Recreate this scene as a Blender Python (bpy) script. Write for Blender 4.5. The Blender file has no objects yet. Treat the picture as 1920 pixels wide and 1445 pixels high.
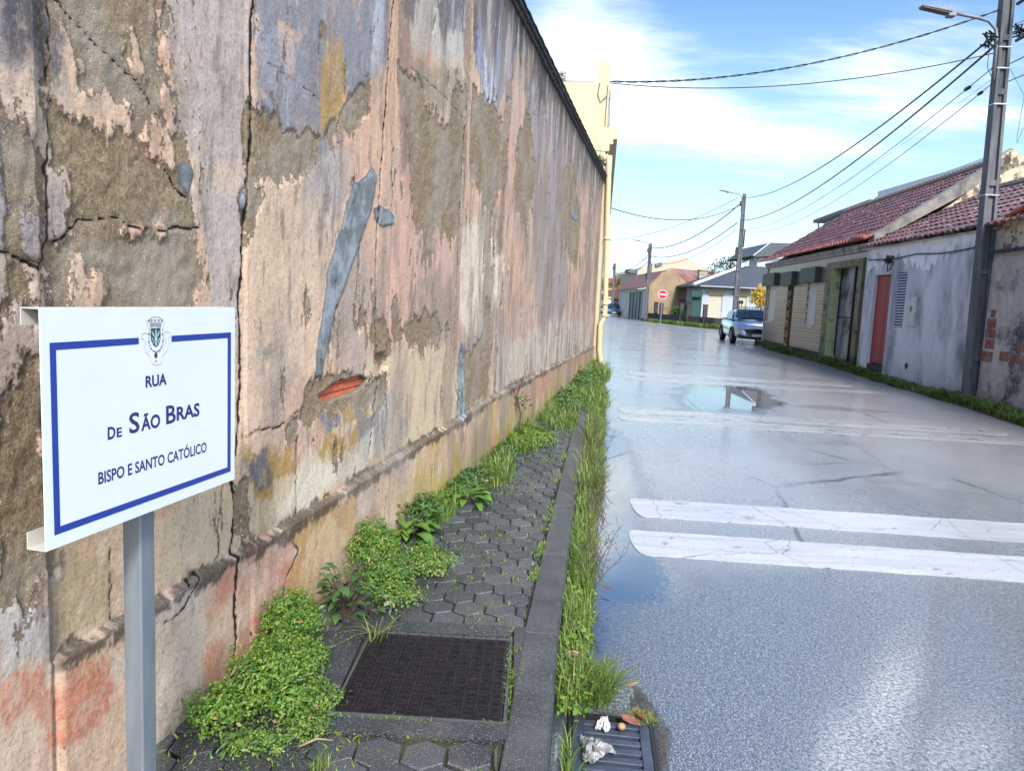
import bpy, bmesh, math, random
import numpy as np
from mathutils import Matrix, Vector
random.seed(7)
rng = np.random.default_rng(7)
PI = math.pi
SC = bpy.context.scene
COL = SC.collection

# ------------------------------------------------------------------ camera
F_PX, IW, IH = 1400.0, 1920.0, 1445.0
PITCH, ROLL, CAM_H = math.atan(164 / 1400), math.radians(2.67), 1.5
FWD = np.array([0, math.cos(PITCH), -math.sin(PITCH)])
UP0 = np.array([0, math.sin(PITCH), math.cos(PITCH)])
RT0 = np.array([1.0, 0, 0])
RT = math.cos(ROLL) * RT0 + math.sin(ROLL) * UP0
UPV = -math.sin(ROLL) * RT0 + math.cos(ROLL) * UP0
CAM = np.array([0, 0, CAM_H])
cd = bpy.data.cameras.new('camera')
cam = bpy.data.objects.new('camera', cd)
COL.objects.link(cam)
cam.matrix_world = Matrix(((RT[0], UPV[0], -FWD[0], 0), (RT[1], UPV[1], -FWD[1], 0), (RT[2], UPV[2], -FWD[2], CAM_H), (0, 0, 0, 1)))
cd.sensor_width = 36.0
cd.lens = 36.0 * F_PX / IW
cd.clip_start, cd.clip_end = 0.05, 3000
SC.camera = cam
SC.render.resolution_x, SC.render.resolution_y = 1024, 770

# ------------------------------------------------------------------ light, sky, exposure
SUN_EL, SUN_AZ = math.radians(38), math.radians(10)      # azimuth measured from straight behind the camera towards the right
to_sun = Vector((math.sin(SUN_AZ) * math.cos(SUN_EL), -math.cos(SUN_AZ) * math.cos(SUN_EL), math.sin(SUN_EL)))
ld = bpy.data.lights.new('sun', 'SUN')
ld.energy, ld.angle, ld.color = 2.8, math.radians(9), (1.0, 0.95, 0.87)
sun = bpy.data.objects.new('sun', ld)
COL.objects.link(sun)
sun.rotation_euler = to_sun.to_track_quat('Z', 'Y').to_euler()
SC.view_settings.view_transform = 'Standard'
SC.view_settings.look = 'None'
SC.view_settings.gamma = 1.0
SC.view_settings.exposure = 0.88
SC.cycles.max_bounces = 7
SC.cycles.diffuse_bounces = 3
SC.cycles.glossy_bounces = 3
SC.cycles.transmission_bounces = 4
SC.cycles.transparent_max_bounces = 6
SC.cycles.caustics_reflective = False
SC.cycles.caustics_refractive = False


class NT:
    """tiny helper for building node trees"""
    def __init__(s, tree):
        s.t = tree; s.n = tree.nodes; s.l = tree.links
    def new(s, typ, **kw):
        nd = s.n.new(typ)
        for k, v in kw.items():
            setattr(nd, k, v)
        return nd
    def put(s, sock, v):
        if hasattr(v, 'is_output') or isinstance(v, bpy.types.NodeSocket):
            s.l.new(v, sock)
        else:
            if isinstance(v, (tuple, list)) and len(v) == 3 and sock.type == 'RGBA':
                v = (*v, 1)
            sock.default_value = v
    def math(s, op, a, b=0.0, c=None, clamp=False):
        nd = s.new('ShaderNodeMath', operation=op, use_clamp=clamp)
        s.put(nd.inputs[0], a); s.put(nd.inputs[1], b)
        if c is not None: s.put(nd.inputs[2], c)
        return nd.outputs[0]
    def mix(s, f, a, b, mode='MIX'):
        nd = s.new('ShaderNodeMix', data_type='RGBA', blend_type=mode)
        s.put(nd.inputs[0], f); s.put(nd.inputs[6], a); s.put(nd.inputs[7], b)
        return nd.outputs[2]
    def step(s, x, lo, hi, a=0.0, b=1.0):
        nd = s.new('ShaderNodeMapRange', interpolation_type='SMOOTHSTEP')
        s.put(nd.inputs[0], x); s.put(nd.inputs[1], lo); s.put(nd.inputs[2], hi); s.put(nd.inputs[3], a); s.put(nd.inputs[4], b)
        return nd.outputs[0]
    def noise(s, vec, scale, detail=5, rough=0.55, stretch=None, dist=0.0, out=0):
        if stretch:
            mp = s.new('ShaderNodeMapping'); s.put(mp.inputs['Scale'], stretch); s.l.new(vec, mp.inputs[0]); vec = mp.outputs[0]
        nd = s.new('ShaderNodeTexNoise')
        s.l.new(vec, nd.inputs['Vector']); s.put(nd.inputs['Scale'], scale); s.put(nd.inputs['Detail'], detail)
        s.put(nd.inputs['Roughness'], rough); s.put(nd.inputs['Distortion'], dist)
        return nd.outputs[out]
    def attr(s, name):
        nd = s.new('ShaderNodeAttribute', attribute_name=name)
        return nd
    def sep(s, v):
        nd = s.new('ShaderNodeSeparateXYZ'); s.l.new(v, nd.inputs[0]); return nd.outputs
    def comb(s, x, y, z):
        nd = s.new('ShaderNodeCombineXYZ'); s.put(nd.inputs[0], x); s.put(nd.inputs[1], y); s.put(nd.inputs[2], z); return nd.outputs[0]


# ---- world: physical sky with procedural clouds
W = bpy.data.worlds.new('World'); SC.world = W; W.use_nodes = True
w = NT(W.node_tree); w.n.clear()
sky = w.new('ShaderNodeTexSky', sky_type='NISHITA', sun_disc=False)
sky.sun_elevation = SUN_EL
sky.sun_rotation = math.atan2(to_sun.x, to_sun.y)
sky.air_density, sky.dust_density, sky.ozone_density = 1.0, 0.6, 1.0
tc = w.new('ShaderNodeTexCoord')
dx, dy, dz = w.sep(tc.outputs['Generated'])
el = w.math('MAXIMUM', dz, 0.0)
den = w.math('ADD', el, 0.17)
px_, py_ = w.math('DIVIDE', dx, den), w.math('DIVIDE', dy, den)
cp = w.comb(px_, py_, 0.0)
n1 = w.noise(cp, 0.62, 9, 0.56, stretch=(1.0, 1.0, 1.0), dist=0.25)
mpr = w.new('ShaderNodeMapping'); w.l.new(cp, mpr.inputs[0]); mpr.inputs['Rotation'].default_value = (0, 0, math.radians(-28)); mpr.inputs['Scale'].default_value = (0.55, 1.7, 1)
n2 = w.noise(mpr.outputs[0], 2.4, 9, 0.66, dist=0.2)
nn = w.math('ADD', w.math('MULTIPLY', n1, 0.58), w.math('MULTIPLY', n2, 0.42))


def blob(azd, eld, rx, ry, amp, rot=0.0):
    """soft bump of cloudiness around a compass direction (degrees)"""
    global nn
    a = math.radians(azd)
    u = w.math('SUBTRACT', w.math('ARCTAN2', dx, dy), a)
    v = w.math('SUBTRACT', w.math('ARCSINE', dz), math.radians(eld))
    c, s_ = math.cos(rot), math.sin(rot)
    uu = w.math('ADD', w.math('MULTIPLY', u, c), w.math('MULTIPLY', v, s_))
    vv = w.math('SUBTRACT', w.math('MULTIPLY', v, c), w.math('MULTIPLY', u, s_))
    q = w.math('ADD', w.math('POWER', w.math('ABSOLUTE', w.math('DIVIDE', uu, math.radians(rx))), 2.0),
               w.math('POWER', w.math('ABSOLUTE', w.math('DIVIDE', vv, math.radians(ry))), 2.0))
    g = w.math('MULTIPLY', w.math('EXPONENT', w.math('MULTIPLY', q, -1.0)), amp)
    nn = w.math('ADD', nn, g)


blob(4, 20, 7, 6.5, 0.17, -0.35)
blob(10, 14, 8, 2.6, 0.10, -0.3)
blob(15, 11.5, 9, 2.4, 0.15, -0.12)
blob(21, 17.5, 7, 2.0, 0.12, -0.15)
blob(27, 13.5, 10, 3.4, 0.13, -0.1)
blob(33, 9, 9, 2.0, 0.09, -0.1)
blob(16, 22.5, 8, 2.5, -0.16, -0.3)
blob(6, 9, 10, 2.5, -0.12)
blob(20, 7.5, 12, 2.0, -0.08)
blob(22, 27, 40, 5.0, -0.40)      # clear blue above the frame, mirrored by the wet road
blob(2, 24, 12, 2.5, 0.10)
blob(29.3, 24.3, 1.5, 3.6, 0.70, 0.55)
blob(33, 27.3, 5, 1.9, 0.75, -0.3)
blob(26, 28.8, 1.8, 2.0, 0.60, 0.5)
blob(33, 35, 14, 5, 0.5)
cl = w.step(nn, 0.515, 0.735)
hz = w.math('EXPONENT', w.math('MULTIPLY', el, -7.5))
g_ = w.new('ShaderNodeHueSaturation')
w.l.new(sky.outputs[0], g_.inputs['Color']); g_.inputs['Saturation'].default_value = 1.02; g_.inputs['Value'].default_value = 0.95
skyc = w.mix(1.0, g_.outputs[0], (1.0, 1.16, 1.22), 'MULTIPLY')
skyc = w.mix(w.step(el, 0.24, 0.50), skyc, w.mix(1.0, skyc, (0.50, 0.72, 0.98), 'MULTIPLY'))
skyc = w.mix(w.math('MULTIPLY', hz, 0.66), skyc, (5.2, 6.9, 7.7))
csh = w.noise(cp, 2.2, 8, 0.65)
ccol = w.mix(w.step(csh, 0.35, 0.65), (5.6, 6.5, 7.2), (8.4, 8.9, 9.4))
ccol = w.mix(w.step(el, 0.36, 0.42), ccol, w.mix(1.0, ccol, (5.5, 5.4, 5.2), 'MULTIPLY'))  # unseen high clouds brightened so the wet road mirrors them whiter
full = w.mix(w.math('MULTIPLY', cl, 0.93), skyc, ccol)
# added glow in the unseen sky behind the camera, brightens the wall
sx, sy, sz = to_sun
sa = math.atan2(to_sun.x, to_sun.y) - math.radians(28)
gx_, gy_, gz_ = math.sin(sa) * math.cos(math.radians(34)), math.cos(sa) * math.cos(math.radians(34)), math.sin(math.radians(34))
dt = w.math('ADD', w.math('ADD', w.math('MULTIPLY', dx, gx_), w.math('MULTIPLY', dy, gy_)), w.math('MULTIPLY', dz, gz_))
glow = w.math('POWER', w.math('MAXIMUM', dt, 0.0), 3.0)
full = w.mix(1.0, full, w.mix(glow, (0, 0, 0), (11.5, 11.2, 10.8)), 'ADD')
bg = w.new('ShaderNodeBackground'); w.l.new(full, bg.inputs[0]); bg.inputs[1].default_value = 0.10
wo = w.new('ShaderNodeOutputWorld'); w.l.new(bg.outputs[0], wo.inputs[0])


# ------------------------------------------------------------------ points from the photograph's survey
def ray(x, y): return (x - 960) / F_PX * RT - (y - 722.5) / F_PX * UPV + FWD
def gnd(x, y, z=0.0):
    d = ray(x, y); return CAM + d * (z - CAM_H) / d[2]
def at(x, y, Y):
    d = ray(x, y); return CAM + d * Y / d[1]
def onpl(x, y, P, n):
    d = ray(x, y); n = np.array(n, float); return CAM + d * (np.dot(np.array(P, float) - CAM, n) / np.dot(d, n))


# ------------------------------------------------------------------ mesh helpers
def link(o, parent=None, world=False):
    COL.objects.link(o)
    if parent is not None:
        o.parent = parent
        if world:
            o.matrix_parent_inverse = Matrix.LocRotScale(parent.location, parent.rotation_euler, None).inverted()
    return o


class MB:
    def __init__(s): s.v = []; s.f = []; s.a = []; s.cur = 0.5
    def add(s, vs, fs):
        b = len(s.v); s.v += [tuple(map(float, p)) for p in vs]
        s.f += [tuple(b + i for i in f) for f in fs]; s.a += [s.cur] * len(vs)
    def box(s, x0, x1, y0, y1, z0, z1, R=None, o=(0, 0, 0)):
        vs = [(x, y, z) for z in (z0, z1) for y in (y0, y1) for x in (x0, x1)]
        if R is not None: vs = [tuple(Vector(o) + R @ Vector(p)) for p in vs]
        s.add(vs, [(0, 2, 3, 1), (4, 5, 7, 6), (0, 1, 5, 4), (2, 6, 7, 3), (0, 4, 6, 2), (1, 3, 7, 5)])
    def tbox(s, b0, b1, z0, z1):
        """tapered box; b = (x0,x1,y0,y1) at bottom and top"""
        vs = [(x, y, z0) for y in b0[2:] for x in b0[:2]] + [(x, y, z1) for y in b1[2:] for x in b1[:2]]
        s.add(vs, [(0, 2, 3, 1), (4, 5, 7, 6), (0, 1, 5, 4), (2, 6, 7, 3), (0, 4, 6, 2), (1, 3, 7, 5)])
    def quad(s, *p): s.add(p, [tuple(range(len(p)))])
    def prism(s, poly, ax, a0, a1):
        """poly of 2D points extruded along axis ax from a0 to a1"""
        def mk(p, a):
            return (a, p[0], p[1]) if ax == 0 else (p[0], a, p[1]) if ax == 1 else (p[0], p[1], a)
        n = len(poly)
        s.add([mk(p, a0) for p in poly] + [mk(p, a1) for p in poly],
              [tuple(range(n))[::-1], tuple(range(n, 2 * n))] + [(i, (i + 1) % n, n + (i + 1) % n, n + i) for i in range(n)])
    def slab(s, pts, t):
        """planar polygon thickened by the vector t"""
        n = len(pts); q = [tuple(np.array(p) + np.array(t)) for p in pts]
        s.add(list(pts) + q, [tuple(range(n))[::-1], tuple(range(n, 2 * n))] + [(i, (i + 1) % n, n + (i + 1) % n, n + i) for i in range(n)])
    def tube(s, pts, r, n=8, caps=True):
        pts = [Vector(p) for p in pts]; m = len(pts)
        rr = r if isinstance(r, (list, tuple)) else [r] * m
        vs = []; fs = []
        up = None
        for i, p in enumerate(pts):
            t = (pts[min(i + 1, m - 1)] - pts[max(i - 1, 0)]).normalized()
            if up is None: up = t.orthogonal().normalized()
            up = (up - t * up.dot(t)).normalized(); sd = t.cross(up)
            for k in range(n):
                a = 2 * PI * k / n; vs.append(p + (up * math.cos(a) + sd * math.sin(a)) * rr[i])
        for i in range(m - 1):
            for k in range(n):
                fs.append((i * n + k, i * n + (k + 1) % n, (i + 1) * n + (k + 1) % n, (i + 1) * n + k))
        if caps: fs += [tuple(range(n))[::-1], tuple(range((m - 1) * n, m * n))]
        s.add(vs, fs)
    def lathe(s, prof, n=20, o=(0, 0, 0), ax='z', R=None):
        vs = []; fs = []
        for (r, h) in prof:
            for k in range(n):
                a = 2 * PI * k / n
                p = (r * math.cos(a), r * math.sin(a), h) if ax == 'z' else (r * math.cos(a), h, r * math.sin(a)) if ax == 'y' else (h, r * math.cos(a), r * math.sin(a))
                if R is not None: p = R @ Vector(p)
                vs.append((p[0] + o[0], p[1] + o[1], p[2] + o[2]))
        m = len(prof)
        for i in range(m - 1):
            for k in range(n):
                fs.append((i * n + k, i * n + (k + 1) % n, (i + 1) * n + (k + 1) % n, (i + 1) * n + k))
        fs += [tuple(range(n))[::-1], tuple(range((m - 1) * n, m * n))]
        s.add(vs, fs)
    def build(s, name, mat, parent=None, world=False, smooth=False, bevel=0, tint=False, sub=0):
        me = bpy.data.meshes.new(name); me.from_pydata(s.v, [], s.f); me.validate(); me.update()
        bm = bmesh.new(); bm.from_mesh(me); bmesh.ops.recalc_face_normals(bm, faces=bm.faces); bm.to_mesh(me); bm.free()
        if tint:
            at_ = me.attributes.new('tint', 'FLOAT', 'POINT'); at_.data.foreach_set('value', np.array(s.a, np.float32))
        me.materials.append(mat)
        if smooth: me.shade_smooth()
        o = link(bpy.data.objects.new(name, me), parent, world)
        if bevel:
            b = o.modifiers.new('bevel', 'BEVEL'); b.width = bevel; b.segments = 2; b.limit_method = 'ANGLE'
        if sub:
            b = o.modifiers.new('sub', 'SUBSURF'); b.levels = sub; b.render_levels = sub
        return o


def npmesh(name, V, Fq, mat, parent=None, world=False, smooth=True, attrs=None):
    """mesh from numpy arrays; Fq is an (n,k) index array"""
    me = bpy.data.meshes.new(name)
    nv, nf, k = len(V), len(Fq), Fq.shape[1]
    me.vertices.add(nv); me.vertices.foreach_set('co', np.asarray(V, np.float32).ravel())
    me.loops.add(nf * k); me.loops.foreach_set('vertex_index', np.asarray(Fq, np.int32).ravel())
    me.polygons.add(nf); me.polygons.foreach_set('loop_start', np.arange(0, nf * k, k, dtype=np.int32))
    me.polygons.foreach_set('loop_total', np.full(nf, k, np.int32))
    me.polygons.foreach_set('use_smooth', np.full(nf, smooth, bool))
    me.update(calc_edges=True)
    for n_, (kind, arr) in (attrs or {}).items():
        a = me.attributes.new(n_, kind, 'POINT')
        a.data.foreach_set('value' if kind == 'FLOAT' else 'color', np.asarray(arr, np.float32).ravel())
    me.materials.append(mat)
    return link(bpy.data.objects.new(name, me), parent, world)


def thing(name, label, cat, loc=(0, 0, 0), rz=0.0, group=None):
    o = bpy.data.objects.new(name, None); COL.objects.link(o)
    o.location = tuple(float(v) for v in loc); o.rotation_euler = (0, 0, rz); o.empty_display_size = 0.2
    return tag(o, label, cat, group)
def tag(o, label, cat, group=None):
    o['label'] = label; o['category'] = cat
    if group: o['group'] = group
    return o
def setting(o): o['kind'] = 'structure'; return o
def stuff(o, label=None, cat=None):
    o['kind'] = 'stuff'
    if label: o['label'] = label; o['category'] = cat
    return o


# ------------------------------------------------------------------ materials
def M(name, c1, c2=None, rough=0.8, metal=0.0, scale=6, stretch=None, bump=0.0, bscale=60, dirt=None, dscale=1.5, dlo=0.52, dhi=0.68, dstretch=None, spec=0.5, speck=None, coat=0.0, tint=None, trans=0.0, detail=6):
    m = bpy.data.materials.new(name); m.use_nodes = True
    n = NT(m.node_tree); n.n.clear()
    co = n.new('ShaderNodeTexCoord').outputs['Object']
    c2 = c2 or tuple(x * 0.8 for x in c1)
    f = n.step(n.noise(co, scale, detail, 0.6, stretch), 0.3, 0.7)
    c = n.mix(f, c1, c2)
    if tint:
        t = n.attr('tint').outputs['Fac']
        c = n.mix(t, c, tint) if isinstance(tint, tuple) else c
    if dirt:
        d = n.noise(co, dscale, 8, 0.62, dstretch)
        c = n.mix(n.step(d, dlo, dhi), c, dirt)
    if speck:
        d = n.noise(co, bscale * 1.5, 2, 0.5)
        c = n.mix(n.step(d, 0.6, 0.68), c, speck)
    b = n.new('ShaderNodeBsdfPrincipled'); n.l.new(c, b.inputs['Base Color'])
    b.inputs['Roughness'].default_value = rough; b.inputs['Metallic'].default_value = metal
    b.inputs['Specular IOR Level'].default_value = spec; b.inputs['Coat Weight'].default_value = coat
    b.inputs['Coat Roughness'].default_value = 0.06
    if bump:
        bp = n.new('ShaderNodeBump'); bp.inputs['Strength'].default_value = min(1, bump); bp.inputs['Distance'].default_value = 0.01
        n.l.new(n.noise(co, bscale, 6, 0.6), bp.inputs['Height']); n.l.new(bp.outputs[0], b.inputs['Normal'])
    o = n.new('ShaderNodeOutputMaterial'); sh = b.outputs[0]
    if trans:
        tr = n.new('ShaderNodeBsdfTranslucent'); n.l.new(c, tr.inputs[0]); ms = n.new('ShaderNodeMixShader'); ms.inputs[0].default_value = trans
        n.l.new(sh, ms.inputs[1]); n.l.new(tr.outputs[0], ms.inputs[2]); sh = ms.outputs[0]
    n.l.new(sh, o.inputs[0])
    return m


white_paint = M('white_paint', (0.69, 0.735, 0.78), (0.65, 0.70, 0.75), 0.35, scale=3)
sign_blue = M('sign_blue', (0.02, 0.05, 0.30), (0.018, 0.045, 0.27), 0.4)
sign_navy = M('sign_navy', (0.02, 0.03, 0.16), (0.018, 0.03, 0.15), 0.45)
galv = M('galvanised', (0.30, 0.35, 0.40), (0.24, 0.28, 0.33), 0.45, 0.55, scale=25, stretch=(1, 1, 0.15), bump=0.05, dirt=(0.16, 0.17, 0.18), dscale=9, dlo=0.6, dhi=0.75, dstretch=(1, 1, 0.3))
crest_grey = M('crest_grey', (0.30, 0.29, 0.36)); crest_green = M('crest_green', (0.01, 0.09, 0.07)); crest_pale = M('crest_pale', (0.42, 0.52, 0.55))
crest_dark = M('crest_dark', (0.03, 0.04, 0.06)); crest_line = M('crest_line', (0.45, 0.46, 0.52)); crest_red = M('crest_red', (0.55, 0.22, 0.30))
concrete = M('concrete', (0.30, 0.29, 0.27), (0.20, 0.19, 0.18), 0.85, scale=8, bump=0.4, bscale=70, dirt=(0.09, 0.09, 0.085), dscale=2.0, dstretch=(1, 1, 0.25))
pole_con = M('pole_concrete', (0.15, 0.15, 0.165), (0.085, 0.085, 0.10), 0.85, scale=10, stretch=(1, 1, 0.2), bump=0.3, bscale=60, dirt=(0.06, 0.062, 0.075), dscale=3, dstretch=(1, 1, 0.12), dlo=0.45)
black_cable = M('cable', (0.018, 0.02, 0.03), None, 0.5)
dark_metal = M('dark_metal', (0.03, 0.03, 0.035), None, 0.5, 0.3)
lamp_grey = M('lamp_grey', (0.20, 0.22, 0.26), None, 0.5, 0.2)
lamp_glass = M('lamp_glass', (0.10, 0.10, 0.10), None, 0.2)
green_box = M('green_shutter_box', (0.035, 0.06, 0.05), (0.025, 0.045, 0.038), 0.55)
white_shut = M('white_shutter', (0.66, 0.66, 0.66), (0.58, 0.58, 0.57), 0.5, scale=3, dirt=(0.4, 0.38, 0.34), dlo=0.62, dhi=0.8)
clay = None


def clay_mat(name, a, b, lich, amt=0.58):
    m = bpy.data.materials.new(name); m.use_nodes = True; n = NT(m.node_tree); n.n.clear()
    co = n.new('ShaderNodeTexCoord').outputs['Object']
    t = n.attr('tint').outputs['Fac']
    c = n.mix(n.step(t, 0.15, 0.85), a, b)
    c = n.mix(n.step(n.noise(co, 1.3, 5), 0.42, 0.62), c, tuple(x * 0.62 for x in a))
    c = n.mix(n.step(n.noise(co, 9, 6, 0.7), amt, amt + 0.1), c, lich)
    c = n.mix(n.step(n.noise(co, 3.3, 6, 0.7), 0.57, 0.68), c, (0.05, 0.035, 0.04))
    p = n.new('ShaderNodeBsdfPrincipled'); n.l.new(c, p.inputs[0]); p.inputs['Roughness'].default_value = 0.55
    o = n.new('ShaderNodeOutputMaterial'); n.l.new(p.outputs[0], o.inputs[0]); return m


clay = clay_mat('clay_tiles', (0.155, 0.060, 0.062), (0.08, 0.040, 0.052), (0.38, 0.32, 0.33), 0.555)
clay_edge = clay_mat('clay_eave', (0.40, 0.11, 0.06), (0.22, 0.065, 0.05), (0.35, 0.24, 0.2), 0.58)
clay_far = clay_mat('clay_far', (0.24, 0.085, 0.07), (0.18, 0.07, 0.065), (0.28, 0.17, 0.15), 0.6)
slate = M('dark_roof', (0.028, 0.036, 0.055), (0.02, 0.026, 0.04), 0.5, scale=9, dirt=(0.12, 0.12, 0.12), dscale=30, dlo=0.72, dhi=0.76)
glass_dark = M('car_glass', (0.03, 0.055, 0.08), None, 0.05, spec=0.8)
tyre = M('tyre', (0.015, 0.015, 0.016), None, 0.8); rim_m = M('rim', (0.4, 0.41, 0.43), None, 0.3, 0.8)
plate_w = M('plate_white', (0.75, 0.75, 0.75)); plastic_b = M('black_plastic', (0.012, 0.012, 0.014), None, 0.45)
lens_m = M('headlight_lens', (0.50, 0.53, 0.56), (0.25, 0.27, 0.3), 0.08, 0.3, scale=20)
cream_paint = M('cream_paint', (0.58, 0.49, 0.30), (0.54, 0.455, 0.275), 0.7, scale=1.2, dirt=(0.46, 0.36, 0.19), dscale=1.5, dlo=0.6, dhi=0.8, bump=0.08, bscale=40)
grey_face = M('grey_face', (0.30, 0.29, 0.30), (0.25, 0.24, 0.26), 0.8)
leafm = M('leaf_green', (0.115, 0.235, 0.028), (0.07, 0.165, 0.022), 0.5, scale=30, trans=0.25, tint=(0.20, 0.31, 0.045))
leafd = M('leaf_dark', (0.055, 0.13, 0.03), (0.03, 0.08, 0.02), 0.5, scale=20, trans=0.2, tint=(0.10, 0.19, 0.05))
grassm = M('grass_blades', (0.095, 0.20, 0.028), (0.055, 0.135, 0.02), 0.5, scale=14, trans=0.25, tint=(0.26, 0.29, 0.08))
stemm = M('dry_stem', (0.06, 0.045, 0.035), (0.09, 0.06, 0.04), 0.7)

deadm = M('withered', (0.34, 0.24, 0.11), (0.20, 0.12, 0.06), 0.7, scale=30)
# ------------------------------------------------------------------ numpy noise
def vnoise(x, y, sx, sy, seed):
    r = np.random.default_rng(seed); L = r.random((256, 256))
    u, v = x * sx + 37.3, y * sy + 11.7
    i, j = np.floor(u).astype(int), np.floor(v).astype(int); fx, fy = u - i, v - j
    fx = fx * fx * (3 - 2 * fx); fy = fy * fy * (3 - 2 * fy)
    g = lambda a, b: L[a % 256, b % 256]
    return (g(i, j) * (1 - fx) + g(i + 1, j) * fx) * (1 - fy) + (g(i, j + 1) * (1 - fx) + g(i + 1, j + 1) * fx) * fy
def fbm(x, y, sx, sy, seed, octv=5, gain=0.55):
    t = 0; a = 1; s = 0
    for k in range(octv):
        t = t + a * vnoise(x, y, sx * 2 ** k, sy * 2 ** k, seed + k); s += a; a *= gain
    return t / s - 0.5
def sstep(x, lo, hi):
    t = np.clip((x - lo) / (hi - lo), 0, 1); return t * t * (3 - 2 * t)
def seg_dist(x, y, pts, closed=False, ysc=1.0):
    d = np.full(x.shape, 1e9)
    n = len(pts)
    for i in range(n if closed else n - 1):
        ax, ay = pts[i]; bx, by = pts[(i + 1) % n]
        ex, ey = bx - ax, by - ay; L = ex * ex + ey * ey + 1e-12
        t = np.clip(((x - ax) * ex + (y - ay) * ey) / L, 0, 1)
        d = np.minimum(d, np.hypot(x - ax - t * ex, y - ay - t * ey))
    return d
def poly_sd(x, y, pts):
    """signed distance, positive inside"""
    ins = np.zeros(x.shape, bool); n = len(pts)
    for i in range(n):
        ax, ay = pts[i]; bx, by = pts[(i + 1) % n]
        if ay == by: continue
        c = ((ay > y) != (by > y)) & (x < (bx - ax) * (y - ay) / (by - ay) + ax); ins ^= c
    d = seg_dist(x, y, pts, True)
    return np.where(ins, d, -d)


# ================================================================== THE OLD WALL
WP, WD = np.array([-1.48, 0, 0.0]), np.array([0.2025, 1.0, 0])
WN = np.array([1, -0.2025, 0]); WN = WN / np.linalg.norm(WN)
def wp(x, y):
    q = onpl(x, y, WP, WN); return (q[1], q[2])
S_END = 15.35
ss = np.concatenate([np.linspace(-2.5, 1.2, 110, endpoint=False), np.exp(np.linspace(math.log(1.2), math.log(S_END), 760))])
TOPZ = 3.93
zz = np.linspace(0.0, TOPZ, 450)
Sg, Zg = np.meshgrid(ss, zz)
shape = Sg.shape
S_, Z_ = Sg.ravel(), Zg.ravel()
def PW(pts): return [wp(*p) for p in pts]
def lerp(a, c, t): return a * (1 - t[:, None]) + np.array(c)[None, :] * t[:, None]
streak = fbm(S_, Z_, 7, 0.9, 21, 6, 0.62)
fine = fbm(S_, Z_, 9, 6, 31, 6, 0.62)
big = fbm(S_, Z_, 1.1, 0.8, 41, 5, 0.55)
grit = fbm(S_, Z_, 26, 19, 45, 5, 0.7)
PEACH, PALE, BROWN, BLUE, OCHRE, CREAM, RED, GREY = (0.64, 0.425, 0.31), (0.70, 0.54, 0.41), (0.235, 0.165, 0.10), (0.25, 0.265, 0.32), (0.45, 0.28, 0.08), (0.64, 0.52, 0.36), (0.56, 0.21, 0.14), (0.20, 0.22, 0.22)
paint = np.tile(np.array(PEACH), (len(S_), 1))
paint = lerp(paint, PALE, sstep(big + 0.5 * fine, -0.05, 0.25) * 0.7)
paint = lerp(paint, (0.60, 0.35, 0.27), sstep(fbm(S_, Z_, 5, 0.8, 51), 0.05, 0.25) * 0.55)
paint = lerp(paint, (0.36, 0.33, 0.32), sstep(fbm(S_, Z_, 3, 1.2, 61, 6), 0.02, 0.2) * 0.6)
far_d = sstep(S_, 6.0, 10.0)
paint = lerp(paint, (0.27, 0.22, 0.20), far_d * sstep(fbm(S_, Z_, 2.4, 1.3, 75, 7, 0.68) + 0.25 * streak, -0.06, 0.10) * 0.85)
paint = lerp(paint, (0.58, 0.43, 0.36), far_d * sstep(fbm(S_, Z_, 2.2, 0.5, 78), 0.0, 0.14) * 0.6)
def soft(pts, c, a=0.9, w=0.05, namp=0.18, nz=None):
    global paint
    f = poly_sd(S_, Z_, PW(pts)) + (streak if nz is None else nz) * namp + fine * 0.09 + grit * 0.11
    paint = lerp(paint, c, sstep(f, -w * 0.55, w * 0.55) * a * (1 - 0.55 * sstep(grit + 0.4 * fine, 0.10, 0.22)))
# pale grey strip between the brown field and the long crack
soft([(315, -40), (470, -40), (462, 200), (455, 470), (445, 640), (400, 640), (380, 520), (365, 420), (345, 310), (330, 180)], (0.47, 0.42, 0.41), 0.85, 0.04, 0.08)
soft([(-300, -300), (84, -300), (84, 470), (-300, 470)], (0.30, 0.27, 0.29), 0.85, 0.08, 0.3, fine)
soft([(0, 80), (40, 90), (84, 200), (84, 300), (30, 230), (0, 190)], PALE, 0.85, 0.05, 0.25, fine)
soft([(345, 290), (460, 300), (450, 360), (360, 370)], PALE, 0.7)
# right of the long crack: blue stains and ochre
soft([(472, -60), (742, -60), (726, 120), (700, 150), (645, 200), (612, 250), (600, 330), (565, 260), (520, 250), (478, 215)], BLUE, 0.95, 0.05, 0.22)
soft([(520, 40), (548, 60), (560, 140), (540, 150), (518, 90)], PEACH, 0.9, 0.02, 0.06)
soft([(600, 110), (640, 60), (650, 190), (618, 255), (595, 240)], OCHRE, 0.85, 0.05, 0.1)
soft([(470, 60), (480, 40), (560, 90), (575, 180), (520, 200)], (0.36, 0.38, 0.46), 0.5, 0.06)
soft([(700, -40), (730, -40), (712, 120), (690, 140)], (0.52, 0.56, 0.66), 0.6, 0.04)
soft([(745, -60), (880, -60), (868, 110), (820, 130), (775, 80)], (0.50, 0.49, 0.46), 0.9, 0.06, 0.3)
soft([(800, -60), (880, -60), (870, 60), (830, 70)], (0.12, 0.13, 0.18), 0.9, 0.05, 0.35)
soft([(770, 110), (865, 130), (865, 230), (790, 190)], (0.32, 0.28, 0.20), 0.85, 0.05)
soft([(885, -60), (975, -60), (985, 60), (955, 140), (935, 210), (915, 300), (903, 180), (888, 90)], (0.28, 0.32, 0.46), 0.95, 0.05, 0.3)
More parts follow.
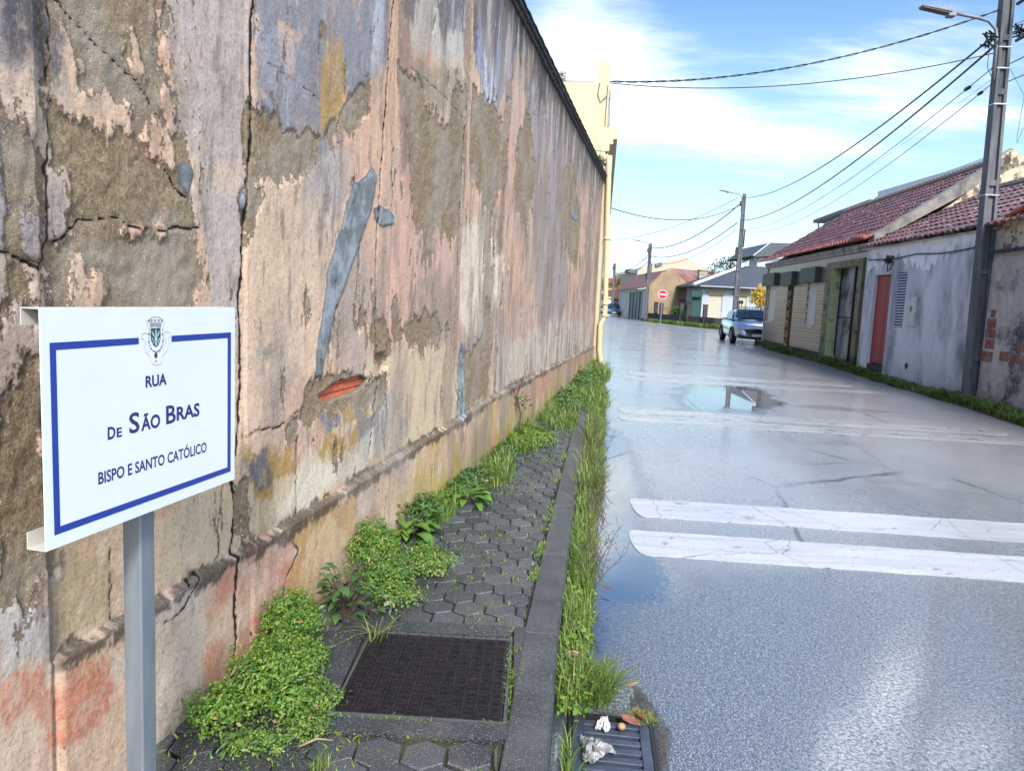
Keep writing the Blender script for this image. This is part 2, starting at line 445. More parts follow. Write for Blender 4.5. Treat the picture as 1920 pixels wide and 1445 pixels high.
soft([(905, 60), (925, 60), (930, 190), (912, 260)], (0.62, 0.68, 0.82), 0.8, 0.03, 0.1)
soft([(985, 150), (1010, 120), (1060, 260), (1055, 420), (1000, 420), (985, 300)], (0.30, 0.29, 0.34), 0.8, 0.15, 0.5)
soft([(1000, 400), (1050, 330), (1070, 400), (1060, 560), (1010, 640), (1000, 520)], (0.33, 0.31, 0.34), 0.75, 0.2, 0.6)
soft([(600, 290), (660, 280), (640, 400), (560, 420), (560, 360)], (0.44, 0.41, 0.42), 0.65, 0.06)
soft([(455, 380), (540, 330), (640, 430), (600, 700), (450, 720)], PALE, 0.75, 0.08, 0.15)
soft([(740, 330), (860, 430), (850, 620), (740, 640), (710, 500)], (0.68, 0.43, 0.35), 0.6, 0.06)
soft([(865, 430), (900, 400), (945, 480), (935, 560), (900, 640), (860, 600)], (0.74, 0.64, 0.52), 0.9, 0.05, 0.15)
soft([(760, 560), (850, 500), (860, 630), (740, 650)], (0.26, 0.23, 0.19), 0.55, 0.08, 0.6)
soft([(480, 650), (525, 650), (525, 668), (478, 668)], (0.3, 0.29, 0.27), 0.8, 0.01, 0.02, fine)
for pts in ([(884, -60), (903, -60), (900, 40), (892, 120), (886, 60)], [(958, -20), (985, 40), (976, 130), (955, 60)], [(1000, 60), (1030, 120), (1024, 220), (1004, 160)], [(755, -60), (790, -60), (775, 50), (762, 20)], [(0, -60), (84, -60), (80, 90), (30, 60), (0, 80)]):
    soft(pts, (0.085, 0.085, 0.105), 0.85, 0.05, 0.3)
# bottom cream band and ochre stains
soft([(300, 1300), (90, 1210), (90, 1050), (445, 890), (560, 870), (700, 660), (850, 640), (862, 790), (700, 880), (540, 990), (430, 1045), (96, 1230)], CREAM, 0.9, 0.05, 0.12, fine)
soft([(920, 650), (1040, 600), (1100, 600), (1110, 655), (1000, 700), (922, 742)], (0.60, 0.53, 0.46), 0.9, 0.12, 0.3)
soft([(450, 850), (560, 860), (585, 820), (665, 800), (690, 745), (700, 780), (650, 860), (560, 900), (470, 920)], OCHRE, 0.95, 0.02, 0.16, fine)
soft([(620, 740), (665, 745), (700, 770), (650, 800), (630, 780)], OCHRE, 0.9, 0.02, 0.1, fine)
soft([(452, 870), (490, 850), (500, 900), (470, 910)], (0.14, 0.15, 0.19), 0.9, 0.02, 0.08, fine)
soft([(590, 760), (640, 770), (640, 800), (595, 800)], (0.20, 0.21, 0.27), 0.9, 0.02, 0.1, fine)
soft([(665, 775), (700, 770), (705, 830), (685, 850)], (0.20, 0.21, 0.27), 0.9, 0.02, 0.1, fine)
soft([(705, 745), (730, 730), (735, 790), (700, 860)], (0.46, 0.48, 0.54), 0.8, 0.03, 0.1)
soft([(570, 850), (650, 850), (700, 800), (700, 860), (560, 960), (520, 960)], (0.74, 0.70, 0.60), 0.7, 0.04, 0.1)
soft([(95, 1000), (220, 1060), (215, 1150), (96, 1190)], (0.44, 0.34, 0.22), 0.7, 0.06, 0.2, fine)
soft([(0, 1130), (92, 1090), (92, 1260), (0, 1290)], (0.52, 0.50, 0.48), 0.9, 0.04, 0.15, fine)
soft([(30, 1110), (85, 1090), (90, 1160), (50, 1180)], (0.62, 0.60, 0.62), 0.8, 0.03, 0.1, fine)
# plinth
def ledge_z(s): return np.interp(s, [1.7, 2.5, 5.3, 6.4, 10, 15.3], [0.555, 0.557, 0.60, 0.64, 0.63, 0.60])
LZ = ledge_z(S_) + fine * 0.025
plinth = (Z_ < LZ) & (S_ > 1.76)
inpl = sstep(LZ - Z_, -0.004, 0.004)
pp = np.tile(np.array((0.62, 0.45, 0.34)), (len(S_), 1))
pp = lerp(pp, RED, sstep(fbm(S_, Z_, 2.6, 3.4, 81, 6), 0.06, 0.20) * 0.75)
pp = lerp(pp, (0.50, 0.33, 0.17), sstep(fbm(S_, Z_, 4, 4, 91, 6), 0.08, 0.22) * 0.6)
pp = lerp(pp, (0.66, 0.58, 0.50), sstep(fbm(S_, Z_, 6, 5, 95, 6), 0.06, 0.22) * 0.6)
pp = lerp(pp, (0.50, 0.27, 0.20), sstep(S_, 5.5, 7.5) * sstep(Z_, 0.25, 0.5) * 0.7)
pp = lerp(pp, (0.50, 0.40, 0.13), sstep(fbm(S_, Z_, 3, 1.6, 98, 5), -0.05, 0.1) * sstep(S_, 3.6, 4.6) * 0.55)
pp = lerp(pp, (0.40, 0.33, 0.05), sstep(0.42 + 0.7 * streak - Z_, 0.0, 0.25) * sstep(S_, 4.0, 5.2) * 0.9)
pp = lerp(pp, (0.08, 0.075, 0.03), sstep(0.14 + 0.3 * fine - Z_, 0.0, 0.1) * 0.8)
tp = sstep(S_, 1.74, 1.78)
paint = lerp(paint, (0.60, 0.46, 0.36), (1 - tp) * sstep(0.52 + fine * 0.4 - Z_, -0.05, 0.05))
paint = paint * (1 - (inpl * tp)[:, None]) + pp * (inpl * tp)[:, None]
soft([(96, 1300), (140, 1240), (200, 1250), (215, 1310), (150, 1345), (90, 1380)], RED, 0.8, 0.04, 0.16, fine)
soft([(0, 1300), (50, 1290), (30, 1340), (0, 1380)], RED, 0.7, 0.04, 0.16, fine)
soft([(365, 1230), (400, 1190), (395, 1290), (355, 1330)], (0.60, 0.27, 0.16), 0.7, 0.04, 0.18, fine)
soft([(440, 1040), (540, 985), (535, 1050), (500, 1140), (470, 1060)], (0.58, 0.28, 0.22), 0.65, 0.05, 0.2, fine)
OPATCH = [(540, 985), (600, 950), (662, 905), (652, 960), (640, 1010), (632, 1095), (575, 1130), (533, 1152), (515, 1120), (520, 1080), (545, 1030), (530, 1010)]
soft(OPATCH, (0.50, 0.31, 0.14), 0.95, 0.008, 0.02, fine)
soft([(565, 1000), (600, 960), (640, 1000), (625, 1090), (560, 1120), (548, 1080)], (0.60, 0.46, 0.29), 0.8, 0.03, 0.08, fine)
# dark growth along the ledge, the foot and under the coping
edge = sstep(0.030 + 0.10 * fbm(S_, Z_, 2.5, 3, 101) + 0.06 * fine + 0.10 * grit - np.abs(Z_ - LZ + 0.012), -0.008, 0.010) * tp
keep = 1 - sstep(0.02 - np.abs(S_ - 5.85), -0.3, 0.0) * 0.0
paint = lerp(paint, (0.05, 0.045, 0.035), edge * 0.85)
mid_ = sstep(S_, 3.2, 6.0)
paint = lerp(paint, (0.30, 0.235, 0.185), mid_ * sstep(fbm(S_, Z_, 3.2, 0.9, 171, 6, 0.65), 0.02, 0.14) * 0.8)
paint = lerp(paint, (0.33, 0.27, 0.22), sstep(fbm(S_, Z_, 9, 2.6, 181, 6, 0.65), 0.05, 0.2) * 0.6 * (Z_ > LZ))
paint = lerp(paint, (0.22, 0.19, 0.18), sstep(fbm(S_, Z_, 16, 3.0, 191, 5, 0.65), 0.13, 0.24) * 0.7 * (Z_ > LZ))
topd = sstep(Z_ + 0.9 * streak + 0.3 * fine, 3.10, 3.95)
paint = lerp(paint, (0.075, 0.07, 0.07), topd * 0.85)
paint = lerp(paint, (0.55, 0.55, 0.56), sstep(Z_, 2.6, 3.6) * sstep(fbm(S_, Z_, 8, 1.2, 111, 6), 0.08, 0.2) * 0.6)
for pts in ([(745, 0), (770, 0), (775, 300), (755, 320)], [(870, 0), (888, 0), (875, 330), (866, 420)], [(948, 150), (962, 140), (940, 470), (930, 480)]):
    soft(pts, (0.20, 0.15, 0.13), 0.7, 0.04, 0.12)

paint = paint * np.array([0.90, 0.885, 0.87])[None]
# exposed mortar (sharp edged in the shader)
def mor(plist, namp=0.12, nz=None, base=-0.3):
    f = np.full(len(S_), base)
    for pts in plist: f = np.maximum(f, poly_sd(S_, Z_, PW(pts)))
    return f
brown = mor([
    [(92, -60), (300, -60), (300, 60), (318, 150), (335, 270), (345, 300), (352, 370), (368, 420), (345, 432), (300, 428), (260, 425), (205, 405), (150, 415), (110, 442), (88, 455), (87, 0)],
    [(90, 460), (130, 425), (205, 408), (262, 428), (345, 436), (372, 500), (382, 575), (300, 600), (88, 600)],
    [(0, 215), (40, 230), (84, 300), (84, 430), (76, 520), (60, 500), (0, 475)],
    [(775, 170), (865, 240), (868, 440), (845, 480), (822, 420), (806, 500), (792, 420), (770, 430), (765, 300)],
    [(745, 120), (800, 160), (800, 210), (760, 190)], [(735, 560), (770, 590), (850, 600), (850, 640), (735, 660)],
    [(970, 250), (990, 200), (1005, 330), (985, 450), (965, 400)], [(1050, 330), (1075, 300), (1090, 420), (1080, 520), (1060, 460)],
    [(0, 490), (60, 520), (74, 600), (90, 1000), (95, 1040), (60, 1080), (0, 1100)],
    [(463, 190), (500, 225), (560, 262), (600, 258), (625, 225), (690, 150), (690, 215), (600, 265), (575, 320), (540, 335), (490, 310), (461, 370)],
    [(850, 150), (878, 170), (872, 330), (862, 300), (842, 340), (838, 300)],
    [(770, 150), (800, 190), (865, 250), (868, 330), (850, 360), (835, 330), (822, 390), (808, 330), (795, 300), (775, 340), (765, 250)],
    [(884, 150), (905, 180), (945, 210), (958, 140), (952, 260), (944, 345), (938, 375), (920, 390), (905, 408), (888, 350), (876, 320)],
    [(905, 555), (922, 565), (920, 660), (920, 742), (862, 768), (862, 665), (888, 640), (905, 600)],
    [(455, 330), (480, 360), (470, 420), (455, 450)],
    [(660, 340), (672, 350), (662, 400), (655, 430)],
    [(585, 715), (640, 690), (700, 720), (712, 700), (735, 690), (725, 735), (702, 770), (650, 770), (600, 775), (575, 800), (540, 805), (560, 765)],
    [(700, 590), (722, 600), (732, 640), (725, 690), (705, 690), (702, 640)],
    [(430, 905), (452, 900), (458, 960), (450, 1000), (438, 1020), (428, 960)],
])
pinkin = mor([
    [(88, 45), (120, 55), (130, 80), (150, 180), (190, 175), (245, 190), (250, 250), (210, 245), (160, 240), (120, 180), (92, 195)],
    [(230, 28), (262, 45), (282, 150), (255, 150), (232, 110)],
    [(262, 245), (290, 228), (312, 235), (322, 305), (305, 315), (270, 308)],
    [(282, 0), (312, 0), (315, 80), (325, 130), (300, 125), (285, 60)],
    [(298, 180), (318, 175), (330, 250), (312, 235)],
    [(140, 545), (150, 505), (190, 505), (210, 545), (200, 600), (140, 600)],
    [(90, 330), (115, 325), (125, 350), (115, 440), (90, 440)],
    [(45, 400), (60, 395), (62, 440), (68, 490), (45, 480)],
    [(0, 110), (30, 95), (60, 150), (80, 220), (84, 290), (60, 270), (20, 190), (0, 180)],
])
brown = np.where(S_ > 4.0, brown - 0.02 + streak * 0.34 + fine * 0.22, brown + streak * 0.09 + fine * 0.22)
pinkin = pinkin - 0.012
brown = np.where(pinkin > -0.25, np.minimum(brown, -(pinkin + fine * 0.20 + streak * 0.10)), brown)
# small scabs everywhere
scab = (fbm(S_, Z_, 10, 3.0, 121, 5, 0.6) - 0.235) * 0.30 + sstep(S_, 4.5, 7) * 0.008
scab = np.where(Z_ < LZ, -0.06, scab)
brown = np.maximum(brown, scab)
grey = mor([
    [(660, 345), (678, 335), (695, 313), (705, 330), (692, 400), (668, 470), (648, 525), (625, 590), (600, 705), (588, 712), (592, 650), (605, 575), (612, 505), (635, 435), (645, 390)],
    [(697, 390), (708, 384), (722, 392), (738, 405), (737, 420), (712, 425), (699, 410)],
    [(333, 312), (345, 306), (358, 318), (360, 335), (350, 368), (336, 340)],
    [(443, 372), (456, 362), (459, 398), (448, 392)],
    [(1069, 396), (1075, 391), (1086, 398), (1083, 414), (1074, 411)],
    [(862, 640), (872, 650), (872, 770), (858, 800), (856, 760)],
], base=-0.3)
grey = grey + fine * 0.015
# cracks
CR = [([(474, -60), (468, 80), (466, 170), (471, 240), (462, 330), (458, 400), (452, 470), (448, 560), (447, 620), (450, 700), (441, 830), (432, 900), (441, 960), (430, 1040), (424, 1130), (427, 1200), (423, 1250), (424, 1320)], 0.0045),
      ([(744, -60), (728, 90), (722, 200), (714, 300), (706, 400), (702, 530), (705, 640), (712, 690), (702, 760), (690, 850)], 0.0035),
      ([(88, -60), (87, 200), (85, 430), (74, 520)], 0.0013),
      ([(-40, 465), (0, 478), (32, 492), (74, 515)], 0.003), ([(88, 456), (112, 442), (150, 415), (180, 415), (202, 404), (230, 418), (262, 429), (280, 424), (310, 430), (372, 425)], 0.002),
      ([(105, 0), (140, 40), (182, 78), (215, 110), (250, 145), (285, 195), (320, 255)], 0.0013), ([(312, 320), (330, 345), (348, 370)], 0.002),
      ([(888, -60), (880, 130), (868, 300), (862, 420), (856, 560), (850, 700), (864, 770), (856, 900)], 0.0035),
      ([(966, 60), (950, 290), (935, 500), (925, 700)], 0.0045), ([(1000, 90), (990, 330), (985, 600), (985, 680)], 0.003), ([(1040, 200), (1035, 420), (1030, 640)], 0.003),
      ([(225, 1165), (222, 1200), (220, 1245), (232, 1290), (244, 1330), (238, 1380), (225, 1440)], 0.0035),
      ([(330, 1105), (345, 1085), (365, 1068), (330, 1130), (312, 1150), (292, 1162)], 0.0018),
      ([(500, 118), (530, 138), (565, 160), (598, 186)], 0.001), ([(770, 125), (800, 150), (845, 195), (872, 222)], 0.0015),
      ([(712, 930), (706, 1000), (696, 1070), (700, 1100)], 0.002), ([(802, 870), (800, 948)], 0.003), ([(418, 905), (405, 990), (412, 1030), (385, 1075)], 0.0015),
      ([(533, 1152), (515, 1120), (520, 1080), (545, 1030), (530, 1010)], 0.002), ([(533, 1152), (575, 1130), (632, 1095)], 0.002), ([(205, 1035), (203, 1080), (208, 1160), (225, 1168)], 0.0015),
      ([(450, 815), (520, 800), (560, 770), (590, 720)], 0.0015), ([(555, 815), (553, 880), (552, 960)], 0.002), ([(1085, 400), (1083, 480), (1080, 560)], 0.004)]
wob = fbm(S_, Z_, 14, 14, 131, 4) * 0.03
wob2 = fbm(S_, Z_, 14, 14, 141, 4) * 0.03
crack = np.full(len(S_), 1.0); cdep = np.zeros(len(S_))
for pts, wd in CR:
    d = seg_dist(S_ + wob, Z_ + wob2, PW(pts)); crack = np.minimum(crack, d - wd * 1.5)
    cdep = np.maximum(cdep, sstep(wd * 1.8 - d, 0, wd * 1.2) * min(0.02, wd * 3))
hole = poly_sd(S_ + wob * 0.6, Z_ + wob2 * 0.6, PW([(600, 742), (622, 722), (640, 714), (672, 706), (688, 712), (676, 727), (648, 738), (616, 750)]))
stub = poly_sd(S_, Z_, PW([(703, 668), (722, 660), (728, 690), (712, 698)]))
# relief
off = np.zeros(len(S_))
brs = sstep(brown, -0.004, 0.006)
off -= brs * 0.007 * (Z_ > LZ)
off += fine * 0.012 * (0.6 + brs) + fbm(S_, Z_, 30, 30, 151, 3) * 0.0035 * (1 + 1.5 * brs)
off += big * 0.02
off += sstep(grey, -0.003, 0.006) * 0.006
off += inpl * tp * 0.032
off -= cdep
off -= sstep(hole, -0.006, 0.006) * 0.058
off -= sstep(stub, -0.01, 0.01) * 0.03
for a, b, o_ in ((-5, 1.75, 0.02), (2.62, 3.97, 0.006), (3.97, 5.3, 0.0), (6.42, 8, 0.008)):
    off += np.where((S_ > a) & (S_ < b), o_, 0)
VW = WP[None] + S_[:, None] * WD[None] + off[:, None] * WN[None]
VW[:, 2] = Z_
nz_, ns_ = shape
idx = np.arange(nz_ * ns_).reshape(nz_, ns_)
FQ = np.stack([idx[:-1, :-1], idx[:-1, 1:], idx[1:, 1:], idx[1:, :-1]], -1).reshape(-1, 4)

wm = bpy.data.materials.new('old_plaster'); wm.use_nodes = True
n = NT(wm.node_tree); n.n.clear()
co = n.new('ShaderNodeTexCoord').outputs['Object']
pa = n.attr('paint').outputs['Color']
ms = n.attr('masks'); mr, mg, mb_ = n.sep(ms.outputs['Vector']); ma = ms.outputs['Alpha']
ne = n.noise(co, 22, 9, 0.72, (1, 1, 0.55)); nf = n.noise(co, 75, 6, 0.7); nl = n.noise(co, 6, 8, 0.65, (1, 1, 0.35))
c = pa
vs_ = n.noise(co, 4.5, 9, 0.74, (1, 1, 0.24)); c = n.mix(n.step(vs_, 0.50, 0.68, 0, 0.55), c, n.mix(1.0, c, (0.50, 0.46, 0.44), 'MULTIPLY'))
gy = n.noise(co, 1.7, 8, 0.68, (1, 1, 0.45)); c = n.mix(n.step(gy, 0.50, 0.66, 0, 0.6), c, (0.31, 0.27, 0.245))
c = n.mix(n.step(nl, 0.45, 0.72, 0, 0.35), c, n.mix(1.0, c, (0.62, 0.56, 0.52), 'MULTIPLY'))
c = n.mix(n.step(nf, 0.50, 0.64, 0, 0.5), c, n.mix(1.0, c, (0.52, 0.46, 0.40), 'MULTIPLY'))
fl2 = n.noise(co, 16, 9, 0.8, (1, 1, 0.3)); c = n.mix(n.step(fl2, 0.585, 0.63, 0, 0.7), c, (0.27, 0.20, 0.14)); c = n.mix(n.step(fl2, 0.40, 0.33, 0, 0.4), c, (0.74, 0.66, 0.58))
c = n.mix(n.step(nf, 0.44, 0.30, 0, 0.25), c, (0.80, 0.72, 0.62))
pit = n.noise(co, 38, 3, 0.5, (1, 1, 0.6))
c = n.mix(n.step(pit, 0.70, 0.74, 0, 0.8), c, (0.13, 0.09, 0.06))
bf = n.math('ADD', mr, n.math('MULTIPLY', n.math('SUBTRACT', ne, 0.5), 0.18))
bf = n.math('ADD', bf, n.math('MULTIPLY', n.math('SUBTRACT', nf, 0.5), 0.10))
bcol = n.mix(n.step(nf, 0.35, 0.7), (0.30, 0.225, 0.145), (0.145, 0.10, 0.06))
bcol = n.mix(n.step(n.noise(co, 3.0, 6, 0.6), 0.42, 0.66), bcol, (0.29, 0.25, 0.20))
bcol = n.mix(n.step(n.noise(co, 130, 2, 0.5), 0.68, 0.74), bcol, (0.6, 0.56, 0.5))
bcol = n.mix(n.step(n.noise(co, 26, 9, 0.8, (1, 1, 0.5)), 0.60, 0.66, 0, 0.75), bcol, (0.56, 0.42, 0.32))
bm_ = n.step(bf, -0.004, 0.008)
rim = n.math('MULTIPLY', n.step(bf, -0.010, 0.0), n.step(bf, 0.014, 0.004))
c = n.mix(bm_, c, bcol)
c = n.mix(n.math('MULTIPLY', rim, 0.35), c, (0.10, 0.07, 0.05))
gf = n.math('ADD', mg, n.math('MULTIPLY', n.math('SUBTRACT', ne, 0.5), 0.03))
gcol = n.mix(n.step(n.noise(co, 9, 5, 0.6), 0.4, 0.62), (0.15, 0.17, 0.18), (0.29, 0.32, 0.35))
c = n.mix(n.step(gf, -0.002, 0.004), c, gcol)
c = n.mix(n.math('MULTIPLY', n.math('MULTIPLY', n.step(gf, -0.006, 0.0), n.step(gf, 0.012, 0.004)), 0.55), c, (0.05, 0.05, 0.055))
cf = n.math('ADD', mb_, n.math('MULTIPLY', n.math('SUBTRACT', ne, 0.5), 0.008))
c = n.mix(n.step(cf, 0.012, 0.0, 0, 0.45), c, (0.22, 0.17, 0.13))
c = n.mix(n.step(cf, 0.0022, -0.0003, 0, 0.97), c, (0.012, 0.010, 0.009))
c = n.mix(n.step(ma, -0.012, 0.0), c, (0.13, 0.10, 0.075))
p = n.new('ShaderNodeBsdfPrincipled'); n.l.new(c, p.inputs[0]); p.inputs['Roughness'].default_value = 0.88; p.inputs['Specular IOR Level'].default_value = 0.25
bp = n.new('ShaderNodeBump'); bp.inputs['Strength'].default_value = 0.75; bp.inputs['Distance'].default_value = 0.006
hh = n.math('ADD', n.math('MULTIPLY', nf, 0.8), n.math('MULTIPLY', bm_, -1.2))
hh = n.math('ADD', hh, n.math('MULTIPLY', nl, 0.8))
hh = n.math('ADD', hh, n.math('MULTIPLY', n.math('MULTIPLY', n.noise(co, 190, 3, 0.6), bm_), 0.8))
n.l.new(hh, bp.inputs['Height']); n.l.new(bp.outputs[0], p.inputs['Normal'])
o = n.new('ShaderNodeOutputMaterial'); n.l.new(p.outputs[0], o.inputs[0])

wall_t = thing('boundary_wall', 'tall old wall with peeling pink plaster, brown mortar patches and long cracks beside the pavement', 'wall', (-1.2, 2, 0))
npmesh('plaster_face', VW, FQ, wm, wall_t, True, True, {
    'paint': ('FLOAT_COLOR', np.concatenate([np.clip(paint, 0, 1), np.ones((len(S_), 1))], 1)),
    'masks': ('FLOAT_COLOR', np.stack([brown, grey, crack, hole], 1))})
def wpt(s, o_, z): return tuple(WP + WD * s + WN * o_ + np.array([0, 0, z]))
def wslab(mb, s0, s1, o0, o1, z0, z1, z0b=None):
    vs = [wpt(s, o_, z) for z in (z0, z1) for o_ in (o0, o1) for s in (s0, s1)]
    mb.add(vs, [(0, 2, 3, 1), (4, 5, 7, 6), (0, 1, 5, 4), (2, 6, 7, 3), (0, 4, 6, 2), (1, 3, 7, 5)])
wallcore = M('wall_core', (0.36, 0.27, 0.21), (0.20, 0.15, 0.11), 0.9, scale=3, bump=0.5)
mb = MB(); wslab(mb, -2.5, S_END + 0.003, -0.34, -0.11, 0, TOPZ); mb.build('rear_face', wallcore, wall_t, True)
mb = MB(); wslab(mb, S_END - 0.01, S_END + 0.006, -0.11, 0.01, 0, TOPZ - 0.002); mb.build('end_face', wallcore, wall_t, True)
# coping: mortar bed, overhanging dark tiles, small tile bumps on top
cop = M('coping_dark', (0.065, 0.065, 0.075), (0.03, 0.03, 0.036), 0.7, scale=14, bump=0.6, bscale=50, dirt=(0.15, 0.15, 0.16), dscale=10, dlo=0.56, dhi=0.7)
mb = MB()
wslab(mb, -2.5, S_END + 0.02, -0.36, 0.035, TOPZ, TOPZ + 0.035)
wslab(mb, -2.5, S_END + 0.03, -0.38, 0.065, TOPZ + 0.035, TOPZ + 0.06)
k = 0; s = -2.5
while s < S_END:
    L = 0.16; h = 0.012 * (k % 2) + random.uniform(0, 0.008)
    pts = []
    for j in range(6):
        a = PI * j / 5
        pts.append((0.085 - 0.46 * (1 - math.cos(a)) / 2, TOPZ + 0.061 + 0.10 * math.sin(a) + h))
    vs = [wpt(s, *p_) for p_ in pts] + [wpt(s + L - 0.006, p_[0], p_[1] - 0.01) for p_ in pts]
    mb.add(vs, [(0, 1, 2, 3, 4, 5), (11, 10, 9, 8, 7, 6)] + [(i, i + 1, i + 7, i + 6) for i in range(5)] + [(5, 0, 6, 11)])
    s += L; k += 1
mb.build('coping', cop, wall_t, True)
# hollow bricks seen in the hole
brickm = M('hollow_brick', (0.60, 0.15, 0.07), (0.48, 0.12, 0.06), 0.8, scale=20, bump=0.3)
mb = MB(); s0, z0 = wp(645, 731)
for i, (a, b) in enumerate(((-0.36, -0.012), (0.004, 0.30))):
    for j in range(6):
        z = z0 - 0.10 + j * 0.034
        wslab(mb, s0 + a, s0 + b, -0.075, -0.018, z, z + 0.024)
    wslab(mb, s0 + a + 0.001, s0 + b - 0.001, -0.09, -0.028, z0 - 0.11, z0 + 0.11)
mb.build('exposed_brick', brickm, wall_t, True)

# ================================================================== GROUND, ROAD, PAVEMENT
def fl(name, pts, z, mat, tri=False):
    mb = MB(); mb.quad(*[(p[0], p[1], z) for p in pts]); return setting(mb.build(name, mat))
earth = M('earth', (0.10, 0.10, 0.05), (0.07, 0.09, 0.03), 0.95, scale=2, bump=0.6, bscale=20)
fl('ground', [(-900, -300), (900, -300), (900, 1500), (-900, 1500)], -0.06, earth)

LE = [(-10, -1.35), (0, -0.05), (2.06, 0.165), (2.77, 0.225), (3.5, 0.305), (5.68, 0.555), (9.4, 1.0), (14.4, 1.56), (20, 2.2), (40, 4.45), (62, 7.0), (80, 9.0), (110, 12.2), (160, 16.6)]
RE = [(-10, 6.2), (8, 7.15), (10.65, 7.39), (12.94, 7.82), (16.9, 8.25), (21.4, 9.0), (28.3, 9.6), (30.5, 10.1), (33, 15.5), (44, 16.5), (51, 13.4), (57, 12.6), (62.3, 11.75), (74.8, 11.5), (85, 11.6), (110, 14.0), (160, 18.5)]
def le(y): return np.interp(y, [a for a, b in LE], [b for a, b in LE])
def re_(y): return np.interp(y, [a for a, b in RE], [b for a, b in RE])
ys = np.concatenate([np.linspace(-8, 1.6, 30, endpoint=False), np.exp(np.linspace(math.log(1.6), math.log(150), 560))])
ts = np.linspace(0, 1, 330) ** 1.15
Yg, Tg = np.meshgrid(ys, ts, indexing='ij')
Xg = le(Yg) - 0.02 + (re_(Yg) - le(Yg)) * Tg
X_, Y_ = Xg.ravel(), Yg.ravel()
def PG(pts): return [tuple(gnd(*p)[:2]) for p in pts]
def pmask(pts, q=None): return poly_sd(X_, Y_, PG(pts))
rn = fbm(X_, Y_, 3, 1.2, 201, 6); rb = fbm(X_, Y_, 0.8, 0.35, 211, 5)
sc_ = np.clip(Y_ * 0.05, 0.06, 1.2)                # widths grow with distance only because the survey is coarser there
pud = np.full(len(X_), -3.0)
pud = np.maximum(pud, (pmask([(1100, 800), (1150, 800), (1175, 830), (1195, 880), (1212, 935), (1205, 1000), (1225, 1040), (1242, 1085), (1228, 1120), (1180, 1150), (1165, 1190), (1140, 1240), (1080, 1230), (1060, 1100)]) + rn * 0.30 + fbm(X_, Y_, 6, 5, 221, 3) * 0.06) / 0.30)
pud = np.maximum(pud, (pmask([(1250, 742), (1330, 716), (1395, 716), (1440, 735), (1468, 752), (1462, 768), (1400, 775), (1260, 776)]) + rn * 0.9) / 0.8)
pud = np.clip(pud, -1, 1)
crk = np.minimum(seg_dist(X_ + rn * 0.15, Y_ + rn * 0.15, PG([(1395, 722), (1400, 775), (1560, 800), (1600, 830), (1700, 905), (1800, 950), (1920, 985)])) / 0.05, 9)
dark = 0.9 * sstep(1.8 - crk + rn * 4, 0, 1.6) * 0.6
for c_, r1, r2 in (((1830, 930), 0.75, 0.28), ((1700, 905), 0.35, 0.15), ((1560, 830), 0.5, 0.3)):
    q = gnd(*c_); dd = np.hypot((X_ - q[0]) / r1, (Y_ - q[1]) / r2); dark = np.maximum(dark, sstep(1.2 - dd + rn * 2.2, 0, 0.9) * 0.8)
for c_, r1 in (((1225, 640), 0.9), ((1300, 655), 0.9), ((1545, 712), 0.8), ((1560, 765), 0.6), ((1335, 685), 0.9), ((1175, 655), 0.8), ((1640, 770), 0.5)):
    q = gnd(*c_); dd = np.hypot((X_ - q[0]) / r1, (Y_ - q[1]) / 0.30); dark = np.maximum(dark, sstep(1.1 - dd + rn * 1.5, 0, 0.5))
gratec = gnd(1135, 1400)
dg = poly_sd(X_, Y_, PG([(1060, 1330), (1190, 1290), (1245, 1370), (1235, 1470), (1220, 1600), (1030, 1600)])); dark = np.maximum(dark, sstep(dg + rn * 0.03, -0.03, 0.0))
tg = (X_ - le(Y_)) / (re_(Y_) - le(Y_))
dry = sstep(tg + rb * 0.5, 0.35, 0.8) * sstep(Y_, 4.5, 8)
hgt = -sstep(dg, -0.03, 0.05) * 0.03
VR = np.stack([X_, Y_, hgt], 1)
a_, b_ = Xg.shape; idx = np.arange(a_ * b_).reshape(a_, b_)
FR = np.stack([idx[:-1, :-1], idx[1:, :-1], idx[1:, 1:], idx[:-1, 1:]], -1).reshape(-1, 4)[:, ::-1]
rm = bpy.data.materials.new('wet_asphalt'); rm.use_nodes = True; n = NT(rm.node_tree); n.n.clear()
co = n.new('ShaderNodeTexCoord').outputs['Object']
rx, ry, rz_ = n.sep(n.attr('rmask').outputs['Vector'])
gr = n.new('ShaderNodeTexVoronoi'); n.l.new(co, gr.inputs[0]); gr.inputs['Scale'].default_value = 115
grd = gr.outputs['Distance']
gn = n.noise(co, 90, 5, 0.7); wn = n.noise(co, 0.9, 6, 0.6); wn2 = n.noise(co, 5, 6, 0.65)
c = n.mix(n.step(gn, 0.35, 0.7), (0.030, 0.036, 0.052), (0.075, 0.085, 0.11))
dmp_refl = n.attr('damp_reflect').outputs['Fac']
c = n.mix(dmp_refl, c, n.mix(n.step(gn, 0.35, 0.7), (0.20, 0.21, 0.235), (0.36, 0.37, 0.39)))  # cloud reflection painted as paler damp road, blue reflection as dark near road
c = n.mix(n.step(gr.outputs['Color'], 0.86, 0.95), c, (0.15, 0.15, 0.155))
c = n.mix(n.math('MULTIPLY', rz_, 0.6), c, (0.25, 0.215, 0.205))
pat = n.noise(co, 0.55, 7, 0.65, (1.0, 0.5, 1)); c = n.mix(n.step(pat, 0.46, 0.60, 0, 0.28), c, (0.07, 0.07, 0.08))
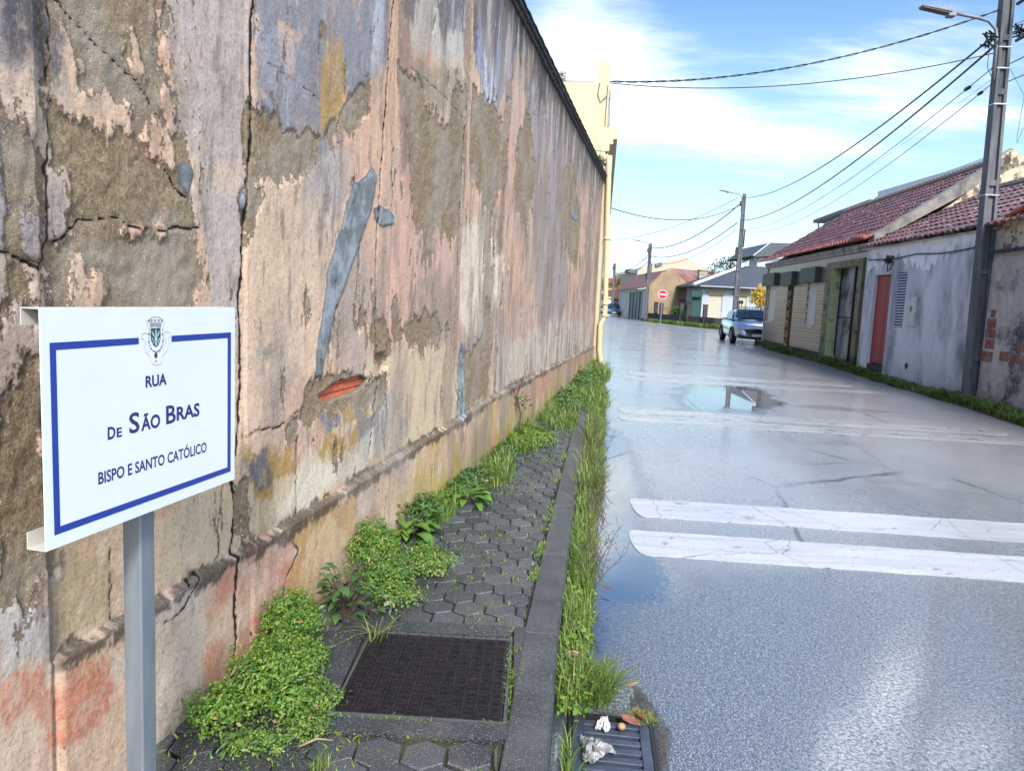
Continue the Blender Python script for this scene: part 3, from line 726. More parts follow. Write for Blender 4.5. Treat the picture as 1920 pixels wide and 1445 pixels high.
ck = n.new('ShaderNodeTexVoronoi', feature='DISTANCE_TO_EDGE'); ck.inputs['Scale'].default_value = 0.42; mpc = n.new('ShaderNodeMapping'); wv = n.noise(co, 3, 5, 0.6, out=1); mv = n.new('ShaderNodeMix', data_type='VECTOR'); mv.inputs[0].default_value = 0.10; n.l.new(co, mv.inputs[4]); n.l.new(wv, mv.inputs[5]); n.l.new(mv.outputs[1], ck.inputs[0])
c = n.mix(n.math('MULTIPLY', n.step(ck.outputs['Distance'], 0.009, 0.003), n.step(n.noise(co, 0.7, 3), 0.50, 0.60)), c, (0.02, 0.02, 0.022))
c = n.mix(n.math('MULTIPLY', ry, 0.7), c, (0.028, 0.026, 0.026))
pf = n.math('ADD', rx, n.math('MULTIPLY', n.math('SUBTRACT', n.noise(co, 34, 7, 0.7), 0.5), 1.7))
pu = n.step(pf, -0.25, 0.35)
c = n.mix(n.math('MULTIPLY', pu, 0.6), c, (0.035, 0.037, 0.042))
p = n.new('ShaderNodeBsdfPrincipled'); n.l.new(c, p.inputs[0])
r0 = n.math('ADD', n.math('ADD', n.step(wn, 0.35, 0.65, 0.07, 0.12), n.math('MULTIPLY', n.attr('damp_reflect').outputs['Fac'], 0.20)), n.math('MULTIPLY', rz_, 0.22))
r0 = n.math('ADD', r0, n.step(wn2, 0.4, 0.65, 0, 0.05))
r0 = n.math('SUBTRACT', r0, n.math('MULTIPLY', n.attr('sheen').outputs['Fac'], 0.06))
r0 = n.math('ADD', r0, n.math('MULTIPLY', ry, 0.38))
p_r = n.new('ShaderNodeMix'); n.put(p_r.inputs[0], pu); n.put(p_r.inputs[2], r0); n.put(p_r.inputs[3], 0.02)
n.l.new(p_r.outputs[0], p.inputs['Roughness'])
n.put(p.inputs['IOR'], n.math('ADD', 2.9, n.math('MULTIPLY', pu, 1.6))); p.inputs['Coat Weight'].default_value = 0.7; p.inputs['Coat Roughness'].default_value = 0.13; p.inputs['Coat IOR'].default_value = 1.5
n.put(p.inputs['Coat Weight'], n.math('SUBTRACT', 0.85, n.math('MULTIPLY', pu, 0.85)))
gr2 = n.noise(co, 62, 6, 0.75)
lvl = n.math('MULTIPLY', n.step(gr2, 0.36, 0.56, 0.26, 0.78), n.step(grd, 0.75, 0.25, 0.55, 1.0))
n.put(p.inputs['Specular IOR Level'], n.math('ADD', n.math('MULTIPLY', lvl, n.math('SUBTRACT', 1.0, pu)), n.math('MULTIPLY', pu, 0.5)))
n.put(p.inputs['Coat Weight'], n.math('MULTIPLY', n.math('SUBTRACT', 1.0, pu), n.step(gr2, 0.40, 0.58, 0.1, 0.9)))
bp = n.new('ShaderNodeBump'); bp.inputs['Distance'].default_value = 0.0055
n.put(bp.inputs['Strength'], n.math('MULTIPLY', n.math('SUBTRACT', 1.0, pu), n.math('SUBTRACT', n.math('ADD', 0.42, n.math('MULTIPLY', n.attr('damp_reflect').outputs['Fac'], 0.50)), n.math('MULTIPLY', rz_, 0.1))))
n.l.new(n.math('ADD', n.math('MULTIPLY', grd, -0.9), n.math('MULTIPLY', gn, 0.9)), bp.inputs['Height']); n.l.new(bp.outputs[0], p.inputs['Normal'])
o = n.new('ShaderNodeOutputMaterial'); n.l.new(p.outputs[0], o.inputs[0])
setting(npmesh('road', VR, FR, rm, smooth=False, attrs={'damp_reflect': ('FLOAT', sstep(Y_ + rb * 1.2 + rn * 0.25, 4.0, 4.45) * (0.72 + 0.28 * sstep(Y_, 4, 9))), 'sheen': ('FLOAT', sstep(Y_, 7.0, 10.0) * (1 - sstep(tg + rn * 0.6, 0.35, 0.6))), 'rmask': ('FLOAT_COLOR', np.stack([pud, dark, dry, np.ones(len(X_))], 1))}))

# white transverse bands
def paint_mat(name, c1, c2, wear, rough):
    m = bpy.data.materials.new(name); m.use_nodes = True; n = NT(m.node_tree); n.n.clear()
    co = n.new('ShaderNodeTexCoord').outputs['Object']
    c = n.mix(n.step(n.noise(co, 4, 7, 0.65, (0.25, 3, 1)), 0.35, 0.65), c1, c2)
    c = n.mix(n.step(n.noise(co, 1.4, 5, 0.6, (0.5, 2, 1)), 0.5, 0.68, 0, 0.45), c, tuple(v * 0.55 for v in c1))
    asph = (0.10, 0.105, 0.12)
    c = n.mix(n.step(n.noise(co, 42, 7, 0.75), wear, wear + 0.035), c, asph)
    c = n.mix(n.step(n.noise(co, 5.5, 8, 0.72, (0.6, 1.4, 1)), wear + 0.015, wear + 0.035), c, asph)
    ck = n.new('ShaderNodeTexVoronoi', feature='DISTANCE_TO_EDGE'); ck.inputs['Scale'].default_value = 1.15
    wv = n.noise(co, 4, 5, 0.6, out=1); mv = n.new('ShaderNodeMix', data_type='VECTOR'); mv.inputs[0].default_value = 0.09; n.l.new(co, mv.inputs[4]); n.l.new(wv, mv.inputs[5]); n.l.new(mv.outputs[1], ck.inputs[0])
    c = n.mix(n.step(ck.outputs['Distance'], 0.0045, 0.0015, 0, 0.7), c, (0.06, 0.06, 0.065))
    p = n.new('ShaderNodeBsdfPrincipled'); n.l.new(c, p.inputs[0]); p.inputs['Roughness'].default_value = rough
    bp = n.new('ShaderNodeBump'); bp.inputs['Strength'].default_value = 0.5; bp.inputs['Distance'].default_value = 0.004; n.l.new(n.noise(co, 70, 5, 0.7), bp.inputs['Height']); n.l.new(bp.outputs[0], p.inputs['Normal'])
    o = n.new('ShaderNodeOutputMaterial'); n.l.new(p.outputs[0], o.inputs[0]); return m
mk = paint_mat('road_paint', (0.50, 0.515, 0.55), (0.38, 0.395, 0.43), 0.60, 0.3)
mk_worn = paint_mat('road_paint_worn', (0.46, 0.46, 0.465), (0.33, 0.33, 0.335), 0.57, 0.22)
def band(tl, bl, slope, x1, h, mat, name='road_marking'):
    a, b = gnd(*tl), gnd(*bl); mb = MB(); N = 60; w_ = a[1] - b[1]; ym = (a[1] + b[1]) / 2; x0 = min(a[0], b[0])
    top, bot = [], []
    for i in range(N + 1):
        x = x0 + (x1 - x0) * (i / N) ** 2.2
        d = min(1, (x - x0) / (w_ * 0.13)); e = min(1, (x1 - x) / (w_ * 0.13)); q = max(0, 1 - (1 - min(d, e)) ** 2.6) ** 0.45 * 0.5
        yc = ym + slope * (x - x0)
        top.append((x, yc + w_ * q + random.uniform(-1, 1) * 0.006, h)); bot.append((x, yc - w_ * q + random.uniform(-1, 1) * 0.006, h))
    for i in range(N):
        mb.quad(bot[i], bot[i + 1], top[i + 1], top[i]); b0, b1 = bot[i], bot[i + 1]; mb.quad((b0[0], b0[1], 0.0005), (b1[0], b1[1], 0.0005), b1, b0)
    setting(mb.build(name, mat))
band((1195, 934), (1195, 968), -0.074, 6.4, 0.004, mk)
band((1195, 994), (1195, 1040), -0.074, 6.3, 0.004, mk)
band((1165, 764), (1165, 773), -0.09, 6.75, 0.004, mk_worn)
band((1165, 778), (1165, 788), -0.09, 6.9, 0.004, mk_worn)
band((1180, 697), (1180, 702), -0.09, 7.2, 0.004, mk_worn)
band((1180, 707), (1180, 712), -0.09, 7.3, 0.004, mk_worn)

# pavement
pavm = M('paver_concrete', (0.036, 0.038, 0.046), (0.020, 0.022, 0.030), 0.24, scale=9, bump=0.55, bscale=160, speck=(0.22, 0.22, 0.22), dirt=(0.075, 0.07, 0.062), dscale=3, dlo=0.56, dhi=0.75, tint=(0.085, 0.088, 0.10), spec=0.8)
bedm = M('joint_moss', (0.035, 0.032, 0.022), (0.065, 0.07, 0.02), 0.95, scale=12, bump=0.8, bscale=90)
mb = MB(); L_ = [(-6, -0.55 - 0.17)] + [(y, float(le(y)) - 0.15) for y in np.linspace(0, 15.35, 16)]
mb.add([(x, y, 0.098) for y, x in L_] + [(-1.48 + 0.2025 * y, y, 0.098) for y, x in L_], [(i, i + 1, len(L_) + i + 1, len(L_) + i) for i in range(len(L_) - 1)])
setting(mb.build('pavement_bed', bedm))
COVER = [(-0.53, 2.90), (0.055, 2.92), (0.025, 2.30), (-0.56, 2.34)]
def in_cover(x, y, m=0.0): return -0.56 - m < x < 0.05 + m and 2.30 - m < y < 2.92 + m
mb = MB(); r = 0.080; dxx = r * math.sqrt(3); row = 0; y = 0.2
tilt = 0.13
while y < 15.2:
    x = -1.6
    while x < 2.6:
        cx = x + (row % 2) * dxx / 2; cy = y
        wx = -1.48 + 0.2025 * cy; kx = float(le(cy)) - 0.155
        gx = cx + tilt * cy
        if wx - 0.03 < gx < kx + 0.05 and not in_cover(gx, cy, 0.085):
            mb.cur = random.random() ** 2 * 0.9; t1, t2 = random.uniform(-0.02, 0.02), random.uniform(-0.02, 0.02); h = 0.117 + random.uniform(-0.003, 0.003)
            rr = r * random.uniform(0.93, 0.985); ro = random.uniform(-0.05, 0.05)
            ring = lambda q, zz_: [(min(gx + q * math.cos(PI / 6 + a * PI / 3 + ro), kx - 0.008), cy + q * math.sin(PI / 6 + a * PI / 3 + ro), zz_ + t1 * q * math.cos(a * PI / 3) + t2 * q * math.sin(a * PI / 3)) for a in range(6)]
            vs = ring(rr, 0.09) + ring(rr, h - 0.005) + ring(rr - 0.005, h)
            mb.add(vs, [tuple(range(12, 18))] + [(i, (i + 1) % 6, 6 + (i + 1) % 6, 6 + i) for i in range(6)] + [(6 + i, 6 + (i + 1) % 6, 12 + (i + 1) % 6, 12 + i) for i in range(6)])
        x += dxx
    y += r * 1.5; row += 1
# concrete surround of the cover
for bx in ((-0.64, -0.551, 2.291, 2.929), (-0.64, 0.045, 2.21, 2.29), (-0.64, 0.045, 2.93, 3.03), (0.056, 0.115, 2.22, 3.03)):
    mb.box(bx[0] + 0.0, bx[1], bx[2], bx[3], 0.085, 0.1195)
setting(mb.build('pavement', pavm, bevel=0, tint=True))
# kerb stones
kerbm = M('kerb_stone', (0.075, 0.08, 0.088), (0.042, 0.045, 0.052), 0.42, scale=7, bump=0.7, bscale=130, speck=(0.24, 0.235, 0.23), dirt=(0.035, 0.035, 0.036), dscale=2.5, dlo=0.5)
kb = MB(); y = -4.87
while y < 15.2:
    L = 0.98; y1 = y + L; xa, xb = float(le(y)), float(le(y1)); h = 0.12 + random.uniform(-0.003, 0.003)
    prof = [(-0.148, -0.05), (0.0, -0.05), (0.0 - 0.004, h - 0.02), (-0.018, h), (-0.148, h)]
    vs = [(xa + p_[0], y + 0.004, p_[1]) for p_ in prof] + [(xb + p_[0], y1 - 0.004, p_[1]) for p_ in prof]
    kb.add(vs, [(0, 1, 2, 3, 4), (9, 8, 7, 6, 5)] + [(i, (i + 1) % 5, 5 + (i + 1) % 5, 5 + i) for i in range(5)])
    y += L
kb.v = [(a, b, c_) for a, b, c_ in kb.v]
setting(kb.build('kerb', kerbm, bevel=0.006))
# right verge
vm = M('verge_earth', (0.07, 0.085, 0.03), (0.10, 0.085, 0.055), 0.95, scale=5, bump=0.8, bscale=30)
VX = [(5, 7.05), (8, 7.15), (10.65, 7.38), (12.94, 7.80), (16.9, 8.23), (21.4, 8.98), (28.3, 9.58), (30.8, 10.1)]
WX = [(5, 8.0), (8, 8.1), (10.65, 8.3), (12.94, 8.45), (16.9, 8.7), (21.4, 9.28), (28.3, 9.88), (30.8, 10.15)]
mb = MB(); m_ = len(VX)
mb.add([(b, a, -0.03) for a, b in VX] + [(b + 0.12, a, 0.055) for a, b in VX] + [(b + 0.6, a, 0.10 + max(0, a - 18) * 0.009) for a, b in WX],
       [(i, i + 1, m_ + i + 1, m_ + i) for i in range(m_ - 1)] + [(m_ + i, m_ + i + 1, 2 * m_ + i + 1, 2 * m_ + i) for i in range(m_ - 1)])
setting(mb.build('verge', vm))

# ================================================================== FOREGROUND OBJECTS
# --- cast iron cover
iron = M('cast_iron', (0.028, 0.023, 0.028), (0.014, 0.012, 0.015), 0.42, 0.35, scale=20, bump=0.35, bscale=120, dirt=(0.09, 0.05, 0.035), dscale=9, dlo=0.62, dhi=0.75)
cv = thing('manhole_cover', 'square dark cast iron access cover with a raised basket pattern set into the pavement', 'manhole cover', (-0.25, 2.61, 0.118), -0.03)
mb = MB(); mb.box(-0.278, 0.278, -0.295, 0.295, -0.02, 0.0); mb.build('plate', iron, cv, bevel=0.003)
mb = MB(); nx = 12
for i in range(nx):
    for j in range(nx + 1):
        cx, cy = -0.272 + (i + 0.5) * 0.544 / nx, -0.287 + (j + 0.5) * 0.574 / (nx + 1); q = 0.0225; hh_ = 0.008
        mb.box(cx - q, cx - q + 0.006, cy - q * 0.85, cy + q * 0.85, -0.001, hh_ + 0.001)
        if (i + j) % 2:
            mb.box(cx - 0.010, cx + 0.016, cy - 0.013, cy - 0.009, -0.001, hh_ * 0.8); mb.box(cx - 0.010, cx + 0.016, cy + 0.008, cy + 0.012, -0.001, hh_ * 0.8); mb.box(cx + 0.012, cx + 0.016, cy - 0.0085, cy + 0.0075, -0.001, hh_ * 0.8)
        else:
            mb.box(cx - 0.008, cx - 0.004, cy - 0.012, cy + 0.012, -0.001, hh_ * 0.8); mb.box(cx + 0.010, cx + 0.014, cy - 0.012, cy + 0.012, -0.001, hh_ * 0.8); mb.box(cx - 0.0035, cx + 0.0095, cy - 0.002, cy + 0.002, -0.001, hh_ * 0.8)
mb.build('raised_pattern', iron, cv)
fr = M('steel_edge', (0.14, 0.15, 0.16), (0.10, 0.10, 0.11), 0.5, 0.5)
mb = MB(); mb.box(-0.290, -0.281, -0.305, 0.305, -0.02, 0.002); mb.box(0.281, 0.290, -0.305, 0.305, -0.02, 0.002); mb.box(-0.2805, 0.2805, 0.297, 0.305, -0.02, 0.002); mb.box(-0.2805, 0.2805, -0.305, -0.297, -0.02, 0.002)
mb.build('frame', fr, cv)
# --- drain grate
gt = thing('drain_grate', 'slotted blue grey metal gutter grate beside the kerb, half covered by litter', 'drain grate', (0.385, 2.27, 0.0), -0.10)
gm = M('grate_metal', (0.085, 0.105, 0.15), (0.05, 0.06, 0.09), 0.38, 0.4, scale=12, bump=0.15, bscale=80)
mb = MB()
mb.box(-0.135, -0.100, -0.33, 0.30, -0.035, 0.0); mb.box(0.100, 0.135, -0.33, 0.30, -0.035, 0.0)
y = -0.33
while y < 0.29:
    mb.box(-0.0995, 0.0995, y, y + 0.029, -0.03, -0.001); y += 0.052
mb.build('bars', gm, gt, bevel=0.003)
mb = MB(); mb.box(-0.15, 0.15, -0.34, 0.315, -0.30, -0.29); mb.box(-0.152, -0.137, -0.34, 0.315, -0.29, -0.002); mb.box(0.137, 0.152, -0.34, 0.315, -0.29, -0.002); mb.box(-0.136, 0.136, 0.302, 0.315, -0.289, -0.002)
mb.build('pit', M('pit_dark', (0.015, 0.014, 0.012), None, 0.6), gt)
# --- litter
def crumple(name, label, cat, loc, size, mat, seed, amp=0.35, sub=4, flat=1.0):
    bm = bmesh.new(); bmesh.ops.create_icosphere(bm, subdivisions=sub, radius=1)
    r_ = random.Random(seed); cs = [(Vector((r_.gauss(0, 1), r_.gauss(0, 1), r_.gauss(0, 1))).normalized(), r_.uniform(0.3, 1)) for _ in range(110)]
    for v in bm.verts:
        d = v.co.normalized(); m1 = max(d.dot(q) / (0.62 + amp * a) for q, a in cs); m2 = max(d.dot(q) / (0.7 + a) for q, a in cs[20:])
        v.co = d * (0.75 / m1 + 0.2 / m2)
        v.co.x *= size[0]; v.co.y *= size[1]; v.co.z *= size[2]
    me = bpy.data.meshes.new(name); bm.to_mesh(me); bm.free(); me.materials.append(mat)
    o_ = bpy.data.objects.new(name, me); COL.objects.link(o_); o_.location = loc; o_.rotation_euler = (0.1, 0.2, r_.uniform(0, 6))
    return tag(o_, label, cat)
def sheet(name, label, cat, loc, size, hgt_, mat, seed):
    N = 40; g = np.linspace(-1, 1, N); U, Vv_ = np.meshgrid(g, g); u, v = U.ravel(), Vv_.ravel()
    f1, f2, f3 = fbm(u, v, 1.7, 1.7, seed, 4), fbm(u, v, 1.7, 1.7, seed + 9, 4), fbm(u, v, 2.3, 2.3, seed + 20, 4)
    ang = np.arctan2(v, u); r_1 = np.maximum(abs(u), abs(v)) * (0.72 + 0.25 * np.sin(ang * 3 + seed) + 0.12 * np.sin(ang * 7))
    x = (r_1 * np.cos(ang) + f1 * 0.9) * size[0]; y = (r_1 * np.sin(ang) + f2 * 0.9) * size[1]
    z = (1 - np.abs(f3) * 4.5).clip(0, 1) * hgt_ * (1.15 - r_1) + np.abs(fbm(u, v, 5, 5, seed + 40, 3)) * hgt_ * 1.4 + 0.001
    ii = np.arange(N * N).reshape(N, N); Fq = np.stack([ii[:-1, :-1], ii[:-1, 1:], ii[1:, 1:], ii[1:, :-1]], -1).reshape(-1, 4)
    o_ = npmesh(name, np.stack([x, y, z], 1), Fq, mat, smooth=False); o_.location = loc; sd = o_.modifiers.new('s', 'SOLIDIFY'); sd.thickness = 0.0006
    return tag(o_, label, cat)
bagm = M('clear_plastic', (0.40, 0.40, 0.42), (0.24, 0.23, 0.25), 0.22, scale=18, trans=0.3, dirt=(0.62, 0.62, 0.64), dscale=14, dlo=0.5, dhi=0.6)
g1 = gnd(1112, 1405, 0.02); sheet('plastic_bag', 'crumpled translucent grey plastic bag lying on the drain grate', 'plastic bag', (g1[0], g1[1], 0.002), (0.062, 0.075), 0.040, bagm, 303)
g1 = gnd(1132, 1358, 0.02); sheet('crumpled_paper', 'small crumpled white paper above the plastic bag on the grate', 'paper', (g1[0], g1[1], 0.002), (0.026, 0.03), 0.045, M('paper_white', (0.7, 0.7, 0.7), (0.5, 0.5, 0.52), 0.6), 407)
g1 = gnd(1166, 1363, 0.01); crumple('stone', 'small tan stone on the grate next to the brown leaf', 'stone', (g1[0], g1[1], 0.014), (0.021, 0.018, 0.016), M('stone_tan', (0.42, 0.27, 0.14), (0.25, 0.16, 0.09), 0.8, scale=30), 8, 0.15, 3)
g1 = gnd(728, 1138, 0.12); crumple('paper_scrap', 'white scrap of paper in the weeds behind the iron cover', 'paper', (g1[0], g1[1], 0.14), (0.024, 0.016, 0.012), white_paint, 15, 0.5)
def leaf(label, loc, L, Wd, rz, mat, curl=0.3, tiltx=0.0, group=None, name='fallen_leaf'):
    N = 10; V = []; Fs = []
    for i in range(N + 1):
        t = i / N; ww = Wd * math.sin(PI * t ** 0.8) * 0.5 + 0.0006
        for k in (-1, -0.5, 0, 0.5, 1):
            V.append(((t - 0.5) * L, k * ww, curl * L * ((t - 0.5) ** 2) + abs(k) ** 1.5 * ww * 0.6 + 0.001 * math.sin(i * 1.7)))
    for i in range(N):
        for k in range(4): Fs.append((i * 5 + k, (i + 1) * 5 + k, (i + 1) * 5 + k + 1, i * 5 + k + 1))
    mb = MB(); mb.add(V, Fs); mb.tube([(-L / 2 - L * 0.18, 0, curl * L * 0.45), (-L / 2, 0, curl * L * 0.25), (0, 0, 0.001)], 0.0011, 5)
    o_ = mb.build(name, mat, smooth=True); so = o_.modifiers.new('s', 'SOLIDIFY'); so.thickness = 0.0008
    o_.location = tuple(loc); o_.rotation_euler = (tiltx, 0, rz); return tag(o_, label, 'leaf', group)
lf_r = M('leaf_redbrown', (0.20, 0.075, 0.055), (0.30, 0.14, 0.11), 0.4, scale=25); lf_b = M('leaf_brown', (0.22, 0.075, 0.025), (0.13, 0.04, 0.02), 0.4, scale=25)
lf_t = M('leaf_tan', (0.42, 0.24, 0.14), (0.3, 0.16, 0.09), 0.6, scale=25)
leaf('long mauve red dead leaf lying across the drain grate', gnd(1183, 1352, 0.03), 0.085, 0.034, -0.75, lf_r, 0.3, 0.3)
leaf('broad rusty brown dead leaf tucked behind the mauve leaf on the grate', gnd(1200, 1345, 0.02), 0.06, 0.042, -0.9, lf_b, 0.3, -0.3)
leaf('pinkish brown dead leaf resting on the grass tuft above the drain', gnd(1078, 1228, 0.06) , 0.075, 0.034, -0.15, lf_r, 0.35, 0.9)
leaf('tan curled dead leaf at the edge of the gutter moss', gnd(1185, 1283, 0.015), 0.065, 0.014, 0.5, lf_t, 0.3, 0.4)
leaf('thin dry leaf on the wet road by the gutter grass', gnd(1138, 1102, 0.03), 0.075, 0.012, -0.7, lf_b, 0.4, 0.4)
twm = M('twig', (0.33, 0.24, 0.16), (0.22, 0.15, 0.10), 0.7)
g1, g2 = gnd(560, 1405, 0.13), gnd(625, 1392, 0.13)
mb = MB(); mb.tube([tuple(g1 + [0, 0, 0.01]), tuple((g1 + g2) / 2 + [0, 0.005, 0.022]), tuple(g2 + [0, 0, 0.008])], [0.003, 0.004, 0.002], 6); tag(mb.build('twig', twm, smooth=True), 'dry tan twig on the pavers in front of the weeds', 'twig')

# --- street name sign
SD = np.array([0.2236, 1.0, 0]); SD = SD / np.linalg.norm(SD); SN = np.array([SD[1], -SD[0], 0])
SP = at(80, 800, 1.40)
def sg(x, y):
    q = onpl(x, y, SP, SN); return float(np.dot(q - SP, SD)), float(q[2])
def zs(a, b): return sg(a * 500 / 1338, b * 500 / 1338 + 540)
sign = thing('street_sign', 'white street name sign with blue border and crest on a grey square metal post', 'street sign', (float(SP[0]), float(SP[1]), 0.118), math.atan2(SD[1], SD[0]))
ZB = 0.118                                     # local: x along the plate, y towards the wall, z up;  front is -y
def lz(z): return z - ZB
U0, U1, V0, V1 = 0.0, 0.628, 0.968, 1.440
mb = MB(); mb.box(U0, U1, 0.0, 0.0025, lz(V0), lz(V1)); mb.build('panel', white_paint, sign)
railm = M('rail_white', (0.55, 0.53, 0.48), (0.48, 0.46, 0.42), 0.5)
for zc, sgn in ((V1, -1), (V0, 1)):
    mb = MB(); z_a, z_b = sorted((lz(zc), lz(zc) + sgn * 0.0022)); mb.box(U0, U1, 0.0028, 0.042, z_a, z_b)
    z_a, z_b = sorted((lz(zc), lz(zc) + sgn * 0.034)); mb.box(U0 + 0.0, U1, 0.0422, 0.0445, z_a, z_b)
    mb.build('folded_rail', railm, sign)
mb = MB()
(bx0, bz1), (bx1, _), (_, bz0) = zs(248, 287), zs(1155, 210), zs(1160, 898)
bx0, bx1, bz0, bz1 = 0.0205, 0.609, 0.995, 1.374; bt = 0.0145; yy0, yy1 = -0.0006, -0.0001
gx0, gx1 = zs(695, 250)[0], zs(860, 240)[0]
mb.box(bx0, bx0 + bt, yy0, yy1, lz(bz0), lz(bz1)); mb.box(bx1 - bt, bx1, yy0, yy1, lz(bz0), lz(bz1))
mb.box(bx0 + bt, bx1 - bt, yy0, yy1, lz(bz0), lz(bz0 + bt)); mb.box(bx0 + bt, gx0, yy0, yy1, lz(bz1 - bt), lz(bz1)); mb.box(gx1, bx1 - bt, yy0, yy1, lz(bz1 - bt), lz(bz1))
mb.build('blue_border', sign_blue, sign)
pu0, pu1 = sg(243, 1000)[0], sg(292, 1000)[0]
mb = MB(); pc = 0.340
mb.box(pc - 0.025, pc + 0.025, 0.0456, 0.0956, -0.05, lz(V1) - 0.04); mb.build('post', galv, sign, bevel=0.004)
mb = MB(); mb.box(pc - 0.028, pc + 0.028, 0.0958, 0.10, -0.004, 0.006); mb.build('base_collar', galv, sign); mb = MB(); mb.tube([(pc - 0.03, 0.0435, lz(V1) - 0.02), (pc + 0.05, 0.044, lz(V1) - 0.02)], 0.004, 6); mb.build('clamp', galv, sign)
def text_part(s, u0, u1, v0, v1, mat, bold=0.0, parent=sign, name='lettering', flipx=False):
    cu = bpy.data.curves.new(name, 'FONT'); cu.body = s; cu.size = 1; cu.offset = bold; cu.extrude = 0.0; cu.resolution_u = 3
    ob = bpy.data.objects.new(name, cu); COL.objects.link(ob)
    bpy.context.view_layer.update()
    dg_ = bpy.context.evaluated_depsgraph_get(); me = bpy.data.meshes.new_from_object(ob.evaluated_get(dg_))
    bpy.data.objects.remove(ob)
    co_ = np.zeros(len(me.vertices) * 3); me.vertices.foreach_get('co', co_); co_ = co_.reshape(-1, 3)
    mn, mx = co_.min(0), co_.max(0)
    u = u0 + (co_[:, 0] - mn[0]) / (mx[0] - mn[0]) * (u1 - u0); v = v0 + (co_[:, 1] - mn[1]) / (mx[1] - mn[1]) * (v1 - v0)
    me.vertices.foreach_set('co', np.stack([u, np.full(len(u), -0.0004), v], 1).ravel()); me.update()
    me.name = name; me.materials.clear(); me.materials.append(mat)
    o_ = link(bpy.data.objects.new(name, me), parent); return o_
def stext(s, bl, tr_, bold=0.030):
    (u0, v0), (u1, v1) = zs(*bl), zs(*tr_); return text_part(s, u0, u1, lz(v0), lz(v1), sign_navy, bold)
# baselines are level on the plate: take v from one corner of each word
stext('RUA', (730, 501), (836, 427), 0.034)
stext('D', (540, 762), (578, 690)); stext('E', (585, 750), (611, 696))
stext('S', (648, 733), (699, 618), 0.018); stext('ÃO', (708, 719), (803, 612))
stext('B', (833, 684), (881, 582), 0.018); stext('RAS', (886, 667), (1001, 573))
stext('BISPO E SANTO CATÓLICO', (493, 987), (1036, 757), 0.022)
# crest: z8 zoom coordinates -> photograph -> plate
def c8(a, b): u, v = sg(240 + a * 100 / 1204, 580 + b * 120 / 1445); return (u, lz(v))
def cpoly(pts, mat, name, y=-0.0004):
    mb = MB(); q = [c8(*p_) for p_ in pts]; mb.add([(u, y, v) for u, v in q], [tuple(range(len(q)))]); return mb.build(name, mat, crest)
crest_base = [(512, 425), (725, 415), (735, 560), (725, 700), (690, 800), (625, 855), (560, 800), (515, 700), (505, 560)]
mb = MB(); mb.add([(u, -0.0004, v) for u, v in [c8(*p_) for p_ in crest_base]], [tuple(range(len(crest_base)))])
crest = mb.build('crest', crest_green, sign)
cpoly([(480, 300), (745, 295), (755, 330), (735, 415), (620, 385), (500, 410)], crest_grey, 'crown')
for a in (470, 530, 610, 690, 760): cpoly([(a - 28, 275 - (a - 470) * 0.03 - (20 if 500 < a < 740 else 0)), (a - 22, 225), (a + 22, 222), (a + 28, 270 - (20 if 500 < a < 740 else 0)), (a + 10, 288), (a - 12, 290)], crest_grey, 'battlement')
cpoly([(520, 470), (585, 560), (600, 620), (575, 610), (535, 540)], crest_pale, 'wing', -0.0008); cpoly([(710, 470), (650, 560), (638, 615), (665, 605), (700, 540)], crest_pale, 'wing', -0.0008)
cpoly([(612, 450), (636, 450), (640, 580), (660, 660), (640, 720), (655, 790), (628, 825), (600, 790), (610, 720), (590, 660), (612, 580)], crest_pale, 'body', -0.0008)
cpoly([(598, 700), (560, 780), (548, 765), (585, 690)], crest_pale, 'claw', -0.0008); cpoly([(652, 700), (690, 780), (702, 765), (668, 690)], crest_pale, 'claw', -0.0008)
cpoly([(530, 640), (560, 640), (570, 680), (550, 712), (522, 680)], crest_grey, 'sun_disc', -0.0008)
cpoly([(700, 640), (680, 680), (705, 715), (722, 705), (705, 680), (718, 648)], crest_pale, 'moon', -0.0008)
def ctube(pts, r_, mat, name):
    mb = MB(); mb.tube([(c8(*p_)[0], -0.0008, c8(*p_)[1]) for p_ in pts], r_, 4); return mb.build(name, mat, crest)
def arc(cx, cy, rx_, ry_, a0, a1, n_=14): return [(cx + rx_ * math.cos(math.radians(a0 + (a1 - a0) * i / n_)), cy + ry_ * math.sin(math.radians(a0 + (a1 - a0) * i / n_))) for i in range(n_ + 1)]
for k in range(9):
    a0 = 205 - k * 17.5; ctube([q for q in arc(622, 660, 165, 290, a0, a0 - 11, 4)], 0.0011, crest_dark if k % 2 == 0 else crest_grey, 'chain_link')
    a0 = -25 + k * 15.0; ctube([q for q in arc(622, 660, 162, 290, a0, a0 + 10, 4)], 0.0011, crest_dark if k % 2 == 0 else crest_grey, 'chain_link')
cpoly([(628, 968), (662, 1005), (660, 1075), (627, 1110), (592, 1075), (590, 1005)], crest_dark, 'pendant')
ctube(arc(612, 330, 200, 170, 205, 335), 0.0006, crest_line, 'outline'); ctube([(412, 260), (440, 420), (490, 430), (420, 560), (380, 520), (290, 560), (290, 640), (350, 680), (350, 800), (400, 960), (490, 1060), (510, 1160), (560, 1230), (620, 1250), (700, 1230), (745, 1140), (745, 1060), (850, 940), (890, 800), (900, 640), (940, 560), (880, 480), (830, 520), (800, 480), (760, 440), (770, 420), (818, 250)], 0.0006, crest_line, 'outline')
for k, ch in enumerate('CIDADE'):
    u, v = c8(385 + k * 14 + k * k * 1.2, 690 + k * 52); text_part(ch, u - 0.0011, u + 0.0011, v - 0.0015, v + 0.0015, crest_red, 0, crest, 'ribbon_letter')
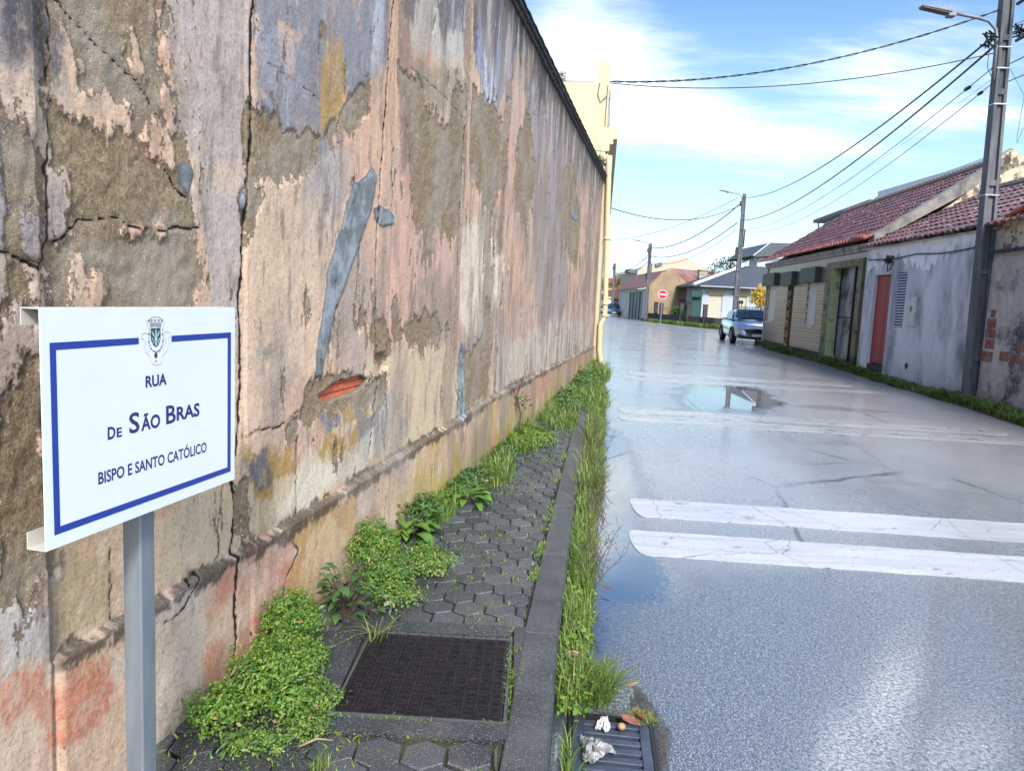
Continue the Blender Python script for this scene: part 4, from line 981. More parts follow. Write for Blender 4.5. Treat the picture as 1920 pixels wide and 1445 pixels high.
for k, ch in enumerate('AVEIRO'):
    u, v = c8(795 + k * 14, 900 - k * 50); text_part(ch, u - 0.0011, u + 0.0011, v - 0.0015, v + 0.0015, crest_red, 0, crest, 'ribbon_letter')
cpoly([(600, 1145), (655, 1145), (640, 1165), (655, 1190), (600, 1190), (615, 1165)], crest_red, 'emblem')

# ================================================================== BUILDINGS
def walls_open(mb, x0, x1, z0, z1, y0, y1, ops):
    """slab wall x0..x1, z0..z1 between y0 (inner) and y1 (outer) with rectangular openings (xa,xb,za,zb)"""
    xs = sorted({x0, x1} | {v for o_ in ops for v in o_[:2]}); zs_ = sorted({z0, z1} | {v for o_ in ops for v in o_[2:]})
    xs = [v for v in xs if x0 <= v <= x1]; zs_ = [v for v in zs_ if z0 <= v <= z1]
    for i in range(len(xs) - 1):
        j = 0
        while j < len(zs_) - 1:
            cx = (xs[i] + xs[i + 1]) / 2
            hit = lambda k: any(o_[0] < cx < o_[1] and o_[2] < (zs_[k] + zs_[k + 1]) / 2 < o_[3] for o_ in ops)
            if hit(j): j += 1; continue
            k = j
            while k + 1 < len(zs_) - 1 and not hit(k + 1): k += 1
            mb.box(xs[i], xs[i + 1], y0, y1, zs_[j], zs_[k + 1]); j = k + 1

# ---- cream-yellow building behind the end of the old wall
YB = thing('yellow_building', 'tall cream yellow building with stepped cornice and downpipe at the end of the old wall', 'building', (1.7, 15.6, 0))
yo = 15.46
def yv(p_): q = at(*p_, 15.6); return (float(q[0]), float(q[2]))
gab = [(-9, -0.1), (1.62, -0.1), (1.62, 5.83), (-9, 5.83)]
slope = 0.116
def yprism(mb, x0, x1, ya, yb, z0, z1):
    """block whose long sides follow the street"""
    sx = slope
    vs = [(x + sx * (y - yo) * f_, y, z) for z in (z0, z1) for y in (ya, yb) for x, f_ in ((x0, 1 if x0 > -5 else 0), (x1, 1))]
    mb.add(vs, [(0, 2, 3, 1), (4, 5, 7, 6), (0, 1, 5, 4), (2, 6, 7, 3), (0, 4, 6, 2), (1, 3, 7, 5)])
mb = MB(); yprism(mb, -9, 1.652, yo + 0.05, 29, -0.1, 5.82); mb.build('wall', cream_paint, YB, True)
mb = MB()
yprism(mb, 1.42, 1.658, yo + 0.046, yo + 0.40, 5.0, 6.26)           # corner pier above the roof line
yprism(mb, 1.50, 1.72, yo - 0.02, yo + 0.35, -0.05, 4.45)            # pilaster
mb.build('corner_pier', M('cream_trim', (0.50, 0.43, 0.27), (0.47, 0.40, 0.25), 0.6, dirt=(0.46, 0.38, 0.22), dlo=0.62, dhi=0.8), YB, True)
mb = MB()
yprism(mb, 1.653, 1.69, yo + 0.42, 28.9, 0, 5.80)
yprism(mb, 1.661, 1.72, yo + 0.46, 28.9, 0, 4.56)
mb.build('street_front', grey_face, YB, True)
mb = MB()
for x1_, z0_, z1_ in ((1.73, 4.52, 4.66), (1.80, 4.66, 4.76), (1.88, 4.76, 4.98)): yprism(mb, 1.45, x1_, yo + 0.03, 28.8, z0_, z1_ - 0.002)
mb.build('cornice', cream_paint, YB, True)
mb = MB()
mb.box(-9, 1.35, yo + 0.06, yo + 0.5, 5.822, 5.86); mb.build('parapet_cap', M('cap_grey', (0.35, 0.34, 0.32)), YB, True)
mb = MB()
pp_ = [yv(q) for q in ((1136, 296), (1134, 330), (1131, 450), (1128, 570), (1127, 592), (1121, 606), (1119, 655), (1121, 672), (1128, 690))]
mb.tube([(x + 0.05 - 0.02 * (z < 1.2), yo - 0.085, z) for x, z in pp_], 0.055, 12)
for q in (2, 3, 4): mb.tube([(pp_[q][0] + 0.05, yo - 0.085, pp_[q][1] - 0.02), (pp_[q][0] + 0.05, yo - 0.085, pp_[q][1] + 0.04)], 0.064, 12)
mb.build('downpipe', M('pipe_cream', (0.56, 0.48, 0.30), (0.52, 0.44, 0.27), 0.5), YB, True, smooth=True)
mb = MB(); mb.tube([(1.47, yo + 0.03, 5.83), (1.44, yo + 0.02, 5.6), (1.50, yo + 0.02, 5.45), (1.6, yo + 0.03, 5.55), (1.66, yo + 0.2, 5.83)], 0.008, 5)
mb.tube([(1.63, yo - 0.0, 5.8), (1.62, yo + 0.02, 5.2), (1.62, yo + 0.01, 5.0)], 0.006, 5); mb.build('service_cable', black_cable, YB, True)
mb = MB(); mb.box(1.42, 1.75, yo - 0.20, yo + 0.3, -0.1, 0.26); mb.build('plinth_block', M('plinth_white', (0.55, 0.54, 0.52), (0.42, 0.41, 0.39), 0.9, bump=0.6, dirt=(0.25, 0.22, 0.2)), YB, True, bevel=0.03)
# further row house on the left, only its eaves show past the yellow one
RH = thing('row_house', 'low cream house whose eaves just show beyond the yellow building', 'house', (3.3, 31, 0))
mb = MB(); mb.prism([(-4, 0), (3.46, 0), (3.46, 4.2), (-4, 4.2)], 1, 31, 52)
mb.v = [(x + (0.116 * (y - 31) if x > 0 else 0), y, z) for x, y, z in mb.v]; mb.build('wall', cream_paint, RH, True)
mb = MB(); mb.prism([(-4.3, 4.2), (3.62, 4.2), (3.62, 4.32), (0, 6.2)], 1, 30.8, 52.2); mb.v = [(x + (0.116 * (y - 31) if x > 0.5 else 0), y, z) for x, y, z in mb.v]; mb.build('roof', clay_far, RH, True)

# ---- tiled roofs
def tiled_roof(name, mat, parent, x0, x1, y0, z0, y1, z1, tw=0.23, tl=0.36, lift=0.045, skew0=0.0, skew1=0.0, edge=None):
    """roof slope from eave (y0,z0) to ridge (y1,z1) between local x0..x1, every tile a half-round hump"""
    L = math.hypot(y1 - y0, z1 - z0); rows = max(2, int(round(L / tl))); cols = max(2, int(round((x1 - x0) / tw))); mb = MB(); seg = 4
    uy, uz = (y1 - y0) / L, (z1 - z0) / L; ny, nz = -uz * (1 if y1 > y0 else -1), abs(uy)
    nyv = (-uz, uy) if uy > 0 else (uz, -uy)
    for r in range(rows):
        for c_ in range(cols):
            mb.cur = random.random(); a0 = x0 + (x1 - x0) * c_ / cols; a1 = x0 + (x1 - x0) * (c_ + 1) / cols
            jj = random.uniform(-0.006, 0.006)
            vs = []
            for rr, ex in ((r, 0.0), (r + 1, 0.04)):
                t = min(1, (rr + ex * 0) / rows); up = lift * (1 if rr == r else 0.35)
                for k in range(seg + 1):
                    q = k / seg; hmp = 0.05 * math.sin(PI * q) ** 0.8 if True else 0
                    x = a0 + (a1 - a0) * q + (skew0 * t if c_ < cols / 2 else skew1 * t) * (abs((c_ + q) / cols - 0.5) * 2)
                    d = up + hmp + jj
                    vs.append((x, y0 + uy * L * t + nyv[0] * d, z0 + uz * L * t + nyv[1] * d))
            n_ = seg + 1
            fs = [(k, k + 1, n_ + k + 1, n_ + k) for k in range(seg)]
            vs += [(v[0], v[1] - nyv[0] * 0.03, v[2] - nyv[1] * 0.03) for v in vs[:n_]]
            fs += [(2 * n_ + k, 2 * n_ + k + 1, k + 1, k) for k in range(seg)]
            mb.add(vs, fs)
    o_ = mb.build(name, mat, parent, tint=True); return o_

# facade frames: local +x runs away from the camera along the street, local -y is inside the building
def facade_frame(dirx): return math.atan2(1.0, dirx)
def loc_on(o, dx_, s): return None

# ---- house with patterned tiles (azulejos)
az = bpy.data.materials.new('azulejo_tiles'); az.use_nodes = True; n = NT(az.node_tree); n.n.clear()
co = n.new('ShaderNodeTexCoord').outputs['Object']; ax, ay, azc = n.sep(co)
T = 0.30
fx = n.math('SUBTRACT', n.math('FRACT', n.math('DIVIDE', ax, T)), 0.5); fz = n.math('SUBTRACT', n.math('FRACT', n.math('DIVIDE', azc, T)), 0.5)
afx, afz = n.math('ABSOLUTE', fx), n.math('ABSOLUTE', fz)
dia = n.math('ADD', afx, afz); rad = n.math('SQRT', n.math('ADD', n.math('MULTIPLY', fx, fx), n.math('MULTIPLY', fz, fz)))
tone = n.noise(co, 7, 3)
c = n.mix(n.step(n.math('MAXIMUM', afx, afz), 0.20, 0.27), (0.37, 0.30, 0.26), (0.115, 0.07, 0.055))
c = n.mix(n.step(rad, 0.16, 0.12), c, (0.20, 0.14, 0.11))
c = n.mix(n.step(dia, 0.86, 0.90), c, (0.38, 0.32, 0.26))
c = n.mix(n.step(n.math('MAXIMUM', afx, afz), 0.46, 0.48), c, (0.36, 0.31, 0.26))
topz = n.step(azc, 2.86, 2.92)
c = n.mix(n.math('MULTIPLY', topz, 0.6), c, (0.36, 0.33, 0.30))
c = n.mix(n.step(tone, 0.35, 0.7, 0, 0.35), c, (0.22, 0.19, 0.17))
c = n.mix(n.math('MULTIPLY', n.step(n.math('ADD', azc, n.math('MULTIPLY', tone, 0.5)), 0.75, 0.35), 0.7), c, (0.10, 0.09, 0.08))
p = n.new('ShaderNodeBsdfPrincipled'); n.l.new(c, p.inputs[0]); p.inputs['Roughness'].default_value = 0.3
o = n.new('ShaderNodeOutputMaterial'); n.l.new(p.outputs[0], o.inputs[0])
azy = M('azulejo_ochre', (0.62, 0.38, 0.10), (0.16, 0.07, 0.03), 0.3, scale=9, detail=1, dirt=(0.68, 0.55, 0.36), dscale=14, dlo=0.5, dhi=0.56)
TH = thing('tiled_house', 'single storey house faced in brown patterned wall tiles with red clay roof', 'house', (9.05, 19.17, 0.0), math.atan2(1.0, 0.088))
mb = MB(); FL = 11.0
ops = [(9.62, 10.80, 1.05, 2.48), (7.18, 8.0, 0.2, 2.44), (4.62, 5.6, 1.05, 2.48), (0.98, 3.1, 0.0, 2.78)]
mb = MB(); walls_open(mb, 0.25, FL, 0.0, 3.14, -0.35, 0.0, [(a, b, c_, d) for a, b, c_, d in ops]); mb.build('tiled_front', az, TH)
plast = M('weathered_lime', (0.46, 0.45, 0.43), (0.33, 0.32, 0.31), 0.85, scale=4, bump=0.4, dirt=(0.13, 0.13, 0.13), dscale=2.2, dstretch=(1, 1, 0.4), dlo=0.5)
mb = MB(); mb.box(0.0, 0.248, -0.35, 0.035, 0, 3.14); mb.box(FL + 0.001, FL + 0.16, -0.35, 0.03, 0, 3.14); mb.box(-0.0, FL + 0.2, -0.35, 0.07, 3.141, 3.22); mb.box(0, FL + 0.24, -0.35, 0.12, 3.222, 3.33)
mb.build('corner_trim', plast, TH)
tarm = M('tar_base', (0.03, 0.03, 0.035), (0.06, 0.06, 0.06), 0.8)
for a_1, b_1, h_1 in ((0.26, 0.67, 0.22), (3.68, 7.17, 0.28), (8.01, FL - 0.01, 0.30)):
    mb = MB(); mb.box(a_1, b_1, 0.001, 0.012, 0, h_1); mb.build('base_course', tarm, TH)
mb = MB(); D1 = 5.9; RZ = 5.42; RY = -2.9
mb.box(FL - 0.25, FL + 0.14, -D1, -0.351, 0, 3.2); mb.box(0.02, 0.3, -D1, -0.351, 0, 3.2); mb.box(0.02, FL + 0.14, -D1 - 0.2, -D1 - 0.001, 0, 3.2)
mb.prism([(-0.2, 3.34), (RY, RZ - 0.05), (-D1, 3.34)], 0, FL + 0.15, FL - 0.1); mb.build('side_wall', plast, TH)
tiled_roof('roof', clay, TH, 0.35, FL + 0.3, 0.02, 3.50, RY, RZ, skew1=-0.0)
tiled_roof('roof_rear', clay, TH, 0.35, FL + 0.3, -D1 - 0.2, 3.3, RY - 0.01, RZ)
tiled_roof('eave_tiles', clay_edge, TH, 0.05, FL + 0.5, 0.34, 3.36, 0.03, 3.50, tl=0.2, lift=0.03)
mb = MB()
for k in range(48):
    x = 0.4 + k * 0.234; mb.tube([(x, RY, RZ + 0.06), (x + 0.22, RY, RZ + 0.085)], [0.10, 0.12], 8)
mb.build('ridge_tiles', M('ridge_mortar', (0.26, 0.20, 0.17), (0.17, 0.13, 0.12), 0.8, scale=10), TH)
mb = MB(); mb.tube([(0.0, 0.33, 3.43), (0.55, 0.33, 3.44), (1.0, 0.30, 3.45)], 0.065, 10); mb.build('eave_pipe', M('terracotta', (0.34, 0.09, 0.05), (0.22, 0.07, 0.05)), TH, smooth=True)
# rake parapet between the two roofs
PARAC = M('rake_mortar', (0.27, 0.245, 0.22), (0.17, 0.155, 0.14), 0.9, scale=5, bump=0.6, bscale=30, dirt=(0.09, 0.085, 0.08), dscale=3, dstretch=(1, 1, 0.5), dlo=0.5)
mb = MB(); poly = [(0.12, 3.30), (0.12, 3.50), (RY, RZ + 0.16), (RY, RZ - 0.25)]
mb.add([(x, y, z) for x in (-0.06, 0.34) for y, z in poly], [(0, 1, 2, 3), (7, 6, 5, 4), (0, 4, 5, 1), (1, 5, 6, 2), (2, 6, 7, 3), (3, 7, 4, 0)])
mb.build('rake_parapet', PARAC, TH)
stonem = M('rubble_cream', (0.64, 0.54, 0.39), (0.40, 0.33, 0.23), 0.9, scale=6, bump=0.8, bscale=25, dirt=(0.14, 0.11, 0.09), dscale=5, dlo=0.5, dhi=0.6)
mb = MB(); mb.add([(x, y, z) for x in (-0.075, 0.30) for y, z in [(0.0, 3.2), (RY + 0.6, RZ - 0.55), (RY + 0.22, RZ + 0.05), (RY, RZ + 0.28), (RY - 0.35, RZ + 0.02), (-D1, 3.3), (-D1, 0), (0.0, 0.0)]], [(0, 1, 2, 3, 4, 5, 6, 7), (15, 14, 13, 12, 11, 10, 9, 8)] + [(i, (i + 1) % 8, 8 + (i + 1) % 8, 8 + i) for i in range(8)])
mb.v = [(x * 0.8, min(y, -0.352) if z < 3.25 else y, z) for x, y, z in mb.v]; mb.build('gable', stonem, TH)
# openings
def shutter(parent, xa, xb, za, zb, depth, slats=True, mat=white_shut, name='window'):
    mb = MB(); z = za
    while z < zb - 0.01:
        mb.box(xa + 0.002, xb - 0.002, -depth - 0.02, -depth + 0.004, z + 0.004, min(z + 0.052, zb)); z += 0.056
    mb.box(xa, xb, -depth - 0.05, -depth - 0.021, za, zb)
    return mb.build(name, mat, parent)
for xa, xb, za, zb in ((9.62, 10.80, 1.05, 2.48), (4.62, 5.6, 1.05, 2.48)):
    wn_ = shutter(TH, xa + 0.0, xb, za + 0.03, zb, 0.05)
    mb = MB(); mb.box(xa + 0.001, xb - 0.001, -0.15, 0.03, za - 0.03, za + 0.028); mb.build('sill', M('sill_white', (0.6, 0.6, 0.58)), wn_)
    mb = MB(); mb.box(xb - 0.010, xb - 0.001, -0.149, -0.002, za + 0.03, zb - 0.002); mb.build('reveal_tiles', azy, wn_)
    mb = MB(); mb.box(xa - 0.32, xb + 0.30, 0.002, 0.20, zb - 0.06, zb + 0.42); mb.build('shutter_box', green_box, wn_, bevel=0.006)
mb = MB(); mb.box(7.16, 8.02, 0.002, 0.0021, 0, 0.001); mb.v = []; mb.f = []; mb.a = []
mb.box(7.18, 8.0, -0.17, -0.13, 0.2, 2.44); dr = mb.build('door', M('door_dark', (0.05, 0.035, 0.03), (0.03, 0.02, 0.02), 0.6), TH)
mb = MB(); mb.box(7.989, 7.999, -0.129, -0.002, 0.2, 2.44); mb.build('reveal_tiles', azy, dr)
for k in range(6):
    mb = MB(); zc = 0.5 + k * 0.36; mb.lathe([(0.045, 7.9885), (0.045, 7.986)], 12, (0, -0.065, zc), 'x'); mb.lathe([(0.02, 7.9855), (0.02, 7.984)], 10, (0, -0.065, zc), 'x'); mb.build('tile_motif', M('motif_%d' % k, (0.10, 0.05, 0.03)), dr)
mb = MB(); mb.box(6.92, 8.26, 0.002, 0.20, 2.38, 2.86); mb.build('shutter_box', green_box, dr, bevel=0.006)
# garage door with olive surround
olive = M('olive_paint', (0.20, 0.21, 0.10), (0.13, 0.14, 0.07), 0.7, scale=3, dirt=(0.045, 0.05, 0.025), dscale=2.5, dlo=0.5, dhi=0.65, bump=0.2)
olive_lit = M('olive_reveal_lit', (0.50, 0.55, 0.28), (0.38, 0.43, 0.20), 0.7, scale=3, dirt=(0.13, 0.15, 0.06), dscale=2.5, dlo=0.52, dhi=0.65)  # paler copy of the olive paint, light on the jamb put into colour
gmet = M('garage_metal', (0.36, 0.40, 0.46), (0.16, 0.19, 0.24), 0.42, 0.35, scale=1.6, stretch=(2, 1, 0.7), dirt=(0.035, 0.04, 0.05), dscale=1.8, dlo=0.46, dhi=0.62)
mb = MB(); GX0, GX1, GZ = 0.98, 3.1, 2.78
mb.box(GX1 - 0.0, GX1 + 0.55, 0.001, 0.07, 0, GZ + 0.19); mb.box(GX0 - 0.30, GX0, 0.001, 0.07, 0, GZ + 0.19); mb.box(GX0, GX1 - 0.001, 0.001, 0.07, GZ, GZ + 0.19)
gd = mb.build('garage_frame', olive, TH)
mb = MB(); mb.box(GX1 - 0.014, GX1 - 0.002, -0.219, 0.069, 0, GZ - 0.001); mb.build('reveal_lit_overlay', olive_lit, gd)
mb = MB(); mb.box(GX0, GX1, -0.27, -0.221, 0.05, GZ); gdoor = mb.build('garage_door', gmet, TH)
mb = MB()
mb.box(1.86, 1.93, -0.22, -0.17, 0.05, GZ); mb.box(1.10, 1.80, -0.22, -0.195, 1.9, 1.96); mb.box(1.94, GX1 - 0.03, -0.22, -0.19, 1.36, 1.40); mb.box(1.10, 1.14, -0.22, -0.195, 0.05, 1.9); mb.box(1.76, 1.80, -0.22, -0.195, 0.05, 1.899); mb.box(GX1 - 0.05, GX1 - 0.016, -0.22, -0.185, 0.05, GZ)
mb.build('door_rails', M('rail_dark', (0.03, 0.035, 0.04), None, 0.5, 0.3), gdoor)
mb = MB(); mb.tube([(1.95, -0.22, 1.2), (1.95, -0.16, 1.2), (1.95, -0.16, 1.05), (1.95, -0.22, 1.05)], 0.012, 6); mb.build('handle', dark_metal, gdoor)

# ---- grey rendered house
render_m = M('grey_render', (0.68, 0.69, 0.71), (0.50, 0.51, 0.54), 0.85, scale=1.6, stretch=(1, 1, 0.35), bump=0.35, bscale=40, dirt=(0.17, 0.18, 0.205), dscale=1.4, dlo=0.43, dhi=0.74, dstretch=(1.2, 1, 0.5))
white_render = M('white_render', (0.88, 0.88, 0.90), (0.82, 0.82, 0.84), 0.85, scale=2, bump=0.3, dirt=(0.30, 0.31, 0.34), dscale=2.2, dlo=0.5, dhi=0.7, dstretch=(1, 1, 0.6))
GHD = 0.06; GH = thing('grey_house', 'grey rendered low house with red wooden door and louvred vent beside the concrete pole', 'house', (8.40, 12.3, 0.0), math.atan2(1.0, GHD))
gl = math.hypot(1, GHD)
def gx(Y): return (Y - 12.3) * gl
def frame_ragged(zlo):  # the white upper coat ends in a ragged drip line
    pts = []; x = gx(13.55)
    while x < gx(19.1): pts.append((x, zlo + random.uniform(-0.13, 0.13) - 0.25 * (0.5 + 0.5 * math.sin(x * 2.1)))); x += 0.11
    return pts
DX0, DX1, DZ0, DZ1 = gx(17.62), gx(18.58), 0.33, 2.46
VX0, VX1, VZ0, VZ1 = gx(16.82), gx(17.28), 1.24, 2.48
mb = MB(); walls_open(mb, gx(13.5), gx(19.15), 0, 3.10, -0.30, 0, [(DX0, DX1, 0.0, DZ1), (VX0, VX1, VZ0, VZ1)]); mb.build('wall', render_m, GH)
rg = frame_ragged(2.82); mb = MB(); N_ = len(rg)
mb.add([(x, 0.004, z) for x, z in rg] + [(x, 0.004, 3.10) for x, z in rg], [(i, i + 1, N_ + i + 1, N_ + i) for i in range(N_ - 1)]); mb.build('white_coat', white_render, GH)
redm = M('red_door', (0.36, 0.045, 0.05), (0.25, 0.035, 0.04), 0.55, scale=4, stretch=(6, 1, 0.4), dirt=(0.42, 0.16, 0.14), dscale=5, dlo=0.62, dhi=0.75, dstretch=(4, 1, 0.5))
mb = MB(); xm = DX0 + (DX1 - DX0) * 0.40; mb.box(DX0 + 0.01, xm - 0.012, -0.12, -0.08, DZ0, DZ1 - 0.005); mb.box(xm + 0.012, DX1 - 0.01, -0.12, -0.08, DZ0, DZ1 - 0.005); rd = mb.build('door', redm, GH)
mb = MB(); mb.box(DX0, DX1, -0.20, -0.13, 0.02, DZ1); mb.build('backing', M('shadow_gap', (0.02, 0.015, 0.015)), rd)
mb = MB(); mb.lathe([(0.02, -0.079), (0.02, -0.06)], 12, (DX0 + 0.12, 0, 2.2), 'y'); mb.build('knob', white_paint, rd)
mb = MB(); mb.box(DX0 + 0.005, DX1 - 0.005, -0.11, -0.02, 0.0, 0.30); mb.build('step_stone', M('step_dark', (0.05, 0.05, 0.055), (0.03, 0.03, 0.03), 0.8), rd)
mb = MB(); z = VZ0 + 0.01
while z < VZ1 - 0.04: mb.add([(x, y, zz_) for x in (VX0, VX1) for y, zz_ in ((-0.03, z + 0.028), (-0.006, z), (-0.002, z + 0.006), (-0.026, z + 0.034))], [(0, 1, 2, 3), (7, 6, 5, 4), (0, 4, 5, 1), (1, 5, 6, 2), (2, 6, 7, 3), (3, 7, 4, 0)]); z += 0.062
lv = mb.build('louvre_window', M('louvre_white', (0.62, 0.62, 0.70)), GH); mb = MB(); mb.box(VX0, VX1, -0.12, -0.031, VZ0, VZ1); mb.build('dark_backing', M('navy_backing', (0.02, 0.018, 0.06)), lv)
mb = MB(); a0, a1 = gx(16.22), gx(16.52); mb.box(a0, a1, 0.001, 0.05, 1.30, 1.84); mb.box(a0 + 0.02, a1 - 0.06, 0.001, 0.03, 1.845, 1.93); mt = mb.build('meter_box', M('meter_white', (0.62, 0.61, 0.58), (0.5, 0.5, 0.47), 0.6, dirt=(0.3, 0.3, 0.3)), GH, bevel=0.005)
mb = MB(); mb.lathe([(0.035, 0.0505), (0.035, 0.054)], 12, (0, 0, 0), 'y'); mb.v = [(x + (a0 + a1) / 2, y, z * 2.0 + 1.66) for x, y, z in mb.v]; mb.build('meter_dial', plastic_b, mt)
mb = MB(); mb.lathe([(0.055, 0.001), (0.07, 0.012), (0.05, 0.016), (0.045, 0.004)], 14, (gx(16.4), 0, 0.42), 'y'); mb.build('vent_hole', dark_metal, GH)
tiled_roof('roof', clay, GH, gx(11.5), gx(19.2), 0.20, 3.12, -2.6, 4.55, tl=0.34)
tiled_roof('roof_rear', clay, GH, gx(11.5), gx(19.2), -5.2, 3.12, -2.61, 4.55, tl=0.34)
mb = MB()
for k in range(int((gx(19.2) - gx(11.5)) / 0.24)): x = gx(11.5) + k * 0.24; mb.tube([(x, -2.6, 4.60), (x + 0.23, -2.6, 4.62)], [0.10, 0.12], 8)
mb.build('ridge_tiles', M('ridge_mortar_b', (0.22, 0.17, 0.16), (0.14, 0.11, 0.11), 0.8, scale=10), GH)
mb = MB(); mb.box(gx(13.5), gx(19.15), -5.1, -4.9, 0, 3.1); mb.box(gx(13.5), gx(13.5) + 0.2, -4.899, -0.301, 0, 3.1); mb.box(gx(13.5), gx(19.15), -0.3, 0.08, 3.101, 3.13); mb.build('rear_wall', render_m, GH)
mb = MB(); pts = []
for i in range(15): t = i / 14; pts.append((gx(19.0) + (gx(13.9) - gx(19.0)) * t, 0.03, 2.86 - 0.05 * math.sin(PI * ((t * 2) % 1)) - 0.02 * t))
mb.tube(pts, 0.014, 6); hx = gx(17.75)
for k in range(7): mb.tube([(hx + random.uniform(-.25, .25), 0.03, 2.80 + random.uniform(-.06, .06)), (hx + random.uniform(-.2, .2), 0.10, 2.80 + random.uniform(-.12, .1)), (hx + random.uniform(-.25, .25), 0.03, 2.78 + random.uniform(-.08, .06))], 0.018, 5)
mb.tube([(hx - 0.25, 0.04, 2.74), (hx - 0.15, 0.06, 2.56), (hx, 0.06, 2.52), (hx + 0.05, 0.04, 2.78)], 0.013, 5)
mb.build('wall_cable', black_cable, GH, smooth=True)

# ---- ruined wall on the right
RW = thing('ruined_building', 'mottled derelict building end with bare bricks and corrugated flashing right of the pole', 'building', (7.95, 6, 0.0), math.atan2(1.0, GHD))
ruin_lo = M('ruin_render', (0.55, 0.49, 0.43), (0.32, 0.29, 0.27), 0.9, scale=2.5, bump=0.7, bscale=30, dirt=(0.055, 0.055, 0.07), dscale=1.3, dlo=0.5, dhi=0.66, speck=(0.5, 0.48, 0.45))
def rx(Y): return (Y - 6) * gl
off_ = -0.03
mb = MB(); walls_open(mb, rx(4.0), rx(13.48), -0.05, 2.66, -0.4, off_, []); mb.build('lower_wall', ruin_lo, RW)
mb = MB(); poly = [(rx(4.0), 2.72), (rx(13.46), 2.72), (rx(13.46), 3.14), (rx(12.5), 3.42), (rx(11.5), 3.78), (rx(4.0), 3.9)]
mb.prism(poly, 1, -0.4, off_ - 0.03); mb.build('upper_wall', stonem, RW)
mb = MB(); x = rx(4.0); N_ = int((rx(13.52) - x) / 0.02); top = []
for i in range(N_ + 1):
    xx = x + i * 0.02; zz_ = 2.70 + 0.028 * math.sin(xx * 2 * PI / 0.155); top.append((xx, zz_))
mb.add([(a, off_ - 0.25, b + 0.06) for a, b in top] + [(a, off_ + 0.10, b - 0.01) for a, b in top] + [(a, off_ + 0.10, b - 0.028) for a, b in top],
       [(i, i + 1, N_ + 2 + i, N_ + 1 + i) for i in range(N_)] + [(N_ + 1 + i, N_ + 2 + i, 2 * N_ + 3 + i, 2 * N_ + 2 + i) for i in range(N_)])
mb.build('corrugated_flashing', M('fibre_cement', (0.07, 0.07, 0.085), (0.04, 0.04, 0.05), 0.8, scale=10), RW)
bm1 = M('brick_red', (0.36, 0.11, 0.07), (0.17, 0.06, 0.05), 0.85, scale=5, bump=0.5, dirt=(0.22, 0.19, 0.17), dscale=9, dlo=0.5, dhi=0.62)
mb = MB()
for (px0, py0, Wb, Hb) in ((1864, 588, .14, .13), (1861, 606, .27, .165), (1859, 625, .29, .165), (1857, 645, .29, .17), (1850, 668, .40, .18), (1884, 668, .26, .16), (1905, 672, .25, .17), (1928, 677, .3, .17), (1915, 652, .2, .14)):
    q = onpl(px0, py0, (8.37 - 0.0, 12.3, 0), (1, -GHD, 0)); xx = rx(float(q[1])); zc = float(q[2])
    mb = MB(); mb.box(xx - Wb / 2, xx + Wb / 2, off_ - 0.05, off_ + 0.005 + random.uniform(0, .004), zc - Hb / 2, zc + Hb / 2); mb.build('bare_brick', bm1, RW, bevel=0.004)
mb = MB()
for i in range(8): a = i / 8; mb.tube([(rx(13.4 - a * 2.2), off_ + 0.02, 3.20 + a * 0.62 + random.uniform(-.02, .02)), (rx(13.1 - a * 2.2), off_ + 0.02, 3.28 + a * 0.62)], 0.045, 8)
mb.build('verge_tiles', M('terracotta_b', (0.42, 0.11, 0.05), (0.3, 0.09, 0.05)), RW)

# ---- white building behind the roofs
WB = thing('white_building', 'plain white building rising behind the long red roof', 'building', (14.0, 22, 0))
wwall = M('white_wall', (0.74, 0.75, 0.78), (0.70, 0.71, 0.74), 0.8)
A = at(1546, 410, 40); B = at(1634, 372, 33); Cc = at(1840, 304, 24.2); Dd = at(1880, 290, 22.6)
zt = float((B[2] + Cc[2] + A[2]) / 3)
mb = MB(); v0, v1 = Cc[:2], A[:2]; dirw = (v1 - v0) / np.linalg.norm(v1 - v0); nrm = np.array([dirw[1], -dirw[0]])
P0 = v0 - dirw * 6; P1 = v0 + dirw * 8.2; P2 = v1
def wslab2(mb, a, b, d0, d1, z0, z1):
    vs = [tuple(np.append(p_ + nrm * d, z)) for z in (z0, z1) for d in (d0, d1) for p_ in (a, b)]
    mb.add(vs, [(0, 2, 3, 1), (4, 5, 7, 6), (0, 1, 5, 4), (2, 6, 7, 3), (0, 4, 6, 2), (1, 3, 7, 5)])
wslab2(mb, P0 + dirw * 5.0, P2, 0, 9, 0, zt - 0.25); mb.build('wall', wwall, WB, True)
mb = MB(); wslab2(mb, P0 + dirw * 5.2, P1, -0.25, 9.2, zt - 0.249, zt); mb.build('roof_edge', wwall, WB, True)
mb = MB(); wslab2(mb, P1 + dirw * 0.01, P2 + dirw * 0.4, -0.45, 9.2, zt - 0.248, zt - 0.08); rf_ = mb.build('dark_eave', M('eave_slate', (0.12, 0.14, 0.17), (0.09, 0.10, 0.13), 0.6), WB, True)
mb = MB(); q = P2 - nrm * 0.3; mb.tube([(*q, zt - 0.25), (*(q - dirw * .1), zt - 0.5), (*(q + nrm * .3 - dirw * .3), zt - 0.7), (*(q + nrm * .3 - dirw * .3), 2)], 0.05, 8); mb.build('downpipe', wwall, WB, True)
W2 = thing('white_annexe', 'white building corner with sloping eaves behind the stone gable beyond the pole', 'building', (15, 20, 0))
Yq = 23.0; pk = at(1882, 290, Yq); lf_ = at(1858, 297, Yq); rt_ = at(1960, 322, Yq); mb = MB()
